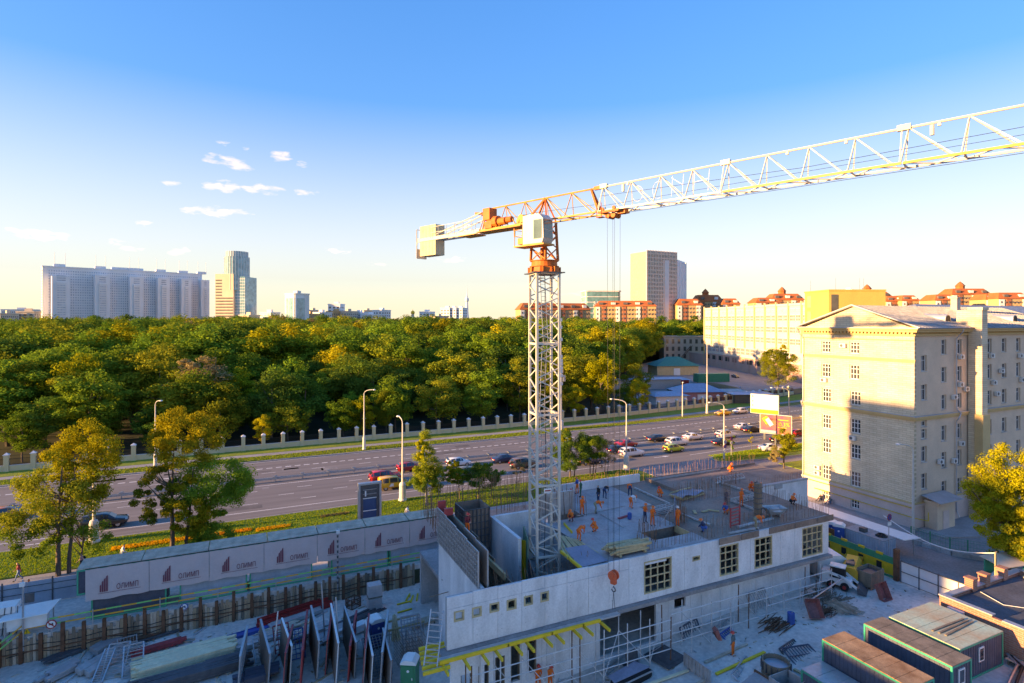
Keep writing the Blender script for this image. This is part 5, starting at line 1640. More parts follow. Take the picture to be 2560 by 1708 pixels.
# rear and inner bodies so that nothing shows through
b = MB(); b.bx(FX + .45, XE - .3, Y1 - .4, Y1, 0, ZE); b.bx(XE - .3, XE, FY + .4, Y1, 0, ZE); b.build('rear_wall', 'plaster', yb, world=True)
b = MB(); b.bx(FX + .9, XE - .4, FY + .9, Y1 - .5, .2, ZE - .3); b.build('interior', 'curtain', yb, world=True)
# mouldings
def mould(z0, z1, out_, mat, name='cornice'):
 b = MB(); b.bx(FX - out_, FX + .02, FY - out_, Y1 + out_ * .5, z0, z1); b.bx(FX + .02, XE, FY - out_, FY + .02, z0, z1); return b.build(name, mat, yb, world=True)
mould(13.0, 13.25, .18, 'plaster_ochre', 'string_course'); mould(13.252, 13.5, .32, 'plaster_ochre', 'string_course'); mould(13.502, 13.56, .38, 'zinc', 'string_course')
b = MB(); b.bx(FX - .12, FX + .02, FY - .12, Y1, 19.95, 20.2); b.bx(FX - .2, FX + .02, FY - .2, Y1, 20.202, 20.36); b.build('string_course', 'plaster_ochre', yb, world=True)
mould(2.75, 3.0, .24, 'plinth', 'plinth_band'); mould(3.002, 3.2, .16, 'plaster_ochre', 'plinth_band')
b = MB(); b.bx(FX - .03, FX + .02, FY - .03, Y1, 22.55, 22.75); b.build('string_course', 'plaster_ochre', yb, world=True)
mould(ZE - .1, ZE + .14, .22, 'plaster_ochre'); mould(ZE + .36, ZE + .62, .62, 'plaster_ochre'); mould(ZE + .622, ZE + .8, .8, 'plaster_ochre'); mould(ZE + .802, ZE + .84, .9, 'zinc')
b = MB()
yd = FY
while yd < Y1:
 b.bx(FX - .5, FX, yd - .12, yd + .12, ZE + .13, ZE + .37); yd += .47
xd = FX + .5
b.build('dentils', 'plaster_ochre', yb, world=True, kind='stuff')
b = MB(); b.bx(FX - .05, FX + .38, FY - .02, Y1, ZE + .1, ZE + .4); b.bx(FX + .38, XE, FY - .05, FY + .38, ZE + .1, ZE + .4); b.build('frieze', 'plaster_ochre', yb, world=True)
# roof: pediment over the end wall, ridge running back
RY = (FY + Y1) / 2; RZ = 27.0; EV = ZE + .85; OH = .9
b = MB(); b.ext([(FX + .05, FY + .2, EV), (FX + .05, Y1 - .2, EV), (FX + .05, RY, RZ - .12)], (.3, 0, 0)); b.build('pediment', 'yellow_stone', yb, world=True)
n = 24
rf_ = thing  # (keeps the builder readable)
b = MB()
b.ext([(FX - .45, FY - OH, EV), (FX - .45, RY, RZ + .1), (FX - .45, Y1 + OH, EV), (FX - .45, Y1 + OH, EV - .06), (FX - .45, RY, RZ - .02), (FX - .45, FY - OH, EV - .06)], (XE + .8 - FX, 0, 0))
roof = b.build('roof', 'roof_grey', yb, world=True)
b = MB(); b.bx(FX - .8, FX - .4, FY - OH, Y1 + OH, EV - .04, EV + .05); b.build('eave_flashing', 'zinc', roof, world=True)
b = MB(); b.bar((FX - .47, FY - OH, EV + .05), (FX - .47, RY, RZ + .15), .12, .12); b.bar((FX - .47, Y1 + OH, EV + .05), (FX - .47, RY, RZ + .15), .12, .12); b.build('verge_trim', 'zinc', roof, world=True)
b = MB()
sl = (RZ - EV) / (RY - FY + OH)
for i in range(58):
 x = FX + .2 + i * .62
 b.bar((x, FY - OH + .05, EV + .06), (x, RY - .1, RZ + .1), .035, .05)
b.build('roof_seams', 'roof_grey', roof, world=True, kind='stuff')
for px, zc in ((2366, 0), (2534, 0)):
 x = XW(px, FY + 1.6)
 b = MB(); pts = [(x - .62, FY + 1.4, 24.9), (x - .62, FY + 1.4, 25.25)] + [(x - .62 * math.cos(R(a)), FY + 1.4, 25.25 + .62 * math.sin(R(a))) for a in range(20, 161, 20)] + [(x + .62, FY + 1.4, 25.25), (x + .62, FY + 1.4, 24.9)]
 b.ext(pts, (0, 4.2, .2)); dm = b.build('dormer', 'zinc', roof, world=True)
 b = MB(); pts = [(x - .45, FY + 1.36, 25.0), (x - .45, FY + 1.36, 25.3)] + [(x - .45 * math.cos(R(a)), FY + 1.36, 25.3 + .45 * math.sin(R(a))) for a in range(20, 161, 20)] + [(x + .45, FY + 1.36, 25.3), (x + .45, FY + 1.36, 25.0)]
 b.ext(pts, (0, .1, 0)); b.build('dormer_opening', 'black', dm, world=True)
x = XW(2387, RY - 1.5)
b = MB(); b.bx(x - .45, x + .45, RY - 2.0, RY - 1.2, RZ - 1.2, RZ + 1.3); b.bx(x - .52, x + .52, RY - 2.07, RY - 1.13, RZ + 1.302, RZ + 1.42); b.build('chimney', 'plaster', roof, world=True)
# tall stack on the long side
b = MB(); b.bx(83.6, 84.85, 39.75, FY - .13, 0, 26.4); b.bx(83.5, 84.95, 39.65, FY - .1, 26.402, 26.75); b.bx(83.6, 84.85, FY - .13, FY + 1.2, ZE + .9, 26.4); b.build('stack', 'yellow_stone', yb, world=True)
b = MB(); b.bx(83.4, 85.05, 39.55, FY - .92, 0, 13.2); b.build('stack_base', 'plaster_ochre', yb, world=True)
# drain pipes
def pipe(pts, r=.07):
 b = MB(); b.path(pts, r, 8); return b.build('drain_pipe', 'zinc', yb, world=True)
xp = XW(2387, FY)
pipe([(xp, FY - 1.0, ZE + .7), (xp, FY - .85, ZE + .3), (xp, FY - .2, ZE - .5), (xp, FY - .2, 14.0), (xp + .4, FY - .5, 13.4), (xp, FY - .45, 12.8), (xp, FY - .2, 12.4), (xp, FY - .2, 1.2), (xp, FY - .5, .4)])
pipe([(FX - .9, Y1 + .4, ZE + .7), (FX - .3, Y1 - .1, ZE - .8), (FX - .2, Y1 - .1, 13.9), (FX - .55, Y1 - .1, 13.3), (FX - .25, Y1 - .1, 12.7), (FX - .25, Y1 - .1, .4)])
b = MB(); b.path([(FX - .3, FY - .2, 2.6), (FX - .3, Y1 - 1, 2.6)], .05, 6); b.path([(FX + .1, FY - 1.5, 2.5), (FX + .1, FY - 1.5, 1.5), (FX - .35, FY - .2, 1.5), (FX - .35, Y1 - 2, 1.6)], .05, 6); b.build('gas_pipe', 'yellow', yb, world=True)
# porch with canopy
b = MB(); b.bx(74.2, 77.8, FY - 1.6, FY - .2, 0, 3.2); b.bx(74.0, 78.2, FY - 1.9, FY - .2, 3.2, 3.5); po = b.build('porch', 'plaster', yb, world=True)
b = MB(); b.ext([(73.6, FY - 2.3, 3.52), (78.3, FY - 2.3, 3.52), (78.3, FY - .2, 4.0), (73.6, FY - .2, 4.0)], (0, 0, .08)); b.build('canopy', 'zinc', po, world=True)
b = MB(); b.bx(75.3, 76.5, FY - 1.66, FY - 1.6, .1, 2.3); b.build('door', 'plinth', po, world=True)
b = MB(); b.bx(79.0, 79.8, FY - .18, FY - .12, .2, 1.5); b.build('hatch', 'zinc', yb, world=True)
# air conditioners: things hung on the walls
def ac(axis, px, py, lab, s=1.0):
 b = MB(); b.bx(-.42, .42, -.32, 0, 0, .56); body_ = None
 if axis == 'x':
  yy = YX(px); d = depth(FX, yy); loc = (FX - .1, yy, zat(py, d) - .28); rz = R(-90)
 else:
  xx = XW(px, FY); d = depth(xx, FY); loc = (xx, FY - .1, zat(py, d) - .28); rz = 0
 t = thing('air_conditioner', lab, 'air conditioner', loc, rz, 'air conditioners on the yellow stone building')
 if 'ac' not in HELM:
  HELM['ac'] = b.build('casing', 'ac_white', t)
  b = MB(); b.tube((-.1, -.345, .28), (-.1, -.32, .28), .2, .2, 14); HELM['acf'] = b.build('fan', 'steel_dark', t)
  b = MB(); b.bx(-.3, -.25, -.3, .1, -.05, 0); b.bx(.25, .3, -.3, .1, -.05, 0); HELM['acb'] = b.build('bracket', 'galv', t)
 else:
  for k in ('ac', 'acf', 'acb'):
   like(HELM[k], parent=t)
 return t
for (ax, px, py, lab) in (('x', 2110, 864, 'air conditioner between the two top windows of the sunlit stone end wall'), ('x', 2062, 950, 'air conditioner under the second highest left window of the stone end wall'), ('x', 2134, 1095, 'air conditioner under a right column window of the stone end wall'), ('x', 2046, 1168, 'upper of two units beside the lowest left window of the stone end wall'), ('x', 2046, 1182, 'lower of two units beside the lowest left window of the stone end wall'),
                          ('y', 2398, 892, 'air conditioner under the top window beside the tall stack'), ('y', 2397, 961, 'air conditioner under the second window beside the tall stack'), ('y', 2381, 992, 'pale air conditioner left of the drain pipe at half height'), ('y', 2411, 972, 'pale air conditioner hung in the corner of the tall stack'), ('y', 2399, 1108, 'air conditioner below the third lowest window beside the tall stack'), ('y', 2346, 1153, 'left unit of the pair at the second lowest window row'), ('y', 2381, 1151, 'unit right of the pair beside the drain pipe, second lowest row'),
                          ('y', 2474, 889, 'first air conditioner right of the tall stack, top row'), ('y', 2546, 889, 'air conditioner under the top window nearest the right edge'), ('y', 2499, 927, 'small dark fronted unit between windows right of the stack'), ('y', 2480, 956, 'air conditioner just right of the stack, second row'), ('y', 2550, 949, 'air conditioner at the right edge, second row'), ('y', 2488, 984, 'lone unit right of the stack, third row')):
 ac(ax, px, py, lab)

# pavement strip round the building with kerb, loading ramp wall, green fence
b = MB(); b.bx(69.8, FX - .12, 41.0, 58.0, -.05, .14); b.build('pavement', 'pavement', kind='structure')
b = MB(); b.bx(69.55, 69.8, 41.0, 58.0, -.05, .16); b.build('kerb', 'kerb', kind='structure')
b = MB(); b.poly([(72.6, 38.2), (84, 34.0), (95, 33.5), (95, 41.2), (72.6, 41.2)], -.05, .16); b.build('pavement', 'pavement', kind='structure')
rw = thing('retaining_wall', 'low rough stone wall curving below the green railing', 'wall', (70.5, 39, 0))
wp = [at(2282, 1358), at(2330, 1372), at(2380, 1388), at(2425, 1396), at(2470, 1404)]
q = random.Random(2)
for a, c in zip(wp, wp[1:]):
 L_ = math.hypot(c[0] - a[0], c[1] - a[1]); n_ = max(1, int(L_ / .9)); ang = math.atan2(c[1] - a[1], c[0] - a[0])
 for i in range(n_):
  t_ = (i + .5) / n_
  b = MB(); b.box((a[0] + (c[0] - a[0]) * t_, a[1] + (c[1] - a[1]) * t_, .2 + q.uniform(-.03, .05)), (L_ / n_ - .03, .4 + q.uniform(0, .06), .5), ang); b.build('stone', 'concrete_dark' if i % 2 else 'kerb', rw, world=True)
gf = thing('green_railing', 'thin green mesh railing above the low stone wall', 'fence', (71, 39.5, 0))
wq = [(p[0] + .3, p[1] + .35) for p in wp]
for a, c in zip(wq, wq[1:]):
 b = MB(); b.bar((*a, .3), (*a, 1.75), .09); b.build('post', 'green', gf, world=True)
 b = MB()
 for z in (.55, 1.0, 1.45, 1.7):
  b.bar((*a, z), (*c, z), .02)
 L_ = math.hypot(c[0] - a[0], c[1] - a[1])
 for i in range(int(L_ / .25)):
  t_ = i * .25 / L_; x = a[0] + (c[0] - a[0]) * t_; y = a[1] + (c[1] - a[1]) * t_
  b.bar((x, y, .5), (x, y, 1.7), .014)
 b.build('mesh_panel', 'green', gf, world=True)

# ============================================================ long white office block and its yellow core
M('office_white', (.66, .60, .48), .85, var=.06, scale=.15, fine=.04)
M('office_pier', (.60, .46, .26), .85, var=.06, scale=.15)
M('pink_wall', (.55, .34, .26), .9, var=.08, scale=.2)
M('core_yellow', (.68, .46, .12), .85, var=.06, scale=.3, fine=.05)
glass('office_glass', (.10, .085, .07), .1, .8)
OA = math.atan2(-.934, -.357)
off = thing('office_block', 'long sunlit white office block with rows of gridded windows', 'building', (239, 249, 0), OA)
LB = 106.0
b = MB(); b.bx(0, LB, -.6, 18, 7, 31.5); b.bx(-.6, LB, -1.0, 18.4, 31.5, 32.4); b.build('body', 'office_white', off)
b = MB(); b.bx(0, LB, -.9, 18, 0, 6.9); b.build('base', 'pink_wall', off)
b = MB(); b.bx(-.9, 0, -1, 18, 0, 31.6); b.build('end_wall', 'core_yellow', off)
nb_ = 11
bw_ = LB / nb_
pier = None; win = None
for i in range(nb_ + 1):
 b = MB(); b.bx(-.35, .35, -1.25, -.62, 12, 33.2)
 if pier is None:
  pier = b.build('pier', 'office_pier', off)
 else:
  like(pier, (min(i * bw_, LB - .4), 0, 0), 0, off)
 for k in range(2):
  if i < nb_:
   b = MB(); b.bx(i * bw_ + bw_ * (k + .6) / 2 , i * bw_ + bw_ * (k + .6) / 2 + .5, -.7, 0, 31.52, 33.3) if False else None
rowsz = [(29.3, 30.1), (25.0, 27.6), (20.0, 22.6), (15.0, 17.6), (8.3, 11.6)]
for r_, (z0, z1) in enumerate(rowsz):
 for i in range(nb_):
  for k in range(2):
   if r_ == 4 and (i * 2 + k) % 7 == 5:
    continue
   x0 = i * bw_ + .9 + k * (bw_ / 2 - .2); x1 = x0 + bw_ / 2 - 1.0
   key = 'ow%d' % r_
   if key not in HELM:
    b = MB(); b.bx(0, x1 - x0, -.72, -.62, 0, z1 - z0); 
    w_ = b.build('window', 'office_glass', off); HELM[key] = w_
    b = MB()
    nn = 4
    for q_ in range(nn + 1):
     b.bx((x1 - x0) * q_ / nn - .09, (x1 - x0) * q_ / nn + .09, -.82, -.7, -.1, z1 - z0 + .1)
    for z_ in (0, .5, 1):
     b.bx(0, x1 - x0, -.80, -.7, (z1 - z0) * z_ - .1, (z1 - z0) * z_ + .1)
    HELM[key + 'f'] = b.build('frame', 'win_white', w_)
    w_.location = (x0, 0, z0)
   else:
    w_ = like(HELM[key], (x0, 0, z0), 0, off); like(HELM[key + 'f'], parent=w_)
for i in range(9):
 b = MB(); b.bx(3 + i * 8, 7.6 + i * 8, -1.0, -.9, 4.0, 6.2); b.build('basement_window', 'office_glass' if i not in (4, 5) else 'red_brick_x', off)
for i in range(14):
 b = MB(); b.bx(i * 7.5, i * 7.5 + .5, -1.05, -.9, 0, 6.8); b.build('buttress', 'pink_wall', off)
b = MB(); b.bx(-62, -.9, -.6, 0, 0, 5.6); b.bx(-62, -.9, -.75, .1, 5.6, 5.9); b.build('yard_wall', 'pink_wall', off)
# yellow windowless core rising behind the stone building
cx_, cy_ = dp(2012, 150)
core = thing('core_tower', 'plain yellow block with a grey shaded side behind the pediment', 'building', (cx_, cy_, 0))
x1_, y1_ = dp(2072, 139)
ang = math.atan2(y1_ - cy_, x1_ - cx_)
core.rotation_euler = (0, 0, ang)
L1 = math.hypot(x1_ - cx_, y1_ - cy_)
b = MB(); b.bx(0, L1, 0, 14, 0, 32.4); b.bx(-.15, L1 + .15, -.15, 14.15, 32.4, 32.75); b.build('body', 'core_yellow', core)
b = MB()
for z0, z1 in ((28.5, 31.5), (24.5, 27.5), (20, 23)):
 b.bx(1.3, 3.1, -.08, 0, z0, z1)
b.build('window_strip', 'plaster_ochre', core, kind='stuff')
b = MB(); b.bx(L1, L1 + .1, .6, 2.2, 4, 31.5); b.build('dark_strip', 'office_glass', core)
b = MB()
for x_, y_ in ((1, 1), (L1 - .5, 2), (L1 - .6, 8), (L1 - .6, 9)):
 b.tube((x_, y_, 32.7), (x_, y_, 35.6), .05, .03, 5)
b.build('antenna', 'steel', core, kind='stuff')
# low building with hipped grey roof at the far right edge, behind the stone building
b = MB(); b.bx(0, 60, 0, 14, 0, 25.2); t = thing('rear_wing', 'yellow wing with grey hipped roof behind the stone building at the right edge', 'building', (112, 62, 0)); b.build('wall', 'core_yellow', t)
b = MB(); b.add([(-1, -1, 25.2), (61, -1, 25.2), (61, 15, 25.2), (-1, 15, 25.2), (9, 7, 28.4), (52, 7, 28.4)], [(0, 1, 5, 4), (1, 2, 5), (2, 3, 4, 5), (3, 0, 4)]); b.build('roof', 'roof_grey', t)

# ============================================================ depot behind the park fence
M('tin_green', (.03, .21, .16), .6, .2, var=.1)
M('tin_blue', (.28, .34, .44), .5, .3, var=.15)
M('tin_pink', (.45, .22, .22), .7, var=.12)
M('beige_wall', (.46, .38, .29), .9, var=.1, scale=.2)
M('straw', (.62, .46, .24), .9, var=.1)
def shed(name, px, d, w_, l_, hw, hr, wallm, roofm, lab, rz=0.0, hip=.35):
 x, y = dp(px, d)
 t = thing(name, lab, 'building', (x, y, 0), rz)
 b = MB(); b.bx(0, w_, 0, l_, 0, hw); b.build('wall', wallm, t)
 b = MB(); o = .8; e = w_ * hip
 b.add([(-o, -o, hw + .01), (w_ + o, -o, hw + .01), (w_ + o, l_ + o, hw + .01), (-o, l_ + o, hw + .01), (e, l_ / 2, hw + hr), (w_ - e, l_ / 2, hw + hr)], [(0, 1, 5, 4), (1, 2, 5), (2, 3, 4, 5), (3, 0, 4), (3, 2, 1, 0)]); b.build('roof', roofm, t)
 b = MB(); b.bx(w_ * .4, w_ * .4 + 3.0, -.12, 0, 0, hw * .75); b.build('door', 'white_paint', t)
 return t
shed('market_hall', 1643, 262, 20, 12, 4.2, 4.0, 'straw', 'tin_green', 'hall with green hipped roof and striped cream sides in the depot', R(-18))
shed('depot_shed', 1636, 215, 14, 8, 2.6, .8, 'red', 'tin_blue', 'low shed with pale blue roof left in the depot', R(-15), .1)
shed('depot_shed', 1700, 176, 14, 9, 3.0, 2.2, 'tin_pink', 'tin_blue', 'pink shed with grey blue pitched roof behind the park fence', R(-20), .3)
shed('depot_shed', 1640, 166, 10, 7, 3.0, 1.0, 'white_paint', 'tin_blue', 'blue roofed shed nearest the park fence', R(-12), .2)
shed('depot_hut', 1800, 178, 8, 5, 3.0, .5, 'beige_wall', 'concrete_dark', 'small beige hut with two windows behind the park fence', R(-20), .1)
shed('depot_hut', 1837, 172, 12, 6, 2.8, .4, 'steel_dark', 'tin_blue', 'long dark flat roofed shed right of the beige hut', R(-20), .1)
shed('garage_row', 1480, 205, 34, 5, 3.6, .2, 'galv', 'tin_blue', 'low grey garage wall between trees behind the golden poplar', R(-16), .05)
x, y = dp(1660, 350)
t = thing('old_barrack', 'three storey beige building with square windows behind the depot', 'building', (x, y, 0), R(-25))
b = MB(); b.bx(0, 34, 0, 12, 0, 15.2); b.bx(-.4, 34.4, -.4, 12.4, 15.2, 15.9); b.build('wall', 'beige_wall', t)
wn = None
for r_ in range(3):
 for i in range(9):
  if wn is None:
   b = MB(); b.bx(-.75, .75, -.1, .05, 0, 2.6); wn = b.build('window', 'office_glass', t); wn.location = (2 + 3.6 * i, 0, 2.2 + 4.5 * r_)
  else:
   like(wn, (2 + 3.6 * i, 0, 2.2 + 4.5 * r_), 0, t)
b = MB(); b.bar((8, -1.5, 0), (16, -1.5, 10), .3); b.bar((9, -1.5, 0), (17, -1.5, 10), .3); b.build('fire_stair', 'rust', t)
b = MB(); x, y = dp(1765, 205)
b.lathe([(14, 0), (11, 1.2), (5, 2.4), (1, 2.8)], 14); o = b.build('earth_mound', 'earth'); o.location = (x, y, 0); tag(o, 'broad mound of brown earth in the depot behind the park fence', 'mound')
b = MB(); x, y = dp(1905, 185)
b.lathe([(4, 0), (3, 1.5), (.6, 2.6)], 10); o = b.build('scrap_heap', 'rust'); o.location = (x, y, 0); tag(o, 'small rusty orange heap near the broad sunlit tree', 'heap')
x, y = dp(1745, 232)
t = thing('green_container', 'dark green skip container in the depot', 'container', (x, y, 0), R(-15))
b = MB(); b.bx(0, 14, 0, 4, 0, 3.4); b.build('body', 'green', t)
b = MB()
for i in range(12):
 b.bx(i * 1.2 + .3, i * 1.2 + .5, -.08, 0, .2, 3.2)
b.build('ribs', 'green', t, kind='stuff')
# brown boards between the pillars along the depot
for i, x in enumerate([118 + 3.55 * k for k in range(13)]):
 b = MB(); b.box((x + 1.78, fy(x + 1.78), 1.7), (2.8, .06, 1.15), math.atan2(fy(x + 3.5) - fy(x), 3.5)); b.build('board', 'rust', ft, world=True)
# ============================================================ neighbouring blocks just outside the frame at the left; they shade the site
M('neighbour', (.50, .46, .40), .9, var=.08, scale=.3)
def block(name, x0, x1, y0, y1, h, lab, fl=3.0, bay=3.2):
 t = thing(name, lab, 'building', (x1, y0, 0))
 b = MB(); b.bx(x0, x1, y0, y1, 0, h); b.build('wall', 'neighbour', t, world=True)
 b = MB(); b.bx(x0 - .3, x1 + .3, y0 - .3, y1 + .3, h, h + .6); b.build('roof', 'roof_grey', t, world=True)
 first = None
 z = 1.4
 while z < h - 2:
  y = y0 + 1.4
  while y < y1 - 1:
   if first is None:
    b = MB(); b.bx(-.06, .06, -.7, .7, 0, 1.5); first = b.build('window', 'win_glass', t); first.location = (0, y - y0, z)
   else:
    like(first, (0, y - y0, z), 0, t)
   y += bay
  z += fl
 return t
block('apartment_block', -64, -48, 8, 40.0, 15.2, 'pale apartment block beside the site, outside the left edge')
block('apartment_block', -66, -48, 40.2, 51.0, 26.8, 'higher middle section of the pale apartment block outside the left edge')
block('apartment_tower', -68, -48, 51.2, 60.4, 33.5, 'narrow tower of the pale apartment block outside the left edge')
block('apartment_block', -64, -48, 60.6, 66.2, 14.6, 'lower wing of the pale apartment block outside the left edge')
block('apartment_annex', -62, -48, 66.4, 71.0, 6.6, 'low annex of the apartment block nearest the avenue, outside the left edge')
# ============================================================ left part of the site: lagging wall, cabins, banner, stores
M('lag_a', (.42, .29, .18), .9, var=.3, scale=1.5, fine=.2, streak=.2)
M('lag_b', (.30, .21, .14), .9, var=.3, scale=1.5, fine=.2, streak=.2)
M('lag_c', (.50, .39, .29), .9, var=.25, scale=1.5, fine=.2, streak=.2)
M('navy_panel', (.085, .095, .13), .7, var=.2, scale=.8, fine=.08)
M('greyblue_panel', (.34, .40, .47), .7, var=.15, scale=.6, fine=.06)
M('frame_green', (.015, .36, .22), .5, var=.1)
M('banner', (.56, .46, .45), .85, var=.06, scale=.5, fine=.03)
M('banner_red', (.24, .07, .09), .85, var=.1, scale=.8)
M('tape_green', (.16, .60, .16), .6, var=.1)
M('tape_orange', (.80, .40, .04), .6, var=.1)
M('pale_timber', (.74, .62, .40), .8, var=.14, scale=1.2, fine=.08)
ZS = -2.0
LAG = thing('lagging_wall', 'rough brown plank wall with rusty steel piles holding the excavation edge', 'wall', (0, 57.1, ZS))
q = random.Random(21)
def plank_run(p, qd, n):
 p = Vector((*p, 0)); e = Vector((*qd, 0)); d = (e - p).normalized(); L_ = (e - p).length; ang = math.atan2(d.y, d.x); nrm = Vector((d.y, -d.x, 0))
 t = 0.0; k = 0
 while t < L_:
  if k % 6 == 0:
   zt = q.uniform(.1, .75)
   b = MB(); c = p + d * (t + .14)
   b.box((c.x, c.y, (zt + ZS - .2) / 2), (.26, .05, zt - ZS + .2), ang); b.box(tuple(c + nrm * .16 + Vector((0, 0, (zt + ZS - .2) / 2))), (.26, .03, zt - ZS + .2), ang); b.box(tuple(c + nrm * .08 + Vector((0, 0, (zt + ZS - .2) / 2))), (.03, .14, zt - ZS + .2), ang)
   b.build('pile', 'rust', LAG, world=True); t += .3
  else:
   w_ = q.uniform(.17, .27); zt = q.uniform(-.45, .25); c = p + d * (t + w_ / 2) + nrm * q.uniform(-.02, .07)
   b = MB(); b.box((c.x, c.y, (zt + ZS - .2) / 2), (w_ - .015, .07, zt - ZS + .2), ang + q.uniform(-.05, .05), 0, q.uniform(-.015, .015)); b.build('plank', ('lag_a', 'lag_b', 'lag_c', 'timber_old')[q.randrange(4)], LAG, world=True); t += w_
  k += 1
plank_run((-17.6, 57.0), (15.5, 57.0), 0)
plank_run((-18.6, 49.0), (-17.7, 57.0), 0)
b = MB()
for z0, amp in ((-.7, .12), (-1.3, .2)):
 pts = [(-17 + i * 1.6, 56.86, z0 + amp * math.sin(i * 1.9)) for i in range(20)]
 b.path(pts, .03, 5)
b.build('sagging_cable', 'black', LAG, world=True)
for zz_, xx in ((-1.1, 56.84),):
 b = MB(); b.bar((-17.4, xx, zz_), (15.4, xx, zz_ + .05), .06, .08); b.build('waler', 'rust', LAG, world=True)
b = MB(); b.quad((S0, 57.2, ZS - .2), (S1 - 30, 57.2, ZS - .2), (S1 - 30, 57.2, -.06), (S0, 57.2, -.06)); b.quad((S0, -12, ZS - .2), (S0, 57.2, ZS - .2), (S0, 57.2, -.06), (S0, -12, -.06)); b.quad((S1, 57.6, -.4), (S0, 57.6, -.4), (S0, 57.6, -.05), (S1, 57.6, -.05)); b.build('earth_bank', 'earth', kind='structure')
b = MB(); b.poly([(-34, 57.15), (57, 57.15), (57, 64.4), (-34, 64.4)], -.5, -.02); b.build('site_apron', 'site_floor', kind='structure')

# ---- two storeys of site cabins
def cabin(x0, x1, y0, z0, h, mat, lab, dep=2.45, gm='frame_green'):
 t = thing('site_cabin', lab, 'cabin', (x0, y0, z0), 0, 'site cabins along the pavement')
 b = MB(); b.bx(.06, x1 - x0 - .06, .06, dep, .04, h - .04); b.build('body', mat, t)
 b = MB()
 L_ = x1 - x0
 for x_ in (0, L_ - .12):
  b.bx(x_, x_ + .12, 0, .12, 0, h); b.bx(x_, x_ + .12, dep - .1, dep + .02, 0, h)
 b.bx(.12, L_ - .12, 0, .12, 0, .14); b.bx(.12, L_ - .12, 0, .12, h - .16, h); b.bx(0, .12, .12, dep - .1, h - .14, h); b.bx(L_ - .12, L_, .12, dep - .1, h - .14, h)
 b.build('frame', gm, t)
 b = MB()
 n_ = int(L_ / .35)
 for i in range(n_):
  b.bx(.2 + i * (L_ - .4) / n_, .24 + i * (L_ - .4) / n_, .035, .06, .16, h - .18)
 b.build('ribs', mat, t, kind='stuff')
 b = MB(); b.bx(-.02, L_ + .02, -.02, dep + .02, h + .003, h + .05); b.build('roof', 'lag_c' if gm == 'frame_green' else 'rust', t)
 return t
def YB(px, yy=57.9):
 return XW(px, yy)
cabs = [(227, 416, 'navy_panel', 'dark navy site cabin below the leftmost banner panels'), (449, 618, 'greyblue_panel', 'grey blue cabin right of the dark doorway under the banner'), (624, 781, 'greyblue_panel', 'grey blue cabin left of the open stair gap under the banner'), (828, 971, 'greyblue_panel', 'grey blue cabin right of the stair gap under the banner'), (974, 1103, 'greyblue_panel', 'grey blue cabin next to the concrete block under the banner')]
for a, c, m_, lab in cabs:
 cabin(YB(a), YB(c), 57.95, .0, 2.15, m_, lab)
ups = [(190, 352, 'upper cabin behind the first banner panel at the left end'), (354, 520, 'upper cabin behind the second banner panel'), (522, 668, 'upper cabin behind the third banner panel'), (670, 795, 'upper cabin behind the fourth banner panel'), (797, 915, 'upper cabin behind the fifth banner panel'), (917, 1022, 'upper cabin behind the sixth banner panel'), (1024, 1125, 'upper cabin behind the last banner panel at the right')]
for a, c, lab in ups:
 cabin(YB(a) + .02, YB(c) - .02, 57.98, 2.22, 2.1, 'navy_panel', lab)
# banner with print
M('grommet', (.5, .5, .5), .5, .5)
def text_mesh(body_, size, ext=.004):
 cu = bpy.data.curves.new('t', 'FONT'); cu.body = body_; cu.size = size; cu.extrude = ext; cu.align_x = 'LEFT'
 o = bpy.data.objects.new('t', cu); col.objects.link(o)
 bpy.context.view_layer.update()
 me = bpy.data.meshes.new_from_object(o.evaluated_get(bpy.context.evaluated_depsgraph_get()))
 bpy.data.objects.remove(o); bpy.data.curves.remove(cu)
 return me
bn = thing('banner', 'long pinkish grey construction banner printed with red bar logos and ОЛИМП', 'banner', (YB(213), 57.7, 1.75))
BX0, BX1 = YB(213, 57.7), YB(1122, 57.7)
cuts = [213, 373, 523, 660, 793, 912, 1024, 1122]
tm = text_mesh('ОЛИМП', .62); tm.name = 'lettering'
xs_t = [v.co.x for v in tm.vertices]; wtx = max(xs_t) - min(xs_t)
for v in tm.vertices:
 v.co.x *= 1.55 / wtx
tm.materials.append(MATS['banner_red'])
bars = MB()
for i, (x_, h_) in enumerate(((0, .55), (.15, .85), (.30, 1.05), (.45, 1.25))):
 bars.quad((x_, 0, 0), (x_ + .11, 0, 0), (x_ + .11, 0, h_ + .1), (x_, 0, h_))
bars.quad((-.1, 0, -.12), (2.9, 0, -.12), (2.9, 0, -.09), (-.1, 0, -.09))
bmesh_ = bars.mesh('logo_bars'); bmesh_.materials.append(MATS['banner_red'])
logos = [(250, 1.95), (408, 2.35), (556, 2.05), (692, 2.1), (820, 2.1), (938, 2.35), (1048, 2.2)]
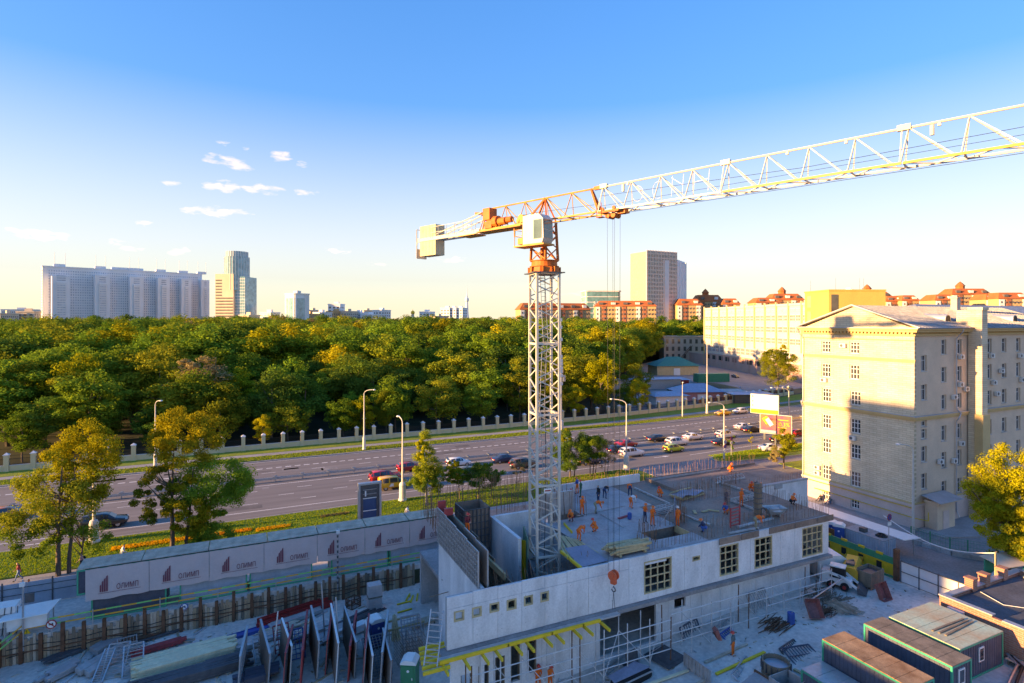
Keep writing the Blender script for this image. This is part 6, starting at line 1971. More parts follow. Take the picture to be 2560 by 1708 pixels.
for i, (a, c) in enumerate(zip(cuts, cuts[1:])):
 x0, x1 = YB(a, 57.7), YB(c, 57.7)
 b = MB(); nn = 16
 for k in range(nn + 1):
  for z_ in range(5):
   b.v.append((x0 + .015 + (x1 - x0 - .03) * k / nn, 57.66 + .05 * math.sin(k * 1.7 + i) * math.sin(z_ * 1.1) + q.uniform(-.012, .012), 1.72 + 2.62 * z_ / 4 + (.05 * math.sin(k * .8 + i * 2) if z_ == 0 else 0)))
 for k in range(nn):
  for z_ in range(4):
   a_ = k * 5 + z_; b.f.append((a_, a_ + 5, a_ + 6, a_ + 1)); b.mi.append(0)
 pn = b.build('banner_panel', 'banner', bn, world=True, smooth=True)
 lx_ = YB(logos[i][0], 57.7)
 o = obj('logo_bars', bmesh_, pn, world=True); o.location = (lx_, 57.575, 2.35)
 o = obj('lettering', tm, pn, world=True); o.location = (lx_ + 1.15, 57.575, 2.4); o.rotation_euler = (R(90), 0, 0)
b = MB(); b.tube((BX0, 57.68, 4.4), (BX1, 57.68, 4.4), .03, .03, 6); b.build('top_rope', 'black', bn, world=True)
# striped rails on posts before the cabins
rl_ = thing('striped_rail', 'two long green and orange striped safety rails on posts before the cabins', 'railing', (-15, 57.3, 0))
def rail_run(p, e, n, seg=1.05):
 p = Vector(p); e = Vector(e); L_ = (e - p).length; k = int(L_ / seg)
 for i in range(k):
  a = p + (e - p) * i / k; c = p + (e - p) * (i + 1) / k
  b = MB(); b.bar(a, c, .03, .11); b.build('rail_piece', 'tape_green' if i % 2 else 'tape_orange', rl_, world=True)
dA = depth(YB(61, 57.3), 57.3)
rail_run((YB(61, 57.3), 57.3, 1.0), (YB(1100, 57.3), 57.3, 1.08), 0)
rail_run((YB(61, 57.3), 57.3, .55), (YB(1100, 57.3), 57.3, .62), 0, 1.3)
rail_run((YB(58, 57.3), 57.2, .9), (-18.2, 50.5, .6), 0); rail_run((YB(58, 57.3), 57.2, .45), (-18.2, 50.5, .15), 0)
for px in (61, 232, 400, 545, 690, 850, 980, 1098):
 b = MB(); b.bar((YB(px, 57.25), 57.25, -.5), (YB(px, 57.25), 57.25, 1.2), .06); b.build('post', 'galv', rl_, world=True)
# tall mast posts with lamps
for px, ztop, lab in ((58, 4.6, 'grey mast with two camera boxes at the left end of the striped rails'), (844, 5.0, 'checked pale mast with floodlight rising before the banner')):
 x = YB(px, 57.0)
 t = thing('light_mast', lab, 'mast', (x, 56.95, -1.0))
 b = MB(); b.tube((0, 0, 0), (0, 0, ztop + 1), .075, .06, 10); b.build('pole', 'galv', t)
 b = MB(); b.bx(-.16, .16, -.3, -.08, ztop + .55, ztop + .85); b.build('lamp', 'white_paint', t)
 if px < 100:
  b = MB(); b.bx(.15, .75, -.2, -.1, ztop - .8, ztop - .1); b.bx(.22, .68, -.22, -.2, ztop - .72, ztop - .18); b.build('sign_frame', 'steel_dark', t)
 else:
  b = MB()
  for i in range(10):
   b.tube((0, 0, .6 + i * .5), (0, 0, .85 + i * .5), .082, .08, 10)
  b.build('band', 'steel_dark', t, kind='stuff')
# round and triangular notices
def disc_sign(px, py, z, yy, r_, rim, face, lab, bar_=True, tri=False):
 x = YB(px, yy)
 t = thing('notice_sign', lab, 'sign', (x, yy, z))
 b = MB(); n_ = 3 if tri else 24
 def ring(r, y, off=R(90)):
  return [(r * math.cos(off + 2 * math.pi * i / n_), y, r * math.sin(off + 2 * math.pi * i / n_)) for i in range(n_)]
 b.ext(ring(r_, 0), (0, .02, 0)); b.build('plate', rim, t)
 b = MB(); b.ext(ring(r_ * .78, -.008), (0, .012, 0)); b.build('face', face, t)
 b = MB()
 if tri:
  b.bx(-.02, .02, -.016, -.008, -.05, .16); b.bx(-.02, .02, -.016, -.008, -.13, -.09)
 else:
  b.bx(-r_ * .45, r_ * .4, -.016, -.008, -r_ * .12, r_ * .1); b.bx(r_ * .1, r_ * .3, -.016, -.008, r_ * .1, r_ * .3)
 b.build('symbol', 'black', t)
 if bar_ and not tri:
  b = MB(); b.bar((-r_ * .6, -.02, r_ * .6), (r_ * .6, -.02, -r_ * .6), .012, r_ * .2); b.build('slash', rim, t)
 b = MB(); b.bar((0, .03, -r_), (0, .03, -1.2), .05); b.build('post', 'galv', t)
 return t
disc_sign(128, 1553, .62, 57.1, .36, 'red', 'white_paint', 'round no smoking sign with red rim on the striped rail')
disc_sign(67, 1562, .35, 57.1, .28, 'yellow', 'yellow', 'yellow warning triangle at the foot of the left mast', tri=True)
disc_sign(460, 1519, .15, 56.9, .3, 'blue', 'white_paint', 'oval blue and red notice on the plank wall below the dark doorway')
# hoarding at the far left
hd = thing('hoarding', 'site hoarding of blue grey and brown sheets with red lamps on top at the left', 'fence', (-30, 63.4, 0))
for i in range(12):
 x0 = -33.2 + i * 1.75
 b = MB(); b.bx(x0, x0 + 1.72, 63.35, 63.4, .05, 2.05); b.build('sheet', 'rust' if i < 6 else 'greyblue_panel', hd, world=True)
 if i % 2 == 0:
  b = MB(); b.bx(x0 - .05, x0 + .05, 63.25, 63.34, 0, 2.25); b.build('post', 'steel_dark', hd, world=True)
for i, x in enumerate((-26, -22.5, -17.4, -13.2)):
 b = MB(); b.lathe([(.07, 0), (.09, .08), (.05, .2)], 8); o = b.build('warning_lamp', 'orange', hd, world=True); o.location = (x, 63.4, 2.06)
b = MB(); b.bar((-33, 63.2, 1.7), (-12.4, 63.2, 1.7), .05); b.bar((-33, 63.2, 1.0), (-12.4, 63.2, 1.15), .05); b.build('rail', 'steel_dark', hd, world=True)

# ---- stores on the pit floor.  g(px,py) gives the floor position
def g(px, py, z=ZS):
 x, y = at(px, py, z)
 return x, y
def place(o, px, py, rz=0.0, z=None, dz=0.0):
 x, y = g(px, py)
 o.location = (x, y, (zsite(x) if z is None else z) + dz); o.rotation_euler = (0, 0, rz)
 return o
# canopy table and wrapped pallets at the left edge
x, y = g(78, 1585, 0)
t = thing('canopy_stand', 'white topped shelter stand beside the left mast', 'shelter', (x - .3, y + .6, 0), R(4))
b = MB(); b.ext([(-1.9, -1.0, 1.5), (1.4, -1.3, 1.62), (1.9, 1.0, 1.7), (-1.2, 1.2, 1.6)], (0, 0, .07)); b.build('top', 'white_paint', t)
for sx in (-1.3, 1.4):
 for sy in (-.9, .9):
  b = MB(); b.bar((sx, sy, 0), (sx, sy, 1.55), .08); b.build('leg', 'galv', t)
b = MB(); b.bx(-1.2, 1.3, -.85, -.8, .6, 1.45); b.build('side_sheet', 'white_paint', t)
x, y = at(12, 1590, 0)
t = thing('wrapped_pallets', 'netted stack of pale wrapped sacks at the left edge', 'pallet', (x - .6, y + .8, 0))
for i in range(4):
 b = MB(); b.bx(-1.3, 1.2, -.7, .7, .02 + i * .55, .53 + i * .55); b.bx(-1.34, 1.24, -.66, .66, .1 + i * .55, .45 + i * .55); b.build('sack_layer', 'white_paint' if i % 2 else 'galv', t)
b = MB()
for i in range(7):
 b.bar((-1.4 + i * .45, -.75, 0), (-1.0 + i * .4, -.75, 2.2), .04)
b.build('strap', 'black', t, kind='stuff')
# cage crate
def cage(px, py, sx, sy, sz, lab, mat='galv', rz=R(10)):
 t = thing('cage_crate', lab, 'crate', (0, 0, 0)); place(t, px, py, rz)
 for x_ in (-sx / 2, sx / 2):
  for y_ in (-sy / 2, sy / 2):
   b = MB(); b.bar((x_, y_, 0), (x_, y_, sz), .08); b.build('post', mat, t)
 for z_ in (.06, sz / 2, sz - .04):
  b = MB()
  for s in (-1, 1):
   b.bar((-sx / 2, s * sy / 2, z_), (sx / 2, s * sy / 2, z_), .06); b.bar((s * sx / 2, -sy / 2, z_), (s * sx / 2, sy / 2, z_), .06)
  b.build('rail', mat, t)
 b = MB()
 for i in range(7):
  f_ = -sx / 2 + sx * i / 6
  b.bar((f_, -sy / 2, 0), (f_, -sy / 2, sz), .035); b.bar((f_, sy / 2, 0), (f_, sy / 2, sz), .035)
  f_ = -sy / 2 + sy * i / 6
  b.bar((-sx / 2, f_, 0), (-sx / 2, f_, sz), .035); b.bar((sx / 2, f_, 0), (sx / 2, f_, sz), .035)
 b.build('mesh', mat, t, kind='stuff')
 return t
cage(318, 1638, 1.3, 1.1, 1.25, 'pale grey wire cage crate standing near the plank wall')
cage(883, 1518, 1.0, .9, .9, 'brown rusty wire basket in front of the plank wall', 'rust', R(30))
# stacks of beams
def stack(name, px, py, rz, L_, w_, h_, nx_, nz_, mat, lab, cat='beam stack', jit=.1, cover=None, z=None):
 t = thing(name, lab, cat); place(t, px, py, rz, z)
 r_ = random.Random(int(px * 7 + py))
 for s in (-.35, .35):
  b = MB(); b.bx(L_ * s - .06, L_ * s + .06, -w_ * nx_ * .55, w_ * nx_ * .55, 0, .12); b.build('bearer', 'timber_old', t)
 pm = None
 for k in range(nz_):
  for i in range(nx_):
   if pm is None:
    b = MB(); b.box((0, 0, 0), (L_, w_ * .94, h_ * .94)); pm = b.build('beam', mat, t); o = pm
   else:
    o = like(pm, parent=t)
   o.location = (r_.uniform(-jit, jit) * 2, (i - (nx_ - 1) / 2) * w_, .13 + h_ * (k + .5)); o.rotation_euler = (0, 0, r_.uniform(-jit, jit) * .12)
 return t
stack('timber_stack', 465, 1655, R(6), 6.6, .2, .17, 11, 4, 'pale_timber', 'big stack of pale yellow timber beams in the left store', 'timber', .2)
stack('beam_stack', 262, 1660, R(48), 3.6, .42, .4, 4, 1, 'form_grey', 'row of broad grey steel beams beside the cage crate')
stack('beam_stack', 274, 1618, R(50), 2.8, .6, .5, 2, 1, 'galv', 'pair of pale boxy beams behind the broad grey beams')
stack('pipe_stack', 480, 1700, R(6), 7.5, .22, .22, 6, 3, 'steel_dark', 'dark grey steel profiles stacked in front of the pale timber', 'steel stack', .25)
stack('beam_stack', 398, 1625, R(12), 3.6, .2, .18, 3, 2, 'form_red', 'short red and white edged beams beside the pale timber stack')
stack('rail_stack', 480, 1565, R(13), 9.0, .12, .1, 9, 2, 'steel_dark', 'long dark steel bars lying along the plank wall', 'steel stack', .4)
stack('rail_stack', 870, 1560, R(22), 6.0, .1, .09, 10, 2, 'steel_dark', 'bundle of dark bars right of the red channels', 'steel stack', .4)
stack('beam_stack', 740, 1552, R(16), 4.6, .18, .16, 5, 2, 'form_grey', 'grey perforated beams stacked below the red channels')
for i, (px, py, rz, L_, lab) in enumerate(((745, 1530, 16, 7.2, 'upper of the two long red steel channels near the plank wall'), (740, 1545, 15, 6.8, 'lower of the two long red steel channels near the plank wall'))):
 b = MB(); b.bx(-L_ / 2, L_ / 2, -.14, .14, 0, .05); b.bx(-L_ / 2, L_ / 2, -.14, -.1, .05, .5); b.bx(-L_ / 2, L_ / 2, .1, .14, .05, .5); b.bx(-L_ / 2, L_ / 2, -.2, -.1, .5, .54); b.bx(-L_ / 2, L_ / 2, .1, .2, .5, .54)
 for k in range(9):
  b.bx(-L_ / 2 + .4 + k * (L_ - .8) / 8 - .03, -L_ / 2 + .4 + k * (L_ - .8) / 8 + .03, -.2, -.14, .05, .5)
 o = b.build('steel_channel', 'red'); place(o, px, py, R(rz)); tag(o, lab, 'steel beam')
b = MB(); b.box((0, 0, .16), (3.4, .5, .3)); b.box((0, .28, .2), (3.4, .06, .4)); o = b.build('blue_plank', 'blue'); place(o, 622, 1588, R(12)); tag(o, 'dark blue steel plank behind the pale timber stack', 'plank')
# block pallets
t = thing('block_stack', 'two stacked pallets of pale pinkish building blocks near the plank wall', 'block stack'); place(t, 936, 1522, R(0))
M('block_pink', (.55, .47, .44), .9, var=.1, scale=1.5)
for k in range(2):
 for i in range(3):
  for jx in range(4):
   b = MB(); b.bx(-.62 + jx * .31, -.62 + jx * .31 + .3, -.5, .5, .12 + k * 1.2 + i * .35, .12 + k * 1.2 + i * .35 + .34); b.build('block', 'block_pink', t)
 b = MB(); b.bx(-.65, .65, -.52, .52, k * 1.2, .11 + k * 1.2); b.build('pallet', 'timber_old', t)
# portable toilets
def toilet(px, py, mat, rz, lab, z=None):
 t = thing('portable_toilet', lab, 'toilet'); place(t, px, py, rz, z)
 b = MB(); b.bx(-.55, .55, -.55, .55, .08, 2.05); b.build('body', mat, t)
 b = MB(); b.bx(-.6, .6, -.6, .6, 0, .08); b.build('base', 'steel_dark', t)
 b = MB(); b.ext([(-.6, -.58, 2.05), (.6, -.58, 2.05), (.6, -.58, 2.15), (.3, -.58, 2.36), (-.3, -.58, 2.36), (-.6, -.58, 2.15)], (0, 1.16, 0)); b.build('roof', 'white_paint', t)
 b = MB(); b.bx(-.4, .4, -.585, -.55, .15, 1.95); d_ = b.build('door', mat, t)
 b = MB(); b.bx(.26, .33, -.61, -.585, 1.0, 1.15); b.build('handle', 'white_paint', d_)
 b = MB(); b.tube((0, -.6, 1.62), (0, -.587, 1.62), .1, .1, 12); b.build('emblem', 'white_paint', d_)
 return t
toilet(940, 1612, 'blue', R(10), 'blue portable toilet with pale roof among the upright shutters')
toilet(1025, 1722, 'green', R(-30), 'green portable toilet with white roof at the bottom edge')
# upright shutters stored on edge in a rack
def shutter_up(px, py, rz, L_, h_, mat, lab, ribs=6, lean=.06, edge='galv'):
 t = thing('wall_shutter', lab, 'formwork panel', (0, 0, 0), 0, 'wall shutters stored upright'); place(t, px, py, rz)
 b = MB(); b.ext([(-.02, 0, .05), (.02, 0, .05), (.02 + lean * h_, 0, h_), (-.02 + lean * h_, 0, h_)], (0, L_, 0)); b.build('face_sheet', 'ply', t)
 b = MB()
 for i in range(ribs + 1):
  y_ = L_ * i / ribs
  b.bar((.07, y_, .05), (.07 + lean * h_, y_, h_), .1, .06)
 for i in range(4):
  z_ = .05 + (h_ - .05) * i / 3
  b.bar((.07 + lean * z_, 0, z_), (.07 + lean * z_, L_, z_), .11, .06)
 b.build('rib_grid', mat, t)
 b = MB(); b.bar((.03 + lean * h_, -.02, h_ + .03), (.03 + lean * h_, L_ + .02, h_ + .03), .14, .05); b.bar((.03, -.03, .05), (.03 + lean * h_, -.03, h_), .14, .05); b.build('edge_frame', edge, t)
 return t
for i, (px, py, rz, L_, h_, mat, lab) in enumerate((
 (592, 1745, -2, 4.4, 2.9, 'galv', 'tall grey shutter standing right of the dark profiles'), (668, 1722, -4, 5.6, 2.5, 'galv', 'pale edged shutter left of the dark pointed one'), (706, 1735, 0, 4.0, 2.9, 'steel_dark', 'dark pointed shutter between two pale edged ones'), (722, 1712, -3, 4.6, 2.8, 'galv', 'pale edged shutter left of the red ended shutter'),
 (748, 1725, 2, 6.2, 2.8, 'form_red', 'shutter with red end frame and dark ribs'), (790, 1700, 3, 5.8, 2.9, 'galv', 'grey shutter right of the red ended one'), (812, 1690, 4, 5.2, 2.7, 'steel_dark', 'dark shutter left of the long pale pole'), (838, 1715, 5, 6.4, 3.1, 'galv', 'long pale edged shutter with red tip in the rack'),
 (868, 1705, 6, 5.4, 2.6, 'form_red', 'shutter with faded red lower frame'), (884, 1698, 7, 6.0, 2.7, 'steel_dark', 'dark ribbed shutter before the blue tank'), (905, 1725, 7, 5.0, 3.0, 'galv', 'ribbed shutter left of the blue toilet'), (925, 1735, 8, 5.2, 2.7, 'steel_dark', 'dark ribbed shutter below the blue toilet'), (948, 1728, 9, 6.2, 2.8, 'galv', 'long pale shutter touching the blue toilet'), (972, 1740, 9, 4.6, 2.5, 'rust', 'rusty shutter at the right end of the rack'))):
 shutter_up(px, py, -(YAW + math.atan2(px - 1280, FPX)) + R((7 if i % 2 else -6) + (rz * 37 % 5) - 2.0), L_, h_, mat, lab, edge=('galv', 'galv', 'form_red', 'white_paint')[i % 4 if mat != 'form_red' else 2])
# leaning ladders and grids
def grid_panel(px, py, w_, h_, n_, m_, mat, rz, tilt, lab, name='grid_panel', cat='panel', z=None, dz=.03):
 t = thing(name, lab, cat); place(t, px, py, rz, z, dz)
 b = MB()
 for x_ in (0, w_):
  b.bar((x_, 0, 0), (x_, h_ * math.cos(tilt), h_ * math.sin(tilt)), .09)
 for f_ in (0, 1):
  b.bar((0, h_ * f_ * math.cos(tilt), h_ * f_ * math.sin(tilt)), (w_, h_ * f_ * math.cos(tilt), h_ * f_ * math.sin(tilt)), .09)
 b.build('frame', mat, t)
 for i in range(1, n_):
  f_ = i / n_; b = MB(); b.bar((0.04, h_ * f_ * math.cos(tilt), h_ * f_ * math.sin(tilt)), (w_ - .04, h_ * f_ * math.cos(tilt), h_ * f_ * math.sin(tilt)), .05); b.build('cross_bar', mat, t)
 for i in range(1, m_):
  f_ = w_ * i / m_; b = MB(); b.bar((f_, .04, 0), (f_, h_ * math.cos(tilt), h_ * math.sin(tilt)), .05); b.build('long_bar', mat, t)
 return t
grid_panel(252, 1700, 1.4, 2.6, 9, 1, 'galv', R(-5), R(35), 'pale slatted grid panel leaning in the left store, left one of two')
grid_panel(305, 1698, 1.3, 2.4, 9, 1, 'galv', R(5), R(40), 'pale slatted grid panel leaning in the left store, right one of two')
grid_panel(228, 1710, .7, 2.6, 14, 1, 'galv', R(-12), R(30), 'narrow mesh ladder lying left of the slatted grid panels')
grid_panel(690, 1640, 1.2, 2.2, 6, 4, 'form_red', R(8), R(50), 'red gridded shutter between the upright ones')
grid_panel(720, 1655, 1.3, 2.2, 6, 4, 'blue', R(4), R(50), 'blue gridded shutter next to the red one')
grid_panel(640, 1660, 1.0, 2.2, 7, 2, 'galv', R(10), R(40), 'grey ladder frame behind the tall grey shutter')
grid_panel(930, 1700, 1.6, 3.4, 14, 6, 'mesh_grey', R(4), R(28), 'dense wire mesh sheets lying before the upright shutters')
grid_panel(1010, 1640, 1.6, 2.8, 10, 6, 'mesh_grey', R(-4), R(55), 'wire mesh leaning near the yellow timber bundle')
for (px, py, rz, L_, w_, h_, nx_, nz_, mat, lab) in ((600, 1622, 8, 3.0, .5, .12, 3, 3, 'form_grey', 'low stack of grey shutters right of the blue plank'), (655, 1602, 12, 2.6, .45, .12, 3, 2, 'galv', 'pale flat shutters stacked beyond the red grid'), (560, 1668, 4, 2.4, .4, .1, 4, 4, 'steel_dark', 'dark flat bundle between timber and upright shutters'), (700, 1580, 15, 3.2, .3, .12, 4, 2, 'lag_c', 'weathered boards stacked below the perforated beams'), (770, 1590, 10, 2.8, .45, .14, 3, 3, 'form_grey', 'grey panels stacked left of the white pole'), (830, 1590, 18, 3.4, .3, .1, 6, 2, 'galv', 'pale bars piled right of the white pole'), (885, 1585, 20, 2.6, .4, .3, 2, 2, 'white_paint', 'white boxes stacked left of the blue toilet'), (640, 1700, 2, 2.4, .5, .1, 3, 5, 'navy_panel', 'dark blue flat shutters at the bottom edge'), (350, 1598, 12, 3.0, .16, .12, 8, 2, 'rust', 'rusty pipes lying behind the cage crate'), (170, 1640, 30, 2.4, .3, .12, 3, 2, 'steel_dark', 'dark boards on the ground at the left corner of the pit'), (1060, 1560, 12, 2.2, .2, .1, 5, 2, 'lag_c', 'boards stacked on the pale slab near the front wall'), (150, 1690, 40, 2.0, .4, .2, 3, 2, 'galv', 'pale slabs stacked at the bottom left corner')):
 stack('panel_stack', px, py, R(rz), L_, w_, h_, nx_, nz_, mat, lab, 'panel stack', .25)
# poles, drums, planks
for i, (px, py, L_, tilt, rz, mat, lab) in enumerate(((812, 1600, 4.6, 78, 100, 'galv', 'tall white pole rising behind the upright shutters'), (680, 1680, 4.2, 70, 70, 'galv', 'white pole leaning left of the red ended shutter'), (848, 1640, 4.4, 74, 95, 'galv', 'grey pole with red top leaning in the rack'), (700, 1625, 3.2, 25, 25, 'pale_timber', 'pale plank laid slanting over the shutters'))):
 b = MB(); tl = R(tilt); b.bar((0, 0, 0), (L_ * math.cos(tl), 0, L_ * math.sin(tl)), .09, .09); b.box((0, 0, .03), (.2, .2, .06)); o = b.build('pole', mat); place(o, px, py, R(rz)); tag(o, lab, 'pole')
b = MB()
b.lathe([(.45, 0), (.45, .5), (.38, .52), (.38, .02)], 18)
for i, (px, py, lab) in enumerate(((1072, 1478, 'black coiled hose roll standing near the plank wall'), (1058, 1484, 'second black coil beside the hose roll near the plank wall'))):
 b = MB(); pts = []
 for k in range(5):
  rr = .5 - .06 * k
  b.path([(rr * math.cos(a * .45), .12 * math.sin(a * 3) + k * .05, .52 + rr * math.sin(a * .45)) for a in range(15)], .045, 6)
 o = b.build('hose_coil', 'black'); place(o, px, py, R(20 + 40 * i)); tag(o, lab, 'coil')
for i, (px, py, rz, lab) in enumerate(((1020, 1498, 60, 'yellow beam lying apart beside the block pallets, uppermost'), (1010, 1512, 5, 'yellow beam lying flat left in the yellow group'), (1030, 1502, 65, 'second upright lying yellow beam of the group'), (1043, 1498, 70, 'third yellow beam of the group near the coils'), (1012, 1532, 8, 'yellow beam lowest of the group on the pale slab'), (1075, 1490, 20, 'short yellow beam beside the black coils'))):
 b = MB(); b.bx(-.7, .7, -.04, .04, .04, .2); b.bx(-.7, .7, -.08, .08, 0, .04); b.bx(-.7, .7, -.08, .08, .2, .24); o = b.build('yellow_beam', 'beam_yellow'); place(o, px, py, R(rz)); tag(o, lab, 'beam')
t = thing('timber_bundle', 'sheaf of yellow timbers leaning together at the scaffold edge', 'timber'); place(t, 990, 1600, 0)
for i in range(9):
 b = MB(); a = i * .7; b.bar((.35 * math.cos(a), .3 * math.sin(a), 0), (.1 * math.cos(a) - .1, .1 * math.sin(a) + .2, 1.9 + .1 * (i % 3)), .1, .1); b.build('timber', 'pale_timber', t)
b = MB(); b.box((0, 0, .05), (7.2, 5.5, .14)); o = b.build('slab_pad', 'site_floor', kind='structure'); place(o, 1000, 1540, R(3), ZS)
# low shuttered ground floor frame left of the front wall (rebar cages and boards)
t = thing('rebar_cage', 'tall rebar cage and boards beside the left end of the front wall', 'rebar cage'); place(t, 1010, 1690, R(5))
for i in range(5):
 b = MB()
 for k in range(9):
  b.tube((i * .5, k * .3, 0), (i * .5, k * .3, 2.2), .014, .014, 4)
 for z_ in range(8):
  b.tube((i * .5, 0, .2 + z_ * .27), (i * .5, 2.4, .2 + z_ * .27), .012, .012, 4)
 b.build('mat', 'rebar', t, kind='stuff')
t = thing('trestle', 'timber edged platform with yellow boards left of the front wall', 'platform'); place(t, 1005, 1600, R(4))
for s in (0, 1):
 b = MB(); b.bx(-1.2, 2.0, s * 1.4 - .06, s * 1.4 + .06, 1.0, 1.16); b.build('board', 'timber', t)
for x_ in (-1.1, .4, 1.9):
 b = MB(); b.bar((x_, 0, 0), (x_, 0, 1.0), .08); b.build('leg', 'galv', t)
 b = MB(); b.bar((x_, 1.4, 0), (x_, 1.4, 1.0), .08); b.build('leg', 'galv', t)
# loose rubble and offcuts nobody could count
b = MB(); r_ = random.Random(77)
for i in range(1100):
 x = r_.uniform(-17, 14); y = r_.uniform(26, 56.5)
 if x > 10 and y < 50 and y > 34:
  continue
 s = r_.uniform(.04, .13) if i % 5 else r_.uniform(.1, .2); a = r_.uniform(0, 3)
 b.box((x, y, zsite(x) + s * .3), (s * r_.uniform(1, 5) * (3 if i % 5 == 0 else 1), s, s * .7), a)
o = b.build('rubble', ['lag_c', 'concrete_dark', 'lag_a'], kind='stuff'); o.data.polygons.foreach_set('material_index', [(i // 6) % 3 for i in range(len(o.data.polygons))]); tag(o, 'loose offcuts and rubble strewn over the floor of the left store', 'rubble')
# ---- upright blue backed advertising frame on the pavement
x, y = XW(924, 66), 66.0
t = thing('screen_frame', 'upright grey frame with dark blue screen back beside the avenue', 'billboard', (x, y, 0))
for s in (-1.28, 1.1):
 b = MB(); b.bx(s, s + .22, -.2, .4, 0, 6.3); b.build('side_post', 'galv', t)
b = MB(); b.bx(-1.28, 1.32, -.2, .4, 6.3, 6.5); b.build('top_beam', 'galv', t)
b = MB(); b.bx(-1.05, -.72, .0, .2, .2, 6.2); b.bx(.78, 1.1, .0, .2, .2, 6.2); b.build('inner_rail', 'steel_dark', t)
M('screen_blue', (.03, .075, .17), .6, var=.15, scale=.8)
for i in range(3):
 b = MB(); b.bx(-.72, .78, .05, .15, .5 + i * 1.42, 1.86 + i * 1.42); b.build('screen_panel', 'screen_blue', t)
b = MB(); b.bx(-.72, .78, .04, .16, 4.75, 6.2); b.build('fan_panel', 'steel_dark', t)
for z_ in (.45, 1.88, 3.3, 4.72):
 b = MB(); b.bx(-.74, .8, -.03, .04, z_ - .04, z_ + .04); b.build('cross_bar', 'white_paint', t)
for z_ in (5.2, 5.7):
 b = MB(); b.bx(-.74, .8, -.03, .04, z_ - .04, z_ + .04); b.build('cross_bar', 'steel', t)
b = MB(); b.bx(-.55, -.4, -.15, -.02, 5.0, 5.6); b.build('junction_box', 'white_paint', t)
# ---- walkers on the pavement
for (px, py, ang, kd, tp, lw, bg, lab) in ((47, 1452, 100, 'walk', 'red_cloth', 'denim', None, 'person in dark red jacket and jeans walking on the pavement at the left'), (205, 1427, 100, 'walk', 'pink_cloth', 'black_cloth', 'black_cloth', 'person in pink top with black backpack walking beside the cabins'), (307, 1404, 280, 'walk', 'white_cloth', 'denim', None, 'person in white shirt walking behind the banner'), (1018, 1300, 280, 'walk', 'white_cloth', 'pink_cloth', None, 'person in pale clothes walking near the birch')):
 x, y = at(px, py, .08); y = max(y, 64.9)
 person(x, y, .065, R(ang), kd, tp, lw, lab, None, None, bg)
for i, (px, py, lab) in enumerate(((548, 1320, 'small white bundle on the cabin roof by the forked tree'), (580, 1316, 'grey cap shaped vent on the cabin roof'))):
 pass
# ============================================================ right part of the site and the side street
M('rust_roof', (.50, .24, .10), .7, .2, var=.35, scale=.9, c2=(.62, .36, .18), fine=.15)
M('patina_roof', (.62, .46, .28), .7, .1, var=.25, scale=.45, c2=(.45, .60, .46), fine=.12)
M('dark_roof', (.09, .095, .11), .85, var=.25, scale=.5, fine=.2)
M('tub_red', (.36, .12, .10), .75, var=.25, scale=2, fine=.1)
def big_cabin(x0, x1, y0, y1, z0, h, roofm, lab, win=None, boards=0):
 t = thing('site_container', lab, 'container', (x0, y0, z0))
 w_, l_ = x1 - x0, y1 - y0
 b = MB(); b.bx(.05, w_ - .05, .05, l_ - .05, .05, h - .05); b.build('body', 'navy_panel', t)
 for (xa, ya) in ((0, 0), (w_ - .12, 0), (0, l_ - .12), (w_ - .12, l_ - .12)):
  b = MB(); b.bx(xa, xa + .12, ya, ya + .12, 0, h); b.build('corner_post', 'frame_green', t)
 for z_ in (0, h - .12):
  b = MB(); b.bx(.12, w_ - .12, 0, .12, z_, z_ + .12); b.bx(.12, w_ - .12, l_ - .12, l_, z_, z_ + .12); b.bx(0, .12, .12, l_ - .12, z_, z_ + .12); b.bx(w_ - .12, w_, .12, l_ - .12, z_, z_ + .12); b.build('edge_frame', 'frame_green', t)
 n_ = max(2, round(l_ / 1.0))
 for i in range(n_):
  b = MB(); b.bx(.02, w_ - .02, l_ * i / n_ + .012, l_ * (i + 1) / n_ - .012, h + .002, h + .05 + .006 * (i % 2)); b.build('roof_sheet', roofm, t)
 b = MB()
 for i in range(int(l_ / .3)):
  b.bx(.025, .05, .2 + i * .3, .24 + i * .3, .14, h - .14)
 for i in range(int(w_ / .3)):
  b.bx(.2 + i * .3, .24 + i * .3, .025, .05, .14, h - .14)
 b.build('ribs', 'navy_panel', t, kind='stuff')
 for i in range(boards):
  b = MB(); b.box((w_ * .5 + .1 * i, l_ * .45 - .32 * i, h + .1), (w_ * .72, .14, .06), .03 * i); b.build('roof_board', 'timber_old', t)
 if win:
  a, c, z_, zz = win
  b = MB(); b.bx(a, c, -.03, .04, z_, zz); w2 = b.build('window', 'win_white', t)
  b = MB(); b.bx(a + .1, c - .1, -.045, -.03, z_ + .1, zz - .1); b.build('pane', 'win_glass', w2)
 return t
big_cabin(37.0, 39.4, 21.3, 27.3, -.15, 2.55, 'rust_roof', 'navy container with rusty orange roof and green edges, front one')
big_cabin(41.75, 44.0, 21.5, 27.4, -.05, 2.45, 'timber_old', 'navy container with weathered brown roof, middle one', (.7, 1.4, 1.1, 2.1))
big_cabin(44.4, 49.9, 22.4, 27.2, -.02, 2.42, 'patina_roof', 'wide container with patchy green and orange roof beside the brick building', (2.3, 2.95, 1.0, 2.0), 3)
big_cabin(34.6, 36.8, 20.8, 27.1, -.3, 1.3, 'galv', 'low navy container with bright green edge at the bottom right')
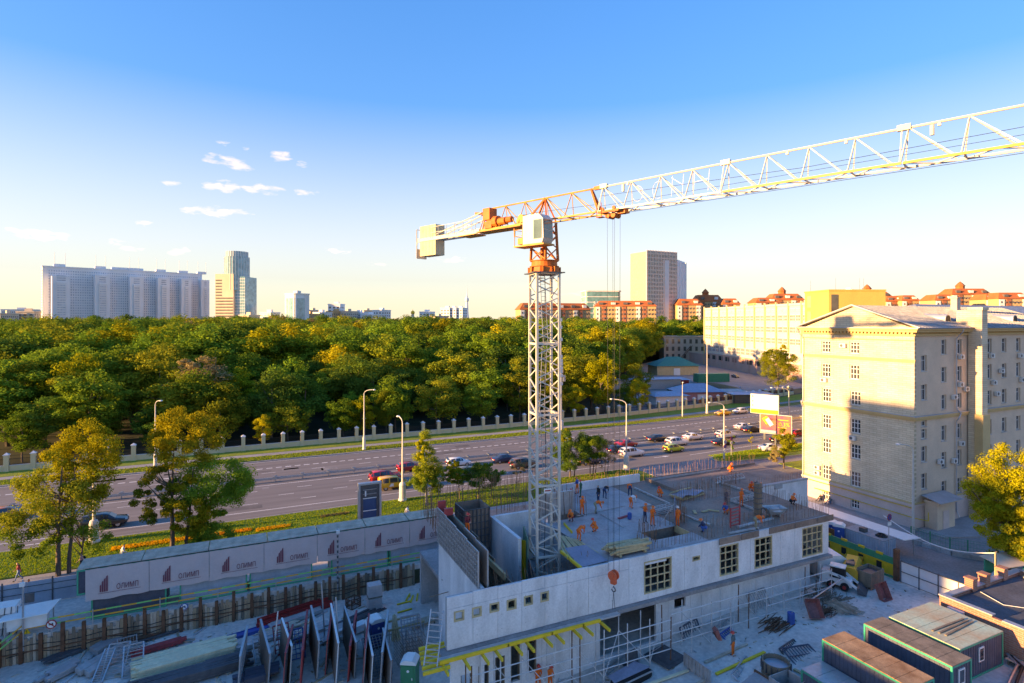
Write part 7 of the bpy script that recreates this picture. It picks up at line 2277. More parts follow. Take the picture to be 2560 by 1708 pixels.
# brick annex with flat dark roof and stepped parapet
ab = thing('brick_building', 'low red brick building with dark flat roof and stepped parapet', 'building', (50.8, 10, 0))
Z1 = 2.75
b = MB(); b.bx(51.3, 62.5, 8, 26.9, 0, 2.3); b.build('body', 'red_brick', ab, world=True)
for i in range(11):
 b = MB(); b.bx(51.5, 62.3, 8.2 + i * 1.69, 8.2 + i * 1.69 + 1.67, 2.302, 2.35 + .012 * (i % 2)); b.build('roof_strip', 'dark_roof', ab, world=True)
b = MB(); b.bx(51.0, 51.3, 8, 27.2, 0, 2.62); b.build('parapet', 'red_brick', ab, world=True)
b = MB(); b.bx(51.3, 62.8, 26.9, 27.2, 0, 2.62); b.build('parapet', 'red_brick_x', ab, world=True)
b = MB(); b.bx(62.5, 62.8, 8, 26.9, 0, 2.75); b.build('parapet', 'red_brick', ab, world=True)
for (y0, y1, z_) in ((23.6, 27.2, .12), (20.9, 22.9, -.0), (18.8, 20.3, .2), (15, 18.0, .0), (11, 14, .25)):
 b = MB(); b.bx(50.98, 51.32, y0, y1, 2.622, 2.66 + z_); b.build('parapet_step', 'red_brick', ab, world=True)
 b = MB(); b.bx(50.9, 51.4, y0 - .05, y1 + .05, 2.662 + z_, 2.73 + z_); b.build('coping', 'zinc', ab, world=True)
b = MB(); b.bx(51.4, 62.9, 26.8, 27.3, 2.624, 2.72); b.build('coping', 'zinc', ab, world=True)
b = MB(); b.bx(62.4, 62.9, 8, 26.78, 2.752, 2.84); b.build('coping', 'zinc', ab, world=True)
for x_ in (55.2, 57.2, 60.0):
 b = MB(); b.bx(x_ - .32, x_ + .32, 26.74, 27.36, 2.4, 3.35); b.bx(x_ - .38, x_ + .38, 26.68, 27.42, 3.352, 3.45); b.build('chimney', 'red_brick_x', ab, world=True)
b = MB(); b.bx(57.2, 58.0, 20.2, 21.0, 2.36, 3.0); b.add([(57.0, 20.0, 3.0), (58.2, 20.0, 3.0), (58.2, 21.2, 3.0), (57.0, 21.2, 3.0), (57.6, 20.6, 3.5)], [(0, 1, 4), (1, 2, 4), (2, 3, 4), (3, 0, 4), (3, 2, 1, 0)]); b.build('roof_vent', 'plaster', ab, world=True)
b = MB()
b.path([(55.5, 26.5, 2.4), (54.6, 24.5, 2.41), (56.2, 22.8, 2.42), (57.0, 21.2, 2.42)], .025, 5); b.path([(60.5, 25.5, 2.4), (59.6, 23.4, 2.42), (58.4, 22.5, 2.42), (58.2, 21.0, 2.44)], .025, 5); b.build('roof_cable', 'white_paint', ab, world=True)
b = MB(); b.bar((60.2, 24.6, 2.45), (62.0, 26.4, 2.5), .12); b.build('roof_board', 'timber', ab, world=True)
b = MB(); b.bx(50.7, 51.0, 25.4, 26.5, 1.2, 2.2); b.bx(50.6, 50.7, 25.5, 26.4, 1.3, 2.1); b.build('window', 'win_white', ab, world=True)
b = MB(); b.tube((50.6, 20.4, 2.2), (50.6, 20.4, 2.9), .04, .04, 6); b.tube((50.6, 20.4, 2.9), (50.1, 20.6, 3.1), .07, .05, 6); b.build('wall_lamp', 'white_paint', ab, world=True)
b = MB(); b.tube((59.9, 27.5, 2.4), (59.9, 27.5, 4.6), .05, .05, 6); b.tube((60.1, 27.5, 2.4), (60.1, 27.5, 4.6), .05, .05, 6); b.build('cable_post', 'timber', ab, world=True)
# overhead cable from the annex to the lamp by the stone building
lx_, ly_ = at(2283, 1335)
b = MB(); p0_, p1_ = Vector((60, 27.5, 4.5)), Vector((lx_ - 1.5, ly_ + 2.5, 1.6)); pts = []
for i in range(15):
 t_ = i / 14; p_ = p0_.lerp(p1_, t_); p_.z -= 1.5 * math.sin(math.pi * t_) * (1 - .3 * t_); pts.append(tuple(p_))
b.path(pts, .05, 6); o = b.build('overhead_cable', 'white_paint'); tag(o, 'pale cable sagging over the side street from the brick building', 'cable')
# gate and hoardings along the side street
gt = thing('site_gate', 'long white sheet metal gate with dark frame at the side street', 'gate', (56.8, 27.5, 0))
for i in range(4):
 y0 = 33.6 - i * 1.62
 for k in range(2):
  b = MB(); b.bx(56.75, 56.8, y0 - 1.57, y0, .1 + k * .98, 1.04 + k * .98); b.build('sheet', 'win_white', gt, world=True)
 b = MB(); b.bx(56.68, 56.86, y0 - .03, y0 + .03, 0, 2.1); b.build('post', 'steel_dark', gt, world=True)
b = MB(); b.bx(56.66, 56.74, 27.2, 33.6, 1.04, 1.08); b.bx(56.66, 56.74, 27.2, 33.6, 2.02, 2.08); b.build('rail', 'steel_dark', gt, world=True)
b = MB(); b.bx(56.6, 57.0, 33.85, 34.25, 0, 3.0); o = b.build('gate_post', 'rust', gt, world=True)
M('hoard_green', (.02, .26, .13), .6, var=.12, scale=1.5); M('hoard_yellow', (.66, .42, .02), .6, var=.12, scale=1.5)
hz_ = thing('patterned_hoarding', 'green and yellow patterned hoarding with small openings along the side street', 'fence', (56.9, 38, 0))
q = random.Random(4)
for i in range(13):
 y0 = 34.4 + i * .92
 b = MB(); b.bx(56.9, 56.96, y0, y0 + .9, .0 if i % 4 else .25, 1.35); b.build('lower_board', 'hoard_yellow', hz_, world=True)
 b = MB(); b.bx(56.88, 56.98, y0, y0 + .9, 1.36, 2.0); b.build('upper_board', 'hoard_green', hz_, world=True)
 if i % 2:
  b = MB(); b.bx(56.86, 57.0, y0 + .1, y0 + .75, 1.9, 2.12); b.build('crest', 'hoard_yellow', hz_, world=True)
  b = MB(); b.bx(56.84, 56.9, y0 + .2, y0 + .7, .55, 1.2); b.build('opening', 'black', hz_, world=True)
 b = MB(); b.bx(56.85, 56.9, y0, y0 + .9, 0, .22); b.build('base_board', 'hoard_green', hz_, world=True)
b = MB(); b.bx(58.2, 58.3, 41.5, 47, 0, 2.2); b.bx(58.2, 58.3, 47, 52, 0, 2.2); o = b.build('brown_fence', 'rust'); tag(o, 'plain brown sheet fence between the deck and the side street', 'fence')
t = thing('grey_container', 'pale grey container with coiled cable on top beside the side street', 'container', (60.2, 37.4, 0))
b = MB(); b.bx(0, 2.1, 0, 4.3, 0, 2.0); b.build('body', 'greyblue_panel', t)
b = MB()
for i in range(14):
 b.bx(-.04, 0, .1 + i * .3, .22 + i * .3, .1, 1.9)
for i in range(6):
 b.bx(.15 + i * .33, .27 + i * .33, -.04, 0, .1, 1.9)
b.build('ribs', 'greyblue_panel', t, kind='stuff')
b = MB(); b.bx(-.03, 2.13, -.03, 4.33, 2.003, 2.06); b.build('roof', 'pavement', t)
b = MB()
for k in range(4):
 rr = .55 - .08 * k; b.path([(1.1 + rr * math.cos(a * .5), .9 + rr * math.sin(a * .5), 2.12 + k * .06) for a in range(14)], .04, 5)
b.build('cable_coil', 'black', t)
b = MB(); b.bx(.4, 1.0, 2.3, 2.9, 2.07, 2.5); b.build('box', 'steel_dark', t)
b = MB(); b.poly([(61.5, 52), (64.9, 52), (65.6, 39.0), (63.0, 36.2)], -.02, .05); b.build('white_canopy_strip', 'white_paint', kind='structure') if False else None
t = thing('white_canopy', 'long pale canopy roof running beside the side street', 'canopy', (62.5, 36.5, 0))
b = MB(); b.ext([(62.4, 52.0, 2.1), (62.4, 36.6, 2.0), (64.9, 36.4, 1.9), (64.9, 52.0, 2.0)], (0, 0, .08)); b.build('roof', 'white_paint', t, world=True)
for y_ in (37, 42, 47, 51.5):
 b = MB(); b.bar((64.7, y_, 0), (64.7, y_, 1.95), .08); b.build('post', 'galv', t, world=True)
# toilets, tank, machines
def gr(px, py):
 x, y = at(px, py, 0); return x, y
toilet(2080, 1398, 'blue', R(-60), 'blue portable toilet with white roof, left one of the pair at the hoarding', 0.0)
toilet(2098, 1405, 'blue', R(-60), 'blue portable toilet with white roof, right one of the pair at the hoarding', 0.0)
t = thing('cement_tank', 'pale lilac sheeted tank between the block and the skid loader', 'tank', (52.1, 38.0, 0), R(-20))
b = MB(); b.ext([(-1.5, -1.0, .1), (1.5, -1.0, .1), (1.5, -1.0, 1.7), (1.0, -1.0, 2.1), (-1.0, -1.0, 2.1), (-1.5, -1.0, 1.7)], (0, 2.4, 0)); b.build('body', 'win_white', t)
for i in range(3):
 b = MB(); b.bx(-1.55, 1.55, -.9 + i * 1.0, -.82 + i * 1.0, .05, 1.75); b.build('strap', 'galv', t)
b = MB(); b.bx(-1.3, 1.3, -.9, 1.3, 0, .1); b.build('skid', 'steel_dark', t)
# yellow concrete pump trailer
M('machine_yellow', (.62, .34, .03), .5, var=.12, scale=2)
t = thing('concrete_pump', 'yellow trailer concrete pump with round hooded end beside the toilets', 'machine', (53.6, 36.4, 0), R(-62))
b = MB()
prof_ = [(-.75, 0, .5), (.75, 0, .5), (.75, 0, 1.25), (.5, 0, 1.65), (-.5, 0, 1.65), (-.75, 0, 1.25)]
b.ext([(x_, -2.2, z_) for x_, _, z_ in prof_], (0, 3.6, 0)); b.build('hood', 'machine_yellow', t)
b = MB(); b.add([(-.55, 1.5, .5), (.55, 1.5, .5), (.55, 2.3, .5), (-.55, 2.3, .5), (-.8, 1.3, 1.3), (.8, 1.3, 1.3), (.8, 2.5, 1.3), (-.8, 2.5, 1.3)], [(0, 3, 2, 1), (0, 1, 5, 4), (1, 2, 6, 5), (2, 3, 7, 6), (3, 0, 4, 7)]); b.build('hopper', 'machine_yellow', t)
b = MB(); b.bx(-.62, .62, 1.4, 1.42, .55, 1.5); b.bx(-.5, .5, 1.42, 1.46, .62, 1.4); b.build('grille', 'steel_dark', t)
b = MB(); b.tube((-.3, -.6, 1.66), (.3, -.6, 1.9), .09, .09, 8); b.bx(-.3, .4, -1.6, -.8, 1.65, 1.85); b.build('exhaust', 'steel_dark', t)
for s in (-.8, .8):
 b = MB(); b.tube((s - .1, -.4, .34), (s + .1, -.4, .34), .34, .34, 16); wv = b.build('wheel', 'rubber', t)
 b = MB(); b.tube((s - .11, -.4, .34), (s + .11, -.4, .34), .16, .16, 12); b.build('rim', 'galv', wv)
b = MB(); b.bar((0, -2.2, .5), (0, -3.6, .45), .14); b.bar((-.6, 2.4, .5), (-.9, 2.6, 0), .1); b.bar((.6, 2.4, .5), (.9, 2.6, 0), .1); b.build('drawbar', 'machine_yellow', t)
# skid steer loader
t = thing('skid_loader', 'white skid steer loader with red rear door beside the pile of bars', 'loader', (50.6, 35.6, zsite(50.6)), R(-152))
b = MB(); b.bx(-.55, .55, -1.0, 1.1, .35, .95); b.bx(-.62, .62, -1.35, -.7, .4, 1.45); b.build('body', 'win_white', t)
b = MB(); b.bx(-.58, .58, -1.42, -1.35, .45, 1.3); b.build('rear_door', 'red', t)
b = MB(); b.bx(-.45, .45, -.65, .55, .95, 1.95); b.build('cab', 'black', t)
b = MB(); b.bx(-.5, .5, -.7, .6, 1.95, 2.05); b.build('cab_roof', 'win_white', t)
for s in (-.68, .68):
 b = MB(); b.bar((s, -1.1, 1.5), (s, .5, 1.2), .1, .24); b.bar((s, .5, 1.2), (s, 1.6, .45), .1, .22); b.build('lift_arm', 'win_white', t)
 for y_ in (-.55, .55):
  b = MB(); b.tube((s - .14, y_, .36), (s + .14, y_, .36), .36, .36, 16); wv = b.build('wheel', 'rubber', t)
  b = MB(); b.tube((s - .15, y_, .36), (s + .15, y_, .36), .17, .17, 10); b.build('rim', 'red', wv)
b = MB(); b.ext([(-.85, 1.6, .05), (-.85, 2.3, .05), (-.85, 1.75, .6), (-.85, 1.55, .6)], (1.7, 0, 0)); b.build('bucket', 'steel_dark', t)
b = MB(); b.bx(-.625, -.62, -1.2, -.85, .8, 1.0); b.build('decal', 'red', t)
# mortar tubs
def tub(x, y, z, rz, rx, lab, s=1.0):
 t = thing('mortar_tub', lab, 'tub', (x, y, z), rz)
 b = MB(); w_, l_, h_ = 1.15 * s, 1.5 * s, .75 * s; c_ = .82
 o_ = [(-w_, -l_), (w_, -l_), (w_, l_), (-w_, l_)]
 v = [(a * c_, c2 * c_, 0) for a, c2 in o_] + [(a, c2, h_) for a, c2 in o_] + [(a * .95, c2 * .95, h_) for a, c2 in o_] + [(a * c_ * .95, c2 * c_ * .95, .05) for a, c2 in o_]
 f = [(3, 2, 1, 0), (12, 13, 14, 15)] + [(i, (i + 1) % 4, 4 + (i + 1) % 4, 4 + i) for i in range(4)] + [(4 + i, 4 + (i + 1) % 4, 8 + (i + 1) % 4, 8 + i) for i in range(4)] + [(8 + i, 8 + (i + 1) % 4, 12 + (i + 1) % 4, 12 + i) for i in range(4)]
 b.add(v, f); o = b.build('tub', 'tub_red', t); o.scale = (.5, .5, .62)
 o.rotation_euler = (rx, 0, 0)
 b = MB(); b.bar((-.3, .05, 0), (.3, .05, 0), .06); b.build('foot', 'rust', t)
 return t
for args in ((52.0, 32.6, .5, R(0), R(66), 'red brown steel tub tipped upright facing the containers', 1.05), (43.7, 33.1, .38, R(-25), R(48), 'red brown steel tub tipped on its side near the blue barrel', 1.05), (33.6, 34.0, .2, R(70), R(70), 'small rusty red tub upturned among the blue shutters by the scaffold', .6)):
 tub(*args)
t = thing('wooden_bin', 'upright slatted timber bin behind the tipped red tub', 'bin', (53.6, 33.9, 0), R(5))
for i in range(8):
 b = MB(); b.bx(-1.1 + i * .28, -.86 + i * .28, -.04, .04, 0, 1.5); b.build('slat', 'timber_old', t)
for s in (-1.1, 1.12):
 b = MB(); b.bx(s - .04, s + .04, -.04, 1.4, .2, 1.5); b.build('side_board', 'timber_old', t)
b = MB(); b.bx(-1.1, 1.1, 1.36, 1.44, 0, 1.5); b.build('back_board', 'timber_old', t)
b = MB(); b.bx(-1.0, 1.0, .1, 1.3, .2, 1.2); b.build('contents', 'steel_dark', t)
x, y = 41.2, 33.2
t = thing('steel_drum', 'blue steel drum standing near the tipped red tub', 'barrel', (x, y, zsite(x)))
b = MB(); b.lathe([(.29, 0), (.3, .03), (.29, .06), (.29, .3), (.305, .32), (.29, .34), (.29, .6), (.305, .62), (.29, .64), (.29, .88), (.3, .9), (.27, .9), (.27, .87)], 20); b.build('shell', 'blue', t, smooth=False)
b = MB(); b.tube((.12, 0, .87), (.12, 0, .92), .05, .05, 8); b.build('bung', 'steel', t)
# heaps of bars
def heap(x, y, n, L_, r_, mat, lab, seed, spread=.6, rz=0):
 q = random.Random(seed); b = MB(); z0 = zsite(x)
 for i in range(n):
  a = rz + q.uniform(-.35, .35) * spread; l = L_ * q.uniform(.5, 1); cx = x + q.gauss(0, r_); cy = y + q.gauss(0, r_); z = z0 + .04 + max(0, .45 - math.hypot(cx - x, cy - y) * .35) * q.random()
  b.bar((cx - l / 2 * math.cos(a), cy - l / 2 * math.sin(a), z), (cx + l / 2 * math.cos(a), cy + l / 2 * math.sin(a), z + q.uniform(-.03, .12)), q.uniform(.03, .06))
 o = b.build('bar_heap', mat, kind='stuff'); tag(o, lab, 'heap'); return o
heap(47.6, 34.6, 110, 2.2, .7, 'timber_old', 'tangled heap of brown timber bars below the skid loader', 31, 1.6, .3)
heap(46.9, 32.8, 120, 1.5, .5, 'lag_c', 'heap of pale sticks and bars in front of the tangled brown heap', 32, 1.2, 1.7)
heap(45.0, 33.0, 60, 1.2, .35, 'rust', 'small heap of rusty bars beside the tipped tub', 33, 1.5, .2)
heap(39.8, 33.6, 40, 2.4, .5, 'rust', 'scatter of reddish bars left of the blue drum', 34, .8, .2)
heap(21.5, 33.6, 50, 2.4, .8, 'timber', 'scattered yellow planks at the foot of the scaffold', 35, 2.2, .5)
# shutters lying and leaning before the scaffold
for (px, py, w_, h_, n_, m_, mat, rz, tilt, lab) in ((1885, 1536, 2.6, 1.5, 2, 9, 'form_grey', 8, 60, 'grey slatted grid leaning on the scaffold left of the drum'), (1710, 1605, 2.4, 1.0, 2, 8, 'navy_panel', 14, 65, 'dark blue ribbed shutter by the scaffold foot'), (1800, 1590, 2.4, .7, 2, 9, 'galv', 16, 30, 'pale perforated shutter lying behind the walking worker'), (1815, 1603, 1.6, .6, 2, 6, 'blue', 16, 30, 'blue ribbed shutter lying just left of the walking worker'),
             (1640, 1650, 2.0, .6, 2, 8, 'galv', 16, 20, 'pale narrow shutter lying left of the dark ply sheet'), (1400, 1706, 4.2, 1.2, 2, 12, 'galv', 14, 50, 'long ribbed shutter leaning at the bottom edge by the red helmets'), (1525, 1700, 3.4, .8, 2, 9, 'galv', 18, 25, 'ladder like shutter lying at the bottom edge'), (1990, 1665, 2.4, 1.6, 2, 9, 'navy_panel', -12, 14, 'blue grey ribbed panel lying beside the round form'), (1960, 1640, 2.2, .5, 2, 9, 'steel_dark', 12, 40, 'dark ribbed strip standing behind the round form'),
             (1850, 1708, 3.0, .7, 2, 6, 'galv', 24, 30, 'grey frame with loose tubes at the bottom edge')):
 x, y = at(px, py, 0); z_ = zsite(x); x, y = at(px, py, z_)
 t = grid_panel(px, py, w_, h_, n_, m_, mat, R(rz), R(tilt), lab, 'lying_shutter', 'formwork panel')
 t.location = (x, y, z_ + .04)
# free standing shutter wall on the yard, long planks, dark ply sheets
x0, y0 = at(1712, 1645, -.5); x1, y1 = at(1777, 1692, -.5)
t = thing('standing_shutter', 'grey shutter wall standing on edge across the yard', 'formwork panel', (x0, y0, zsite(x0)))
ang = math.atan2(y1 - y0, x1 - x0); L_ = math.hypot(x1 - x0, y1 - y0); t.rotation_euler = (0, 0, ang)
b = MB(); b.bx(0, L_, 0, .05, .02, 1.05); b.build('sheet', 'form_grey', t)
for i in range(8):
 b = MB(); b.bx(L_ * i / 7 - .04, L_ * i / 7 + .04, -.1, 0, .02, 1.05); b.build('rib', 'form_grey', t)
b = MB(); b.bx(0, L_, -.1, .06, 1.052, 1.1); b.build('top_rail', 'galv', t)
for i, (p_, e_, mat, lab) in enumerate((((1480, 1716), (1720, 1655), 'pale_timber', 'long pale plank left of the standing shutter'), ((1670, 1716), (1765, 1678), 'lag_c', 'weathered plank in front of the standing shutter'), ((1790, 1668), (1912, 1627), 'beam_yellow', 'plank with bright yellow end behind the round form'), ((1762, 1640), (1868, 1606), 'lag_c', 'weathered plank behind the walking worker'), ((1985, 1670), (2030, 1695), 'timber', 'pair of planks under the blue grey ribbed panel'))):
 a = at(*p_, -.4); c = at(*e_, -.4); za, zc = zsite(a[0]), zsite(c[0])
 b = MB(); b.bar((*a, za + .1), (*c, zc + .1), .22, .09); b.bar((*a, za + .03), (*c, zc + .03), .12, .05); o = b.build('plank', mat); tag(o, lab, 'plank')
for (px, py, s, lab) in ((1665, 1625, 2.4, 'dark stained ply sheet lying beside the standing shutter'), (1580, 1640, 1.2, 'black upright board by the scaffold foot')):
 x, y = at(px, py, -.6); z_ = zsite(x)
 b = MB()
 if 'upright' in lab:
  b.box((0, 0, .6), (1.3, .08, 1.15), 0, R(-8)); b.box((0, .3, .05), (1.0, .5, .08))
 else:
  b.box((0, 0, .04), (s, s, .05)); b.box((.2, .1, .075), (s * .8, s * .8, .02))
 o = b.build('ply_board', 'steel_dark'); o.location = (x, y, z_); o.rotation_euler = (0, 0, R(12)); tag(o, lab, 'board')
# round form and bins
x, y = 34.8, 29.3; z_ = zsite(x)
t = thing('round_form', 'round dark steel ring form half filled with water on the yard', 'form', (x, y, z_ + .45))
b = MB(); b.lathe([(.95, 0), (.95, .62), (.87, .62), (.87, 0)], 24, cap=False); b.build('ring', 'timber_old', t)
for i in range(16):
 a = math.pi * i / 8; b = MB(); b.box((1.0 * math.cos(a), 1.0 * math.sin(a), .3), (.08, .06, .6), a); b.build('rib', 'steel_dark', t)
b = MB(); b.lathe([(.87, .3), (.001, .3)], 24, cap=False); b.build('fill', 'zinc', t)
b = MB(); b.bx(-.7, .7, -.7, .7, -.45, 0); b.build('support', 'timber_old', t)
x, y = 35.4, 27.0; z_ = zsite(x)
t = thing('sheet_bin', 'open grey sheet metal bin in front of the round form', 'bin', (33.9, 27.6, zsite(34)), R(0))
for (a0_, a1_, c0_, c1_) in ((-.9, .9, -.75, -.7), (-.9, .9, .7, .75), (-.95, -.9, -.75, .75), (.9, .95, -.75, .75)):
 b = MB(); b.bx(a0_, a1_, c0_, c1_, 0, 1.05); b.build('side', 'form_grey', t)
b = MB(); b.bx(-.9, .9, -.7, .7, .05, .1); b.build('floor', 'steel_dark', t)
b = MB()
for i in range(9):
 b.bx(-.9 + i * .225, -.86 + i * .225, -.79, -.75, 0, 1.05)
b.build('ribs', 'rust', t, kind='stuff')
t = thing('sand_trough', 'wide trough with sloping pale sheet beside the round form', 'trough', (31.8, 28.6, zsite(31.8)), R(5))
b = MB(); b.ext([(-1.2, -.8, .1), (1.0, -.8, .1), (1.2, -.8, .9), (-1.2, -.8, .35)], (0, 1.6, 0)); b.build('tray', 'pavement', t)
b = MB(); b.bx(-1.4, -1.25, -.9, .9, 0, .6); b.bx(1.2, 1.32, -.9, .9, 0, 1.0); b.build('side', 'rust', t)
for i in range(4):
 b = MB(); b.tube((-3.2, -1.2 + i * .35, .15 + .08 * i), (-.6, -1.4 + i * .4, .3 + .1 * i), .06, .06, 8); b.build('tube', 'galv', t)
# dark trough and bracing timbers below the big opening
t = thing('dark_formwork', 'long dark steel trough form with blue cover by the scaffold', 'formwork', (25.5, 34.0, zsite(25.5)), R(8))
b = MB(); b.bx(-1.7, 1.7, -.4, .4, 0, .6); b.build('body', 'black', t)
b = MB(); b.ext([(-1.8, -.1, .64), (1.8, -.1, .62), (.9, .6, 1.0), (-1.8, .5, .85)], (0, 0, .04)); b.build('cover', 'ply_blue', t)
b = MB(); b.bx(-1.75, 1.75, -.46, -.4, .5, .6); b.build('edge', 'galv', t)
for i, (a, c, lab) in enumerate((((20.2, 34.2), (22.4, 34.0), 'thick pale beam lying slanted on the yard below the yellow beams'),)):
 b = MB(); b.bar((*a, zsite(20) + .9), (*c, zsite(22) + .5), .22, .2); b.bar((a[0] + .6, a[1], zsite(20)), (a[0] + .5, a[1], zsite(20) + .85), .12); b.bar((c[0] - .3, c[1], zsite(22)), (c[0] - .4, c[1], zsite(22) + .55), .12); o = b.build('plank', 'timber'); tag(o, lab, 'plank')
# loose debris of the yard
b = MB(); r_ = random.Random(78)
for i in range(380):
 x = r_.uniform(16, 56); y = r_.uniform(24, 35.2) if x < 50 else r_.uniform(28, 40)
 if x > 36 and y < 28:
  continue
 s = r_.uniform(.03, .1); b.box((x, y, zsite(x) + s * .3), (s * r_.uniform(1, 5), s, s * .7), r_.uniform(0, 3))
o = b.build('rubble', ['lag_c', 'concrete_dark', 'lag_b'], kind='stuff'); o.data.polygons.foreach_set('material_index', [(i // 6) % 3 for i in range(len(o.data.polygons))]); tag(o, 'loose debris strewn over the right hand yard', 'rubble')
# cable trench with wrapped pipes, boardwalk and concrete blocks behind the wide container
t = thing('wrapped_pipes', 'black cables and silver pipes running behind the wide container', 'pipes', (50.4, 20.5, 0))
for i in range(3):
 b = MB(); b.path([(46.0 + i * .2, 20.6 - i * .4, .15), (48.2, 21.2 - i * .35, .2), (50.2, 21.7 - i * .3, .3), (50.9, 22.6 - i * .2, .4)], .1, 8); b.build('pipe', 'black' if i % 2 else 'steel', t, world=True)
t = thing('boardwalk', 'short slatted timber step between container and brick wall', 'step', (50.6, 22.0, .3))
for i in range(5):
 b = MB(); b.bx(-.4, .55, -.5 + i * .2, -.33 + i * .2, 0, .06); b.build('slat', 'lag_c', t)
b = MB(); b.bx(-.35, .5, -.45, -.38, -.3, 0); b.bx(-.35, .5, .25, .32, -.3, 0); b.build('support', 'timber_old', t)
for i in range(4):
 b = MB(); b.box((0, 0, .35), (1.6, .6, .7)); b.box((0, 0, .72), (1.4, .4, .06)); o = b.build('concrete_block', 'concrete'); o.location = (47.4 + i * 1.5, 18.6 + i * .62, 0); o.rotation_euler = (0, 0, R(24)); tag(o, ('first concrete block at the bottom right corner', 'second concrete block at the bottom right corner', 'third concrete block behind the wide container', 'concrete block nearest the brick wall')[i], 'concrete block')
# street: bin shelter at the right edge
x, y = at(2520, 1470)
t = thing('bin_shelter', 'green framed shelter with round topped bins at the right edge', 'shelter', (x + .6, y, 0), R(-10))
for s in (-1.2, 1.6):
 b = MB(); b.bx(s - .05, s + .05, -.05, .05, 0, 2.0); b.build('post', 'frame_green', t)
b = MB(); b.ext([(-1.5, -.4, 2.0), (2.0, -.4, 2.0), (2.0, 1.8, 2.3), (-1.5, 1.8, 2.3)], (0, 0, .08)); b.build('roof', 'plaster', t)
b = MB(); b.bx(-1.2, 1.8, 1.5, 1.6, 0, 2.1); b.build('back', 'frame_green', t)
for i in range(2):
 b = MB(); b.tube((-.5 + i * 1.2, .1, .55), (-.5 + i * 1.2, 1.1, .55), .55, .55, 18); b.bx(-.95 + i * 1.2, -.05 + i * 1.2, .12, 1.08, 0, .5); b.build('bin', 'win_white', t)
# passers by near the stone building
for (px, py, ang, kd, tp, lw, bg, lab) in ((2062, 1250, 190, 'sit', 'black_cloth', 'navy_cloth', None, 'person in dark clothes sitting by the basement window, left one'), (2086, 1257, 170, 'sit', 'grey_cloth', 'denim', None, 'person in jeans sitting against the stone building, right one'), (2345, 1319, 160, 'walk', 'black_cloth', 'black_cloth', None, 'person all in black walking past the porch')):
 x, y = at(px, py, .15)
 if kd == 'sit':
  x = min(x, FX - .5)
 person(x, y, .145 if kd == 'sit' else .165, R(ang if kd != 'sit' else 90), kd, tp, lw, lab, None, None, bg)
person(XW(2042, YF + 1.6), YF + 1.6, ZL, R(180), 'hold', 'pink_cloth', 'denim', 'person in pinkish top standing inside the rightmost gridded window')
# ============================================================ vehicles
glass('car_glass', (.03, .04, .05), .04, 1.0)
def paintm(name, c):
 m = M(name, c, .28, 0.0, var=.03, spec=.6); m.node_tree.nodes['Principled BSDF'].inputs['Coat Weight'].default_value = .6; return m
for n_, c_ in (('car_black', (.015, .016, .02)), ('car_white', (.75, .75, .74)), ('car_red', (.42, .02, .02)), ('car_yellow', (.78, .40, .01)), ('car_lime', (.42, .52, .04)), ('car_navy', (.025, .035, .08)), ('car_grey', (.16, .17, .19)), ('car_brown', (.14, .09, .06)), ('car_orange', (.6, .18, .03))):
 paintm(n_, c_)
M('lamp_red', (.5, .02, .02), .3); M('lamp_clear', (.75, .75, .72), .2)
# stations along the length: x, underside, belt height, roof height, half width at belt, half width at roof
SHAPES = {
 'sedan': (4.7, .32, [(-2.35, .45, .80, .82, .72, .6), (-2.2, .3, .98, 1.0, .86, .7), (-1.55, .25, 1.0, 1.05, .9, .66), (-.95, .25, .98, 1.42, .9, .6), (.05, .25, .95, 1.46, .9, .6), (.5, .25, .94, 1.38, .9, .6), (1.2, .25, .93, .98, .9, .7), (2.1, .28, .82, .84, .84, .62), (2.35, .42, .62, .64, .66, .5)]),
 'suv': (4.9, .37, [(-2.45, .5, 1.0, 1.05, .78, .6), (-2.35, .35, 1.1, 1.3, .9, .66), (-1.95, .3, 1.1, 1.68, .95, .64), (-.9, .3, 1.08, 1.74, .95, .64), (.1, .3, 1.06, 1.72, .95, .64), (.55, .3, 1.06, 1.6, .95, .64), (1.25, .3, 1.06, 1.12, .94, .76), (2.2, .32, .98, 1.0, .88, .68), (2.45, .48, .72, .74, .7, .55)]),
 'hatch': (4.2, .32, [(-2.1, .45, .9, .95, .74, .6), (-2.0, .3, 1.0, 1.2, .86, .62), (-1.6, .25, .98, 1.46, .88, .58), (-.7, .25, .96, 1.52, .88, .6), (.25, .25, .95, 1.5, .88, .6), (.65, .25, .94, 1.36, .88, .6), (1.3, .25, .93, .98, .88, .7), (1.95, .28, .82, .84, .82, .62), (2.1, .42, .62, .64, .66, .5)]),
 'van': (4.5, .34, [(-2.25, .45, 1.0, 1.1, .78, .66), (-2.2, .3, 1.06, 1.7, .9, .74), (-1.9, .3, 1.06, 1.82, .92, .74), (-.8, .3, 1.04, 1.86, .92, .74), (.5, .3, 1.02, 1.82, .92, .72), (.95, .3, 1.02, 1.55, .92, .7), (1.55, .3, 1.0, 1.05, .9, .74), (2.1, .32, .9, .92, .85, .65), (2.25, .45, .68, .7, .68, .52)])}
CARM = {}
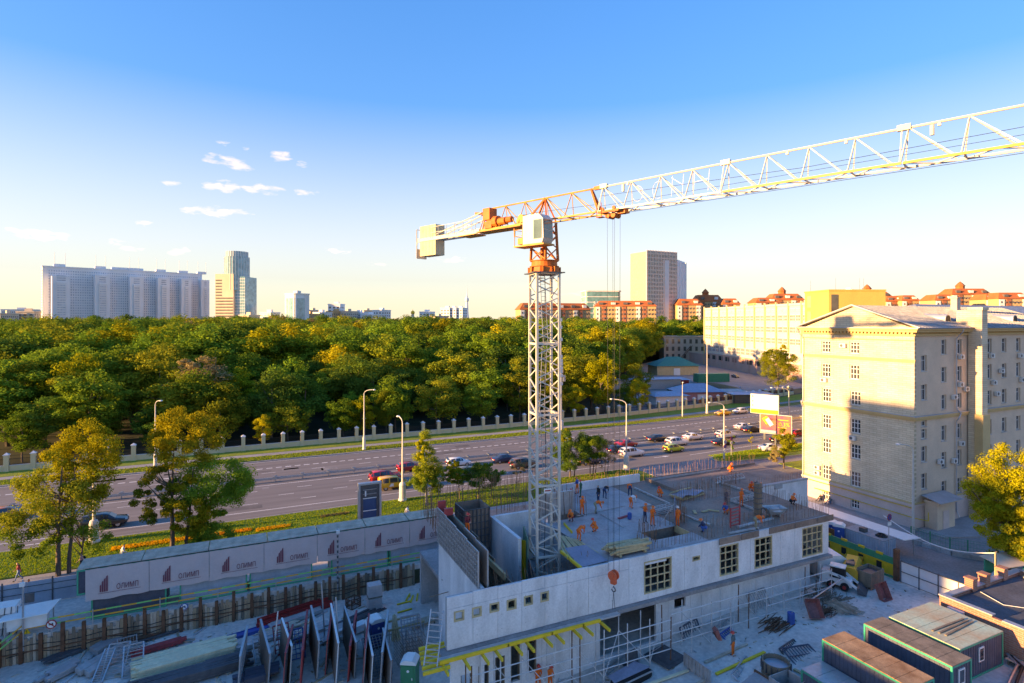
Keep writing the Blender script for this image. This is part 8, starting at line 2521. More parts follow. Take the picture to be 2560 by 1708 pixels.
def car_meshes(kind):
 if kind in CARM:
  return CARM[kind]
 L_, wr, st = SHAPES[kind]
 b = MB(); gl = MB(); n_ = 12
 for (x, zb, zl, zr, hb, hr) in st:
  half_ = [(hb * .86, zb), (hb * .98, zb + .16), (hb, (zb + zl) / 2), (hb * .97, zl), (hr, zr - .03), (hr * .7, zr)]
  ring = half_ + [(-y, z) for y, z in half_[::-1]]
  b.v += [(x, y, z) for y, z in ring]
 for i in range(len(st) - 1):
  for k in range(n_):
   a = i * n_ + k; c = i * n_ + (k + 1) % n_
   b.f.append((a, a + n_, c + n_, c)); b.mi.append(0)
 b.f.append(tuple(range(n_))[::-1]); b.f.append(tuple(range((len(st) - 1) * n_, len(st) * n_))); b.mi += [0, 0]
 def pane(pts, o=.012):
  c = sum((Vector(p) for p in pts), Vector()) / len(pts); nn = (Vector(pts[1]) - Vector(pts[0])).cross(Vector(pts[2]) - Vector(pts[1])).normalized()
  if nn.dot(c - Vector((c.x * .8, 0, .7))) < 0:
   nn = -nn
  gl.quad(*[tuple(c + (Vector(p) - c) * .86 + nn * o) for p in pts])
 for i in range(len(st) - 1):
  for k in (3, 7):
   p = [b.v[i * n_ + k], b.v[(i + 1) * n_ + k], b.v[(i + 1) * n_ + k + 1], b.v[i * n_ + k + 1]]
   h = max(abs(p[0][2] - p[3][2]), abs(p[1][2] - p[2][2]))
   if h > .3 and min(abs(p[0][2] - p[3][2]), abs(p[1][2] - p[2][2])) > .12:
    pane(p)
 zs = [s[3] - s[2] for s in st]
 for i in range(len(st) - 1):                       # wind screen and rear screen
  if abs(st[i][3] - st[i + 1][3]) > .2 and i not in (0, len(st) - 2):
   pane([b.v[i * n_ + 4], b.v[(i + 1) * n_ + 4], b.v[(i + 1) * n_ + 7], b.v[i * n_ + 7]], .03)
 body_ = b.mesh('body'); body_.polygons.foreach_set('use_smooth', [True] * len(body_.polygons))
 g_ = gl.mesh('window'); g_.materials.append(MATS['car_glass'])
 w_ = MB(); w_.tube((0, -.11, 0), (0, .11, 0), wr, wr, 18); ty = w_.mesh('wheel'); ty.materials.append(MATS['rubber'])
 w_ = MB(); w_.tube((0, -.115, 0), (0, .115, 0), wr * .62, wr * .62, 12); rm_ = w_.mesh('rim'); rm_.materials.append(MATS['steel'])
 hl = MB(); f = st[-2]; hl.box((f[0] + .06, 0, f[2] - .12), (.2, .28, .12)); hl_ = hl.mesh('headlight'); hl_.materials.append(MATS['lamp_clear'])
 tl = MB(); r0 = st[0]; tl.box((r0[0] + .05, 0, r0[2] - .08), (.14, .26, .18)); tl_ = tl.mesh('tail_light'); tl_.materials.append(MATS['lamp_red'])
 pl = MB(); pl.box((r0[0] - .01, 0, .62), (.03, .5, .11)); pl_ = pl.mesh('number_plate'); pl_.materials.append(MATS['win_white'])
 CARM[kind] = (body_, g_, ty, rm_, hl_, tl_, pl_, L_, wr, f[4], r0[4]); return CARM[kind]
def car(kind, x, y, paint, lab, rz=0.0, z=0.006, group='cars on the avenue', roofm=None):
 body_, g_, ty, rm_, hl_, tl_, pl_, L_, wr, fw, rw_ = car_meshes(kind)
 t = thing('car', lab, 'car', (x, y, z), rz, group)
 key = (kind, paint)
 if key not in CARM:
  m2 = body_.copy(); m2.materials.append(MATS[paint]); CARM[key] = m2
 obj('body', CARM[key], t); obj('window', g_, t)
 for sx in (-L_ * .30, L_ * .31):
  for sy in (-.78, .78):
   o = obj('wheel', ty, t); o.location = (sx, sy, wr); obj('rim', rm_, o)
 for s in (-1, 1):
  o = obj('headlight', hl_, t); o.location = (0, s * fw * .72, 0); o = obj('tail_light', tl_, t); o.location = (0, s * rw_ * .8, 0)
 obj('number_plate', pl_, t)
 if roofm:
  b = MB(); st = SHAPES[kind][2]; b.box((-.6, 0, max(s[3] for s in st) + .015), (2.0, 1.1, .03)); b.build('roof_panel', roofm, t)
 return t
car('suv', -15.7, 83.6, 'car_black', 'black estate car passing the big lamp base at the left')
car('van', 19.9, 84.6, 'car_yellow', 'yellow taxi van with white door emblem left of the birch')
car('suv', 19.6, 89.0, 'car_red', 'red car half hidden behind the yellow taxi van'); car('hatch', 24.6, 93.3, 'car_red', 'red car beside the median barrier behind the lamp post')
car('suv', 64.5, 86.0, 'car_white', 'white estate car nearest the lamp post behind the deck'); car('hatch', 63.9, 89.4, 'car_navy', 'dark blue car just behind the nearest white estate car'); car('sedan', 68.4, 92.9, 'car_red', 'dark red saloon right of the lamp post'); car('sedan', 77.6, 94.6, 'car_black', 'black saloon alone beside the median barrier')
car('hatch', 74.2, 85.8, 'car_lime', 'small lime green car in the nearest lane'); car('suv', 78.5, 89.8, 'car_white', 'white off roader directly behind the lime green car'); car('sedan', 85.3, 92.6, 'car_white', 'white saloon in the lane beside the median, middle of the queue'); car('suv', 93.0, 91.0, 'car_white', 'white off roader with black roof right of the slim lamp', roofm='car_black'); car('sedan', 87.2, 86.2, 'car_black', 'dark saloon with red tail lamps below the white off roader')
car('sedan', 104.0, 96.6, 'car_white', 'white saloon left of the lower billboard'); car('sedan', 103.2, 93.4, 'car_black', 'black saloon half in front of the far white saloon'); car('sedan', 114.5, 113.2, 'car_yellow', 'yellow taxi with white roof on the far carriageway', math.pi, roofm='car_white'); car('hatch', 121.2, 113.6, 'car_white', 'white car following the yellow taxi', math.pi)
car('suv', *[v + d_ for v, d_ in zip(at(1180, 1196), (0, .9))], 'car_grey', 'grey car half hidden behind the low green tree'); car('hatch', *[v + d_ for v, d_ in zip(at(1150, 1168), (0, .9))], 'car_white', 'pale car hidden behind the small leaning tree'); car('sedan', *[v + d_ for v, d_ in zip(at(1268, 1158), (0, .9))], 'car_navy', 'dark blue saloon by the median left of the crane mast'); car('suv', *[v + d_ for v, d_ in zip(at(1315, 1172), (0, .9))], 'car_brown', 'brown off roader seen through the crane mast')
car('sedan', *[v + d_ for v, d_ in zip(at(1482, 1162), (0, .9))], 'car_navy', 'dark car behind the rounded tree right of the mast'); car('hatch', *[v + d_ for v, d_ in zip(at(12, 1302), (0, .9))], 'car_orange', 'orange car at the left edge behind the tree'); car('hatch', *[v + d_ for v, d_ in zip(at(2005, 1092), (0, .9))], 'car_red', 'red car right of the lower billboard'); car('hatch', 99.5, 82.9, 'car_black', 'black car below the billboards near the corner lawn')
car('sedan', *at(1928, 1128), 'car_white', 'white car parked behind the leafy tree at the corner', R(-20)); car('sedan', *at(1838, 944), 'car_black', 'dark car parked in front of the long white office block', R(-110)); car('hatch', *at(1795, 952), 'car_white', 'white van parked in the depot', R(-100))
b = MB(); b.quad((-.6, 0, .55), (.1, 0, .55), (.1, 0, 1.0), (-.3, 0, 1.0)); o = b.build('door_emblem', 'win_white', next(o for o in col.objects if o.get('label', '').startswith('yellow taxi van'))); o.location = (-.3, -.935, 0)

# ============================================================ lamps, masts, signs, billboards
M('lamp_post', (.58, .55, .50), .6, .1, var=.1, scale=2); M('lamp_base', (.60, .57, .53), .85, var=.12, scale=2)
def lamp(x, y, h, arm, lab, base=1.0, heads=1, name='street_lamp', mat='lamp_post'):
 t = thing(name, lab, 'street lamp', (x, y, 0))
 b = MB()
 if base:
  b.lathe([(.62 * base, .0), (.62 * base, .3), (.5 * base, .4), (.46 * base, 2.2), (.5 * base, 2.25), (.34 * base, 2.6), (.2 * base, 2.65)], 16); b.build('base', 'lamp_base', t)
 b = MB(); b.tube((0, 0, 0), (0, 0, h * .62), .16, .12, 10); b.tube((0, 0, h * .62), (0, 0, h - .8), .1, .08, 10); b.build('pole', mat, t)
 for k in range(heads):
  a = Vector((arm[0], arm[1], 0)) * (1 if k == 0 else -1); b = MB()
  pts = [(0, 0, h - .85)] + [tuple(a * (1 - math.cos(R(s))) * .9 + Vector((0, 0, h - .85 + .8 * math.sin(R(s))))) for s in (25, 50, 75, 90)] + [tuple(a * 1.05 + Vector((0, 0, h)))]
  b.path(pts, .06, 8); ar = b.build('arm', mat, t)
  b = MB(); e = a * 1.25 + Vector((0, 0, h - .02)); b.ball(tuple(e), .26, 12, .5); b.build('lamp_head', 'lamp_clear', ar)
 b = MB(); b.bar((-.4, 0, h * .52), (.4, 0, h * .52), .05); b.build('bracket', mat, t)
 return t
lamp(-15.6, 77.9, 11.5, (.8, .5), 'lamp post with broad white base near the tall left tree'); lamp(-14.0, 112.5, 11.7, (.8, -1.2), 'far lamp post left of the forked tree', .55); lamp(20.6, 112.0, 11.8, (1.3, -1.3), 'far lamp post in front of the golden fence tree', .6); lamp(19.6, 78.0, 11.6, (-.2, 1.2), 'lamp post left of the birch with box on its shaft', .95); lamp(57.6, 78.2, 11.9, (-1.6, 1.2), 'tall lamp post with broad base behind the deck', .95)
lamp(78.1, 76.9, 10.4, (-2.2, .6), 'slim lamp with long arm carrying the blue arrow sign', 0); lamp(112.6, 116.9, 19.5, (.6, -.3), 'very tall pole with boxes near the taxi', .6); lamp(103.2, 115.9, 9.0, (.1, 0), 'plain slender pole left of the very tall one', 0); lx_, ly_ = at(2283, 1335); lamp(lx_, ly_, 10.6, (-1.5, .5), 'grey lamp post at the corner of the stone building', 0); x, y = at(1972, 1098); lamp(x, y, 11.0, (-3.2, .8), 'lamp with double headed arm rising behind the billboards', 0)
x, y = 65.1, 113.2
t = thing('antenna_mast', 'tall pale antenna mast with stacked boxes just right of the crane', 'mast', (x, y, 0))
b = MB(); b.tube((0, 0, 0), (0, 0, 14), .3, .22, 12); b.tube((0, 0, 14), (0, 0, 25.3), .16, .1, 10); b.build('pole', 'lamp_post', t)
b = MB(); b.lathe([(.7, 0), (.6, 2.2), (.3, 2.4)], 14); b.build('base', 'lamp_base', t)
for z_, s in ((25.3, .2), (23.6, .22), (20.8, .26), (16.9, .25), (16.0, .3), (15.2, .3), (14.3, .32), (13.5, .3), (12.6, .32), (10.7, .3)):
 b = MB(); b.bx(-s, s, -s - .1, s - .1, z_ - .35, z_ + .35); b.build('antenna_box', 'win_white', t)
b = MB(); b.bx(-.8, 0, -.5, .1, 7.6, 8.4); b.bx(.4, 1.0, -.4, .1, 11.2, 12.6); b.build('equipment_box', 'galv', t)
def signpost(px, py, h, kind, lab):
 x, y = at(px, py); t = thing('road_sign', lab, 'sign', (x, y, .05))
 b = MB(); b.tube((0, 0, 0), (0, 0, h), .04, .04, 8); b.build('post', 'galv', t)
 for i, (rim, face, mark) in enumerate(kind):
  z_ = h - .1 - i * .75; b = MB()
  rg = lambda r, yy: [(r * math.cos(2 * math.pi * k / 22), yy, z_ + r * math.sin(2 * math.pi * k / 22)) for k in range(22)]
  b.ext(rg(.36, -.08), (0, .03, 0)); pl = b.build('plate', rim, t); b = MB(); b.ext(rg(.29, -.09), (0, .012, 0)); b.build('face', face, pl)
  b = MB()
  if mark == 'x':
   b.bar((-.2, -.1, z_ + .2), (.2, -.1, z_ - .2), .01, .07); b.bar((-.2, -.1, z_ - .2), (.2, -.1, z_ + .2), .01, .07)
  elif mark == '/':
   b.bar((-.2, -.1, z_ + .2), (.2, -.1, z_ - .2), .01, .07)
  else:
   b.bar((-.12, -.1, z_ - .18), (-.12, -.1, z_ + .05), .01, .08); b.bar((-.15, -.1, z_ + .06), (.12, -.1, z_ + .06), .01, .08); b.quad((.08, -.105, z_ + .2), (.26, -.105, z_ + .06), (.08, -.105, z_ - .08))
  b.build('symbol', 'red' if mark in 'x/' else 'win_white', pl)
 b = MB(); b.bx(-.3, .3, -.09, -.06, h - .95 - .75 * (len(kind) - 1), h - .6 - .75 * (len(kind) - 1)); b.build('lower_plate', 'win_white', t)
 return t
signpost(1828, 1140, 3.2, (('red', 'blue', 'x'),), 'no stopping sign on a pale post on the corner lawn'); signpost(1812, 1165, 4.2, (('win_white', 'blue', '>'), ('red', 'blue', '/')), 'blue turn arrow sign above a no parking sign at the corner'); signpost(2222, 1402, 4.6, (('red', 'blue', 'x'),), 'no stopping sign with tow plate beside the site gate'); signpost(1350, 1065, 3.0, (('red', 'win_white', '/'),), 'small road sign on the far verge right of the crane'); signpost(1850, 995, 3.4, (('win_white', 'blue', '>'),), 'blue road sign at the far kerb left of the upper billboard')
M('bb_purple', (.22, .05, .26), .5, var=.3, scale=.6, c2=(.55, .17, .04)); M('bb_yellow', (.85, .52, .03), .5, var=.08)
def billboard(x, y, w_, z0, z1, rz, lab, face):
 t = thing('billboard', lab, 'billboard', (x, y, 0), rz)
 b = MB(); b.bx(-w_ / 2, w_ / 2, 0, .35, z0, z1); b.build('box', 'galv', t)
 b = MB(); b.bx(-w_ / 2 + .1, w_ / 2 - .1, -.02, 0, z0 + .1, z1 - .1); f_ = b.build('poster', face, t)
 b = MB(); b.bx(-.2, .2, .05, .35, 0, z0); b.build('post', 'steel_dark', t)
 return t, f_
def pf(rects, mat, parent, nm='print'):
 b = MB()
 for a, c, d, e in rects:
  b.quad((a, -.026, d), (c, -.026, d), (c, -.026, e), (a, -.026, e))
 return b.build(nm, mat, parent)
x, y = dp(1911, 120)
t, f_ = billboard(x, y, 5.6, 5.4, 9.5, R(-62), 'white billboard with three text lines and yellow foot strip', 'win_white')
pf([(-2.7, 2.7, 5.5, 6.35)], 'bb_yellow', f_, 'foot_strip'); pf([(-1.7, 1.6, 8.95, 9.05), (-1.7, -.6, 8.7, 8.8), (-1.7, .8, 8.0, 8.1), (-1.7, .2, 7.75, 7.85), (-1.7, 1.2, 7.05, 7.15)], 'galv', f_, 'text_line'); pf([(-2.45, -2.2, 8.85, 9.15), (-2.45, -2.2, 7.85, 8.15), (-2.45, -2.2, 6.95, 7.25)], 'steel_dark', f_, 'bullet')
x, y = dp(1939, 107)
t, f_ = billboard(x, y, 5.6, 3.7, 7.4, R(-62), 'purple and orange billboard reading 0.3% below the white one', 'bb_purple')
b = MB(); b.box((-1.1, -.028, 5.9), (.75, .008, 1.5), 0, 0, R(-35)); b.build('card_print', 'win_white', f_); b = MB(); b.box((-1.6, -.025, 6.2), (1.0, .006, 1.3), 0, 0, R(-35)); b.build('card_print', 'bb_yellow', f_)
tmx = text_mesh('0.3%', 1.0, .003); tmx.materials.append(MATS['bb_yellow']); o = obj('lettering', tmx, f_); o.location = (.55, -.03, 5.35); o.rotation_euler = (R(90), 0, 0)
pf([(.4, 2.2, 6.4, 6.55), (.4, 1.9, 5.0, 5.12)], 'bb_yellow', f_, 'text_line'); pf([(-2.6, .2, 3.9, 4.35)], 'tin_blue', f_, 'foot_strip')
# corrugated site fence between the lawn and the deck
t = thing('corrugated_fence', 'corrugated grey sheet fence behind the deck along the lawn', 'fence', (30, 64.0, 0))
for i in range(30):
 x0 = 19.5 + i * 1.3
 b = MB()
 for k in range(6):
  b.bx(x0 + k * .215, x0 + k * .215 + .12, 63.95, 64.0, .05, 2.0); b.bx(x0 + k * .215 + .12, x0 + k * .215 + .215, 63.98, 64.02, .05, 2.0)
 b.build('sheet', 'lag_c' if i in (20, 21, 22) else 'galv', t, world=True)
# ============================================================ skyline
M('slab_grey', (.80, .79, .78), .85, var=.06, scale=.05); M('slab_win', (.46, .49, .54), .4, var=.3, scale=.3); M('slab_warm', (.58, .46, .30), .85, var=.06, scale=.05); M('far_white', (.74, .72, .69), .85, var=.08, scale=.05); M('far_beige', (.62, .51, .39), .85, var=.1, scale=.05)
M('far_orange', (.55, .36, .18), .85, var=.1, scale=.05); M('roof_red', (.46, .13, .04), .8, var=.15, scale=.2); M('stripe_brown', (.36, .13, .07), .85, var=.1); M('rib_brown', (.78, .61, .48), .85, var=.05); M('far_win', (.13, .12, .12), .3, var=.3, scale=.2)
M('rib_win', (.42, .32, .26), .5, var=.2)
glass('tower_glass', (.18, .36, .42), .12, .9); glass('tower_glass2', (.14, .30, .30), .15, .8)
def grid_win(x0, x1, z0, z1, nx_, nz_, y, fw=.55, fh=.5, skip=None):
 b = MB()
 for i in range(nx_):
  for k in range(nz_):
   if skip and skip(i, k):
    continue
   cx = x0 + (x1 - x0) * (i + .5) / nx_; cz = z0 + (z1 - z0) * (k + .5) / nz_; hw = (x1 - x0) / nx_ * fw / 2; hh = (z1 - z0) / nz_ * fh / 2
   b.bx(cx - hw, cx + hw, y - .12, y, cz - hh, cz + hh)
 return b
def tower(name, p0, p1, dpth, h, lab, wall='far_white', win='far_win', nx_=8, nz_=8, fw=.55, fh=.5, z0=3, roof=True, sidewin=4):
 a = math.atan2(p1[1] - p0[1], p1[0] - p0[0]); L_ = math.hypot(p1[0] - p0[0], p1[1] - p0[1])
 t = thing(name, lab, 'building', (*p0, 0), a)
 b = MB(); b.bx(0, L_, 0, dpth, 0, h); b.build('wall', wall, t)
 grid_win(L_ * .03, L_ * .97, z0, h - h * .03, nx_, nz_, 0, fw, fh).build('windows', win, t, kind='stuff')
 if sidewin:
  b = grid_win(0, dpth, z0, h - h * .03, sidewin, nz_, 0, fw, fh); b.v = [(y - .0, x, z) for x, y, z in b.v]; b.f = [f[::-1] for f in b.f]; b.build('windows', win, t, kind='stuff')
 if roof:
  b = MB(); b.bx(-.4, L_ + .4, -.4, dpth + .4, h, h + 1.2); b.bx(L_ * .4, L_ * .6, dpth * .3, dpth * .7, h + 1.2, h + 4); b.build('roof', wall, t)
 return t
# long slab block with six stair towers
p0, p1 = dp(106, 600), dp(505, 706)
sb_ = tower('slab_block', p0, p1, 16, 82.5, 'long grey slab apartment block with six projecting bays', 'slab_grey', 'slab_win', 70, 27, .5, .5, 4, True, 6)
LS = math.hypot(p1[0] - p0[0], p1[1] - p0[1])
for i, (a, c) in enumerate(((.045, .145), (.285, .375), (.495, .58), (.675, .755), (.835, .905), (.975, 1.035))):
 b = MB(); b.bx(LS * a, LS * c, -11, -.2, 0, 75.5 - (0 if i else 3)); by = b.build('bay', 'slab_grey', sb_)
 b = MB(); b.bx(LS * a + 3.5, LS * c - 3.5, -12.5, -11, 0, 66); b.build('bay_front', 'far_white', by)
 grid_win(LS * a + 4, LS * c - 4, 2, 64, 3, 24, -12.5, .8, .35).build('windows', 'slab_win', by, kind='stuff'); grid_win(LS * a + 3, LS * c - 3, 67, 74, 1, 3, -11, .8, .5).build('windows', 'slab_win', by, kind='stuff')
 b = MB(); x_ = LS * (a + c) / 2; b.bx(x_ - 5, x_ + 5, 3, 9, 83.7, 86.5)
 b.tube((x_ - 4, 5, 86), (x_ - 4, 5, 99), .25, .15, 5); b.tube((x_ + 5, 5, 86), (x_ + 5, 5, 99), .25, .15, 5); b.build('roof_house', 'slab_grey', sb_)
# glass tower
x, y = dp(538, 640)
t = thing('glass_tower', 'stepped glass office tower with round top beside the slab block', 'tower', (x, y, 0), R(-32))
b = MB(); b.bx(0, 22, 0, 24, 0, 78); b.build('stone_block', 'far_beige', t)
b = MB()
for k in range(21):
 b.bx(.6, 21.4 if k < 15 else 8, -.2, 0, 3 + k * 3.35, 4.6 + k * 3.35)
b.build('window_bands', 'far_win', t, kind='stuff')
b = MB(); b.bx(22.02, 34, 3, 26, 0, 75); b.build('glass_wing', 'tower_glass', t)
b = MB()
for k in range(22):
 b.bx(22, 34.15, 2.85, 3, 3 + k * 3.3, 3.5 + k * 3.3)
for k in range(6):
 b.bx(22.2 + k * 2.3, 22.4 + k * 2.3, 2.8, 3, 1, 74)
b.build('glazing_bars', 'far_white', t, kind='stuff')
b = MB(); b.lathe([(13, 60), (13, 98), (11.5, 98), (11.5, 104), (10.5, 104)], 28, (18, 13, 0)); b.build('round_top', 'tower_glass', t)
b = MB()
for k in range(28):
 a = 2 * math.pi * k / 28; b.box((18 + 13.1 * math.cos(a), 13 + 13.1 * math.sin(a), 79), (.3, .5, 38), a); b.box((18 + 11.6 * math.cos(a), 13 + 11.6 * math.sin(a), 101), (.4, 1.0, 6), a)
b.build('mullions', 'far_white', t, kind='stuff')
# white tower with corner slots
tower('white_tower', dp(712, 600), dp(735, 590), 18, 53, 'white office tower with glazed faces, left half', 'far_white', 'tower_glass', 1, 1, .8, .9)
tower('grey_tower', dp(738, 590), dp(766, 602), 14, 53, 'grey glazed half of the white office tower', 'slab_grey', 'tower_glass', 1, 1, .75, .9)
for i, (a, c, yt, d, wall, lab) in enumerate(((0, 48, 786, 560, 'far_beige', 'low beige block at the far left edge of the skyline'), (2, 95, 775, 900, 'far_white', 'long pale block on the skyline at the far left'), (85, 103, 781, 580, 'far_beige', 'small beige block touching the slab block'), (622, 650, 790, 600, 'far_beige', 'low pinkish roof right of the glass tower'), (677, 700, 783, 620, 'far_white', 'small white block left of the white tower'), (774, 806, 777, 760, 'far_beige', 'flat beige block right of the white tower'), (770, 800, 787, 620, 'far_orange', 'low yellow building right of the white tower'), (799, 830, 783, 640, 'far_white', 'low white block in the middle of the city roofs'),
           (833, 866, 780, 700, 'far_orange', 'orange brick block below the slim dark tower'), (850, 862, 762, 720, 'slab_grey', 'slim dark tower above the orange brick block'), (866, 896, 780, 700, 'far_beige', 'beige block right of the orange brick block'), (901, 922, 783, 720, 'slab_grey', 'grey block among the low skyline'), (910, 940, 777, 900, 'far_beige', 'wide block with dark top on the skyline'), (923, 952, 788, 700, 'slab_grey', 'low grey block before the wide one'), (954, 977, 777, 740, 'far_white', 'pale square block left of the church dome'), (1074, 1087, 781, 800, 'slab_grey', 'small grey tower right of the church dome'), (1088, 1122, 792, 760, 'far_beige', 'low beige roof left of the three slim blocks'), (1124, 1136, 771, 900, 'slab_grey', 'left one of the three slim blocks'), (1140, 1152, 771, 900, 'slab_grey', 'middle one of the three slim blocks'), (1156, 1168, 771, 900, 'slab_grey', 'right one of the three slim blocks'), (2130, 2141, 725, 900, 'slab_grey', 'thin grey block behind the orange roofs')) ):
 h = zat(yt, d); tower('city_block', dp(a, d), dp(c, d * 1.02), 16, h, lab, wall, 'far_win', max(3, int((c - a) / 5)), 7, .5, .45, h * .3, True, 3)
x, y = dp(1032, 640)
t = thing('church', 'small church with golden dome on the skyline', 'church', (x, y, 0))
b = MB(); b.lathe([(4.5, 0), (4.5, 24), (3.6, 26), (2.0, 30), (1.6, 30), (1.6, 33)], 14); b.build('drum', 'far_beige', t)
b = MB(); b.lathe([(1.6, 33), (2.4, 34.2), (2.0, 35.8), (.3, 37), (.1, 39)], 12); b.build('dome', 'bb_yellow', t)
x, y = dp(1167, 2600)
t = thing('television_tower', 'slender television tower on the horizon', 'tower', (x, y, 0))
b = MB(); b.lathe([(14, 0), (8, 60), (5, 120)], 12); b.build('shaft', 'slab_grey', t)
b = MB(); b.lathe([(5, 112), (9, 118), (9, 128), (5, 133)], 14); b.build('pod', 'slab_grey', t)
b = MB(); b.lathe([(4.5, 133), (2.2, 150), (1.0, 185)], 8); b.build('spire', 'slab_grey', t)
x, y = dp(2428, 2400)
b = MB(); b.lathe([(40, 0), (40, 60), (26, 62), (26, 90), (14, 92), (12, 118), (2, 150)], 4); o = b.build('spired_tower', 'far_beige'); o.location = (x, y, 0); tag(o, 'hazy stepped tower with a spire between the two orange roofed groups', 'tower')
# green glass block with lattice
x, y = dp(1462, 520)
t = thing('glass_block', 'rounded green glass office block with white lattice', 'building', (x, y, 0), R(-20))
b = MB(); pts = []
for cx, cy, a0 in ((31, 3, -90), (31, 15, 0), (3, 15, 90), (3, 3, 180)):
 pts += [(cx + 3 * math.cos(R(a0 + s)), cy + 3 * math.sin(R(a0 + s))) for s in (0, 30, 60, 90)]
b.poly(pts, 0, 52); b.build('glazing', 'tower_glass2', t); b = MB(); b.poly([(17 + (px_ - 17) * 1.04, 9 + (py_ - 9) * 1.06) for px_, py_ in pts], 52, 53.2); b.build('roof', 'far_white', t)
b = MB()
for z_ in range(12, 52, 5):
 b.poly([(17 + (px_ - 17) * 1.012, 9 + (py_ - 9) * 1.02) for px_, py_ in pts], z_, z_ + .7)
b.build('floor_bands', 'far_white', t, kind='stuff'); b = MB()
for i in range(9):
 for k in range(5):
  x_ = 8 + i * 2.6; z_ = 18 + k * 5; b.bar((x_, -.5, z_), (x_ + 1.3, -.5, z_ + 5), .5); b.bar((x_ + 1.3, -.5, z_ + 5), (x_ + 2.6, -.5, z_), .5)
b.build('lattice', 'far_white', t, kind='stuff')
# ribbed tower in three facets
x, y = dp(1588, 520)
t = thing('ribbed_tower', 'tall ribbed office tower with brown centre and pale flanks', 'tower', (x, y, 0))
for nm, p_, q_, h, mat, n_ in (('left_facet', dp(1588, 520), dp(1617, 500), 79, 'far_white', 8), ('centre_facet', dp(1617, 496), dp(1691, 512), 86, 'rib_brown', 19), ('right_facet', dp(1691, 516), dp(1714, 545), 80, 'slab_grey', 6)):
 a = Vector((*p_, 0)); c = Vector((*q_, 0)); d_ = (c - a); nn = Vector((-d_.y, d_.x, 0)).normalized(); b = MB()
 b.ext([tuple(a), tuple(c), tuple(c + nn * 22), tuple(a + nn * 22)], (0, 0, h)); w_ = b.build(nm, 'rib_win' if nm == 'centre_facet' else mat, t, world=True); b = MB()
 for i in range(n_ + 1):
  p = a + d_ * i / n_; ang = math.atan2(d_.y, d_.x); b.box((p.x, p.y, h / 2 + .5), (d_.length / n_ * .5, 1.2, h + 1), ang)
 b.build('ribs', mat, w_, world=True, kind='stuff')
 if nm == 'centre_facet':
  b = MB()
  for k in range(24):
   z_ = h * (k + .5) / 24; b.bar(tuple(a + Vector((0, 0, z_)) - nn * .2), tuple(c + Vector((0, 0, z_)) - nn * .2), .5, 1.2)
  b.build('spandrels', mat, w_, world=True, kind='stuff')
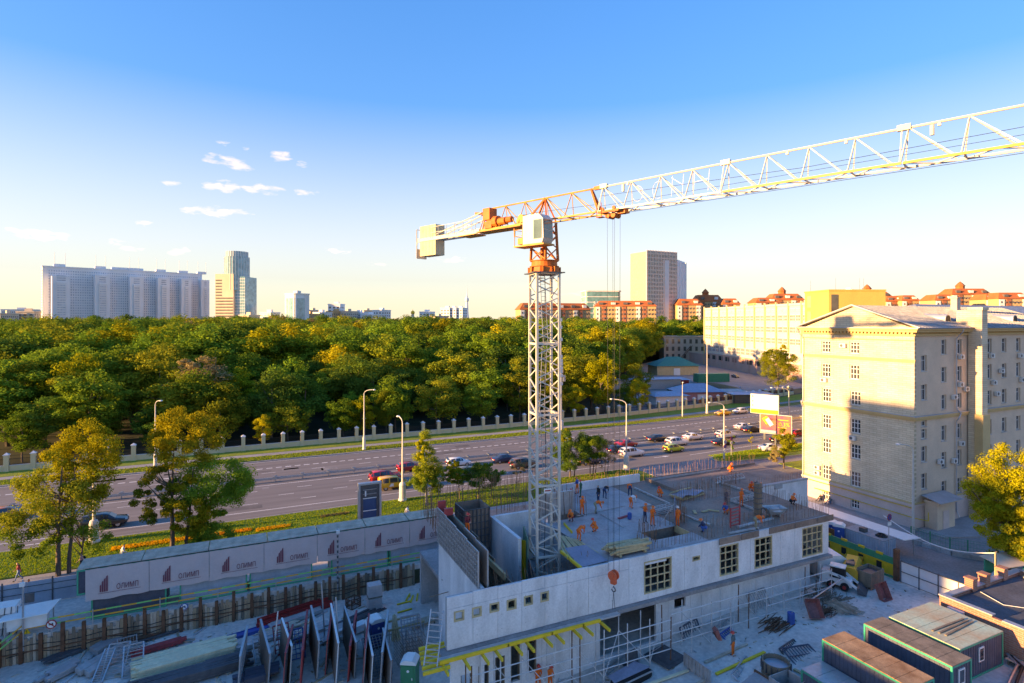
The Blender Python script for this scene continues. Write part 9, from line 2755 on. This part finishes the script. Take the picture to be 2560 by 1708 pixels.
# apartment houses with orange mansard roofs
def mansard(px0, px1, yw, yr, d, lab, wall='far_orange', cup=None, dd=1.0, stripes=True, depth_=16):
 p_, q_ = dp(px0, d), dp(px1, d * dd); a = math.atan2(q_[1] - p_[1], q_[0] - p_[0]); L_ = math.hypot(q_[0] - p_[0], q_[1] - p_[1]); hw = zat(yw, d); hr = zat(yr, d)
 t = thing('mansard_house', lab, 'building', (*p_, 0), a)
 b = MB(); b.bx(0, L_, 0, depth_, 0, hw); w_ = b.build('wall', wall, t)
 n_ = max(3, int(L_ / 5)); sm_ = [MB(), MB()]
 for i in range(n_):
  x_ = L_ * i / n_
  if i % 3 == 0:
   sm_[0].bx(x_ + .4, x_ + L_ / n_ * .7, -.7, 0, 2, hw - .5)
  elif i % 3 == 1 and stripes:
   sm_[1].bx(x_ + .2, x_ + L_ / n_ * .6, -.4, 0, 2, hw - .3)
 sm_[0].build('bay_stripe', 'far_white', w_, kind='stuff')
 if stripes and sm_[1].v:
  sm_[1].build('bay_stripe', 'stripe_brown', w_, kind='stuff')
 grid_win(.5, L_ - .5, hw * .35, hw - 1, n_ * 2, max(3, int(hw * .65 / 3.3)), -.72, .4, .42).build('windows', 'far_win', w_, kind='stuff')
 o_ = .8; k_ = min(3.5, L_ * .18); b = MB(); b.add([(-o_, -o_, hw), (L_ + o_, -o_, hw), (L_ + o_, depth_ + o_, hw), (-o_, depth_ + o_, hw), (k_, k_, hr), (L_ - k_, k_, hr), (L_ - k_, depth_ - k_, hr), (k_, depth_ - k_, hr)], [(0, 1, 5, 4), (1, 2, 6, 5), (2, 3, 7, 6), (3, 0, 4, 7), (4, 5, 6, 7), (3, 2, 1, 0)]); r_ = b.build('roof', 'roof_red', t)
 nd = max(2, int(L_ / 9))
 for i in range(nd):
  x_ = L_ * (i + .5) / nd; zz = hw + (hr - hw) * .3; b = MB(); b.bx(x_ - 1.6, x_ + 1.6, -o_ + .6, 3, zz, zz + (hr - hw) * .38); b.build('dormer', 'far_white' if i % 2 else 'far_win', r_)
 if cup:
  cx = L_ * cup; b = MB(); b.lathe([(3.2, hr), (3.2, hr + 2.2), (3.8, hr + 2.3), (1.6, hr + 4.8), (.1, hr + 6.2)], 8, (cx, depth_ / 2, 0)); b.build('cupola', 'roof_red', r_)
 return t
mansard(1300, 1476, 774, 757, 470, 'orange roofed yellow apartment house right behind the crane mast', 'far_orange', None, 1.03); mansard(1488, 1640, 766, 752, 430, 'long cream apartment house with orange roof and white dormers', 'far_orange', None, .99)
mansard(1693, 1756, 763, 747, 500, 'yellow and brown striped house right of the ribbed tower'); mansard(1740, 1808, 754, 737, 545, 'orange domed house with cupola above the white office block', cup=.45); mansard(1806, 1850, 761, 746, 520, 'low orange roofed house beside the one with cupola')
mansard(1890, 1945, 757, 744, 450, 'small red roofed house left above the office block'); mansard(1930, 2010, 750, 734, 480, 'orange roofed house with cupola left of the yellow core', cup=.45); mansard(2136, 2165, 757, 746, 430, 'purple shaded red roof right of the yellow core'); mansard(2142, 2232, 744, 728, 470, 'orange roofed house with cupola behind the stone pediment', cup=.45); mansard(2215, 2262, 754, 740, 450, 'low white and orange house behind the stone roof'); mansard(2255, 2298, 752, 738, 445, 'orange mansard end house behind the stone roof')
mansard(2338, 2390, 751, 736, 425, 'red mansard house left of the stone chimney'); mansard(2380, 2478, 737, 721, 470, 'largest orange roofed house with cupola behind the tall stack', cup=.4); mansard(2465, 2508, 749, 735, 440, 'low orange roofed link right of the tall stack'); mansard(2496, 2575, 747, 731, 430, 'white gabled orange house at the right edge')
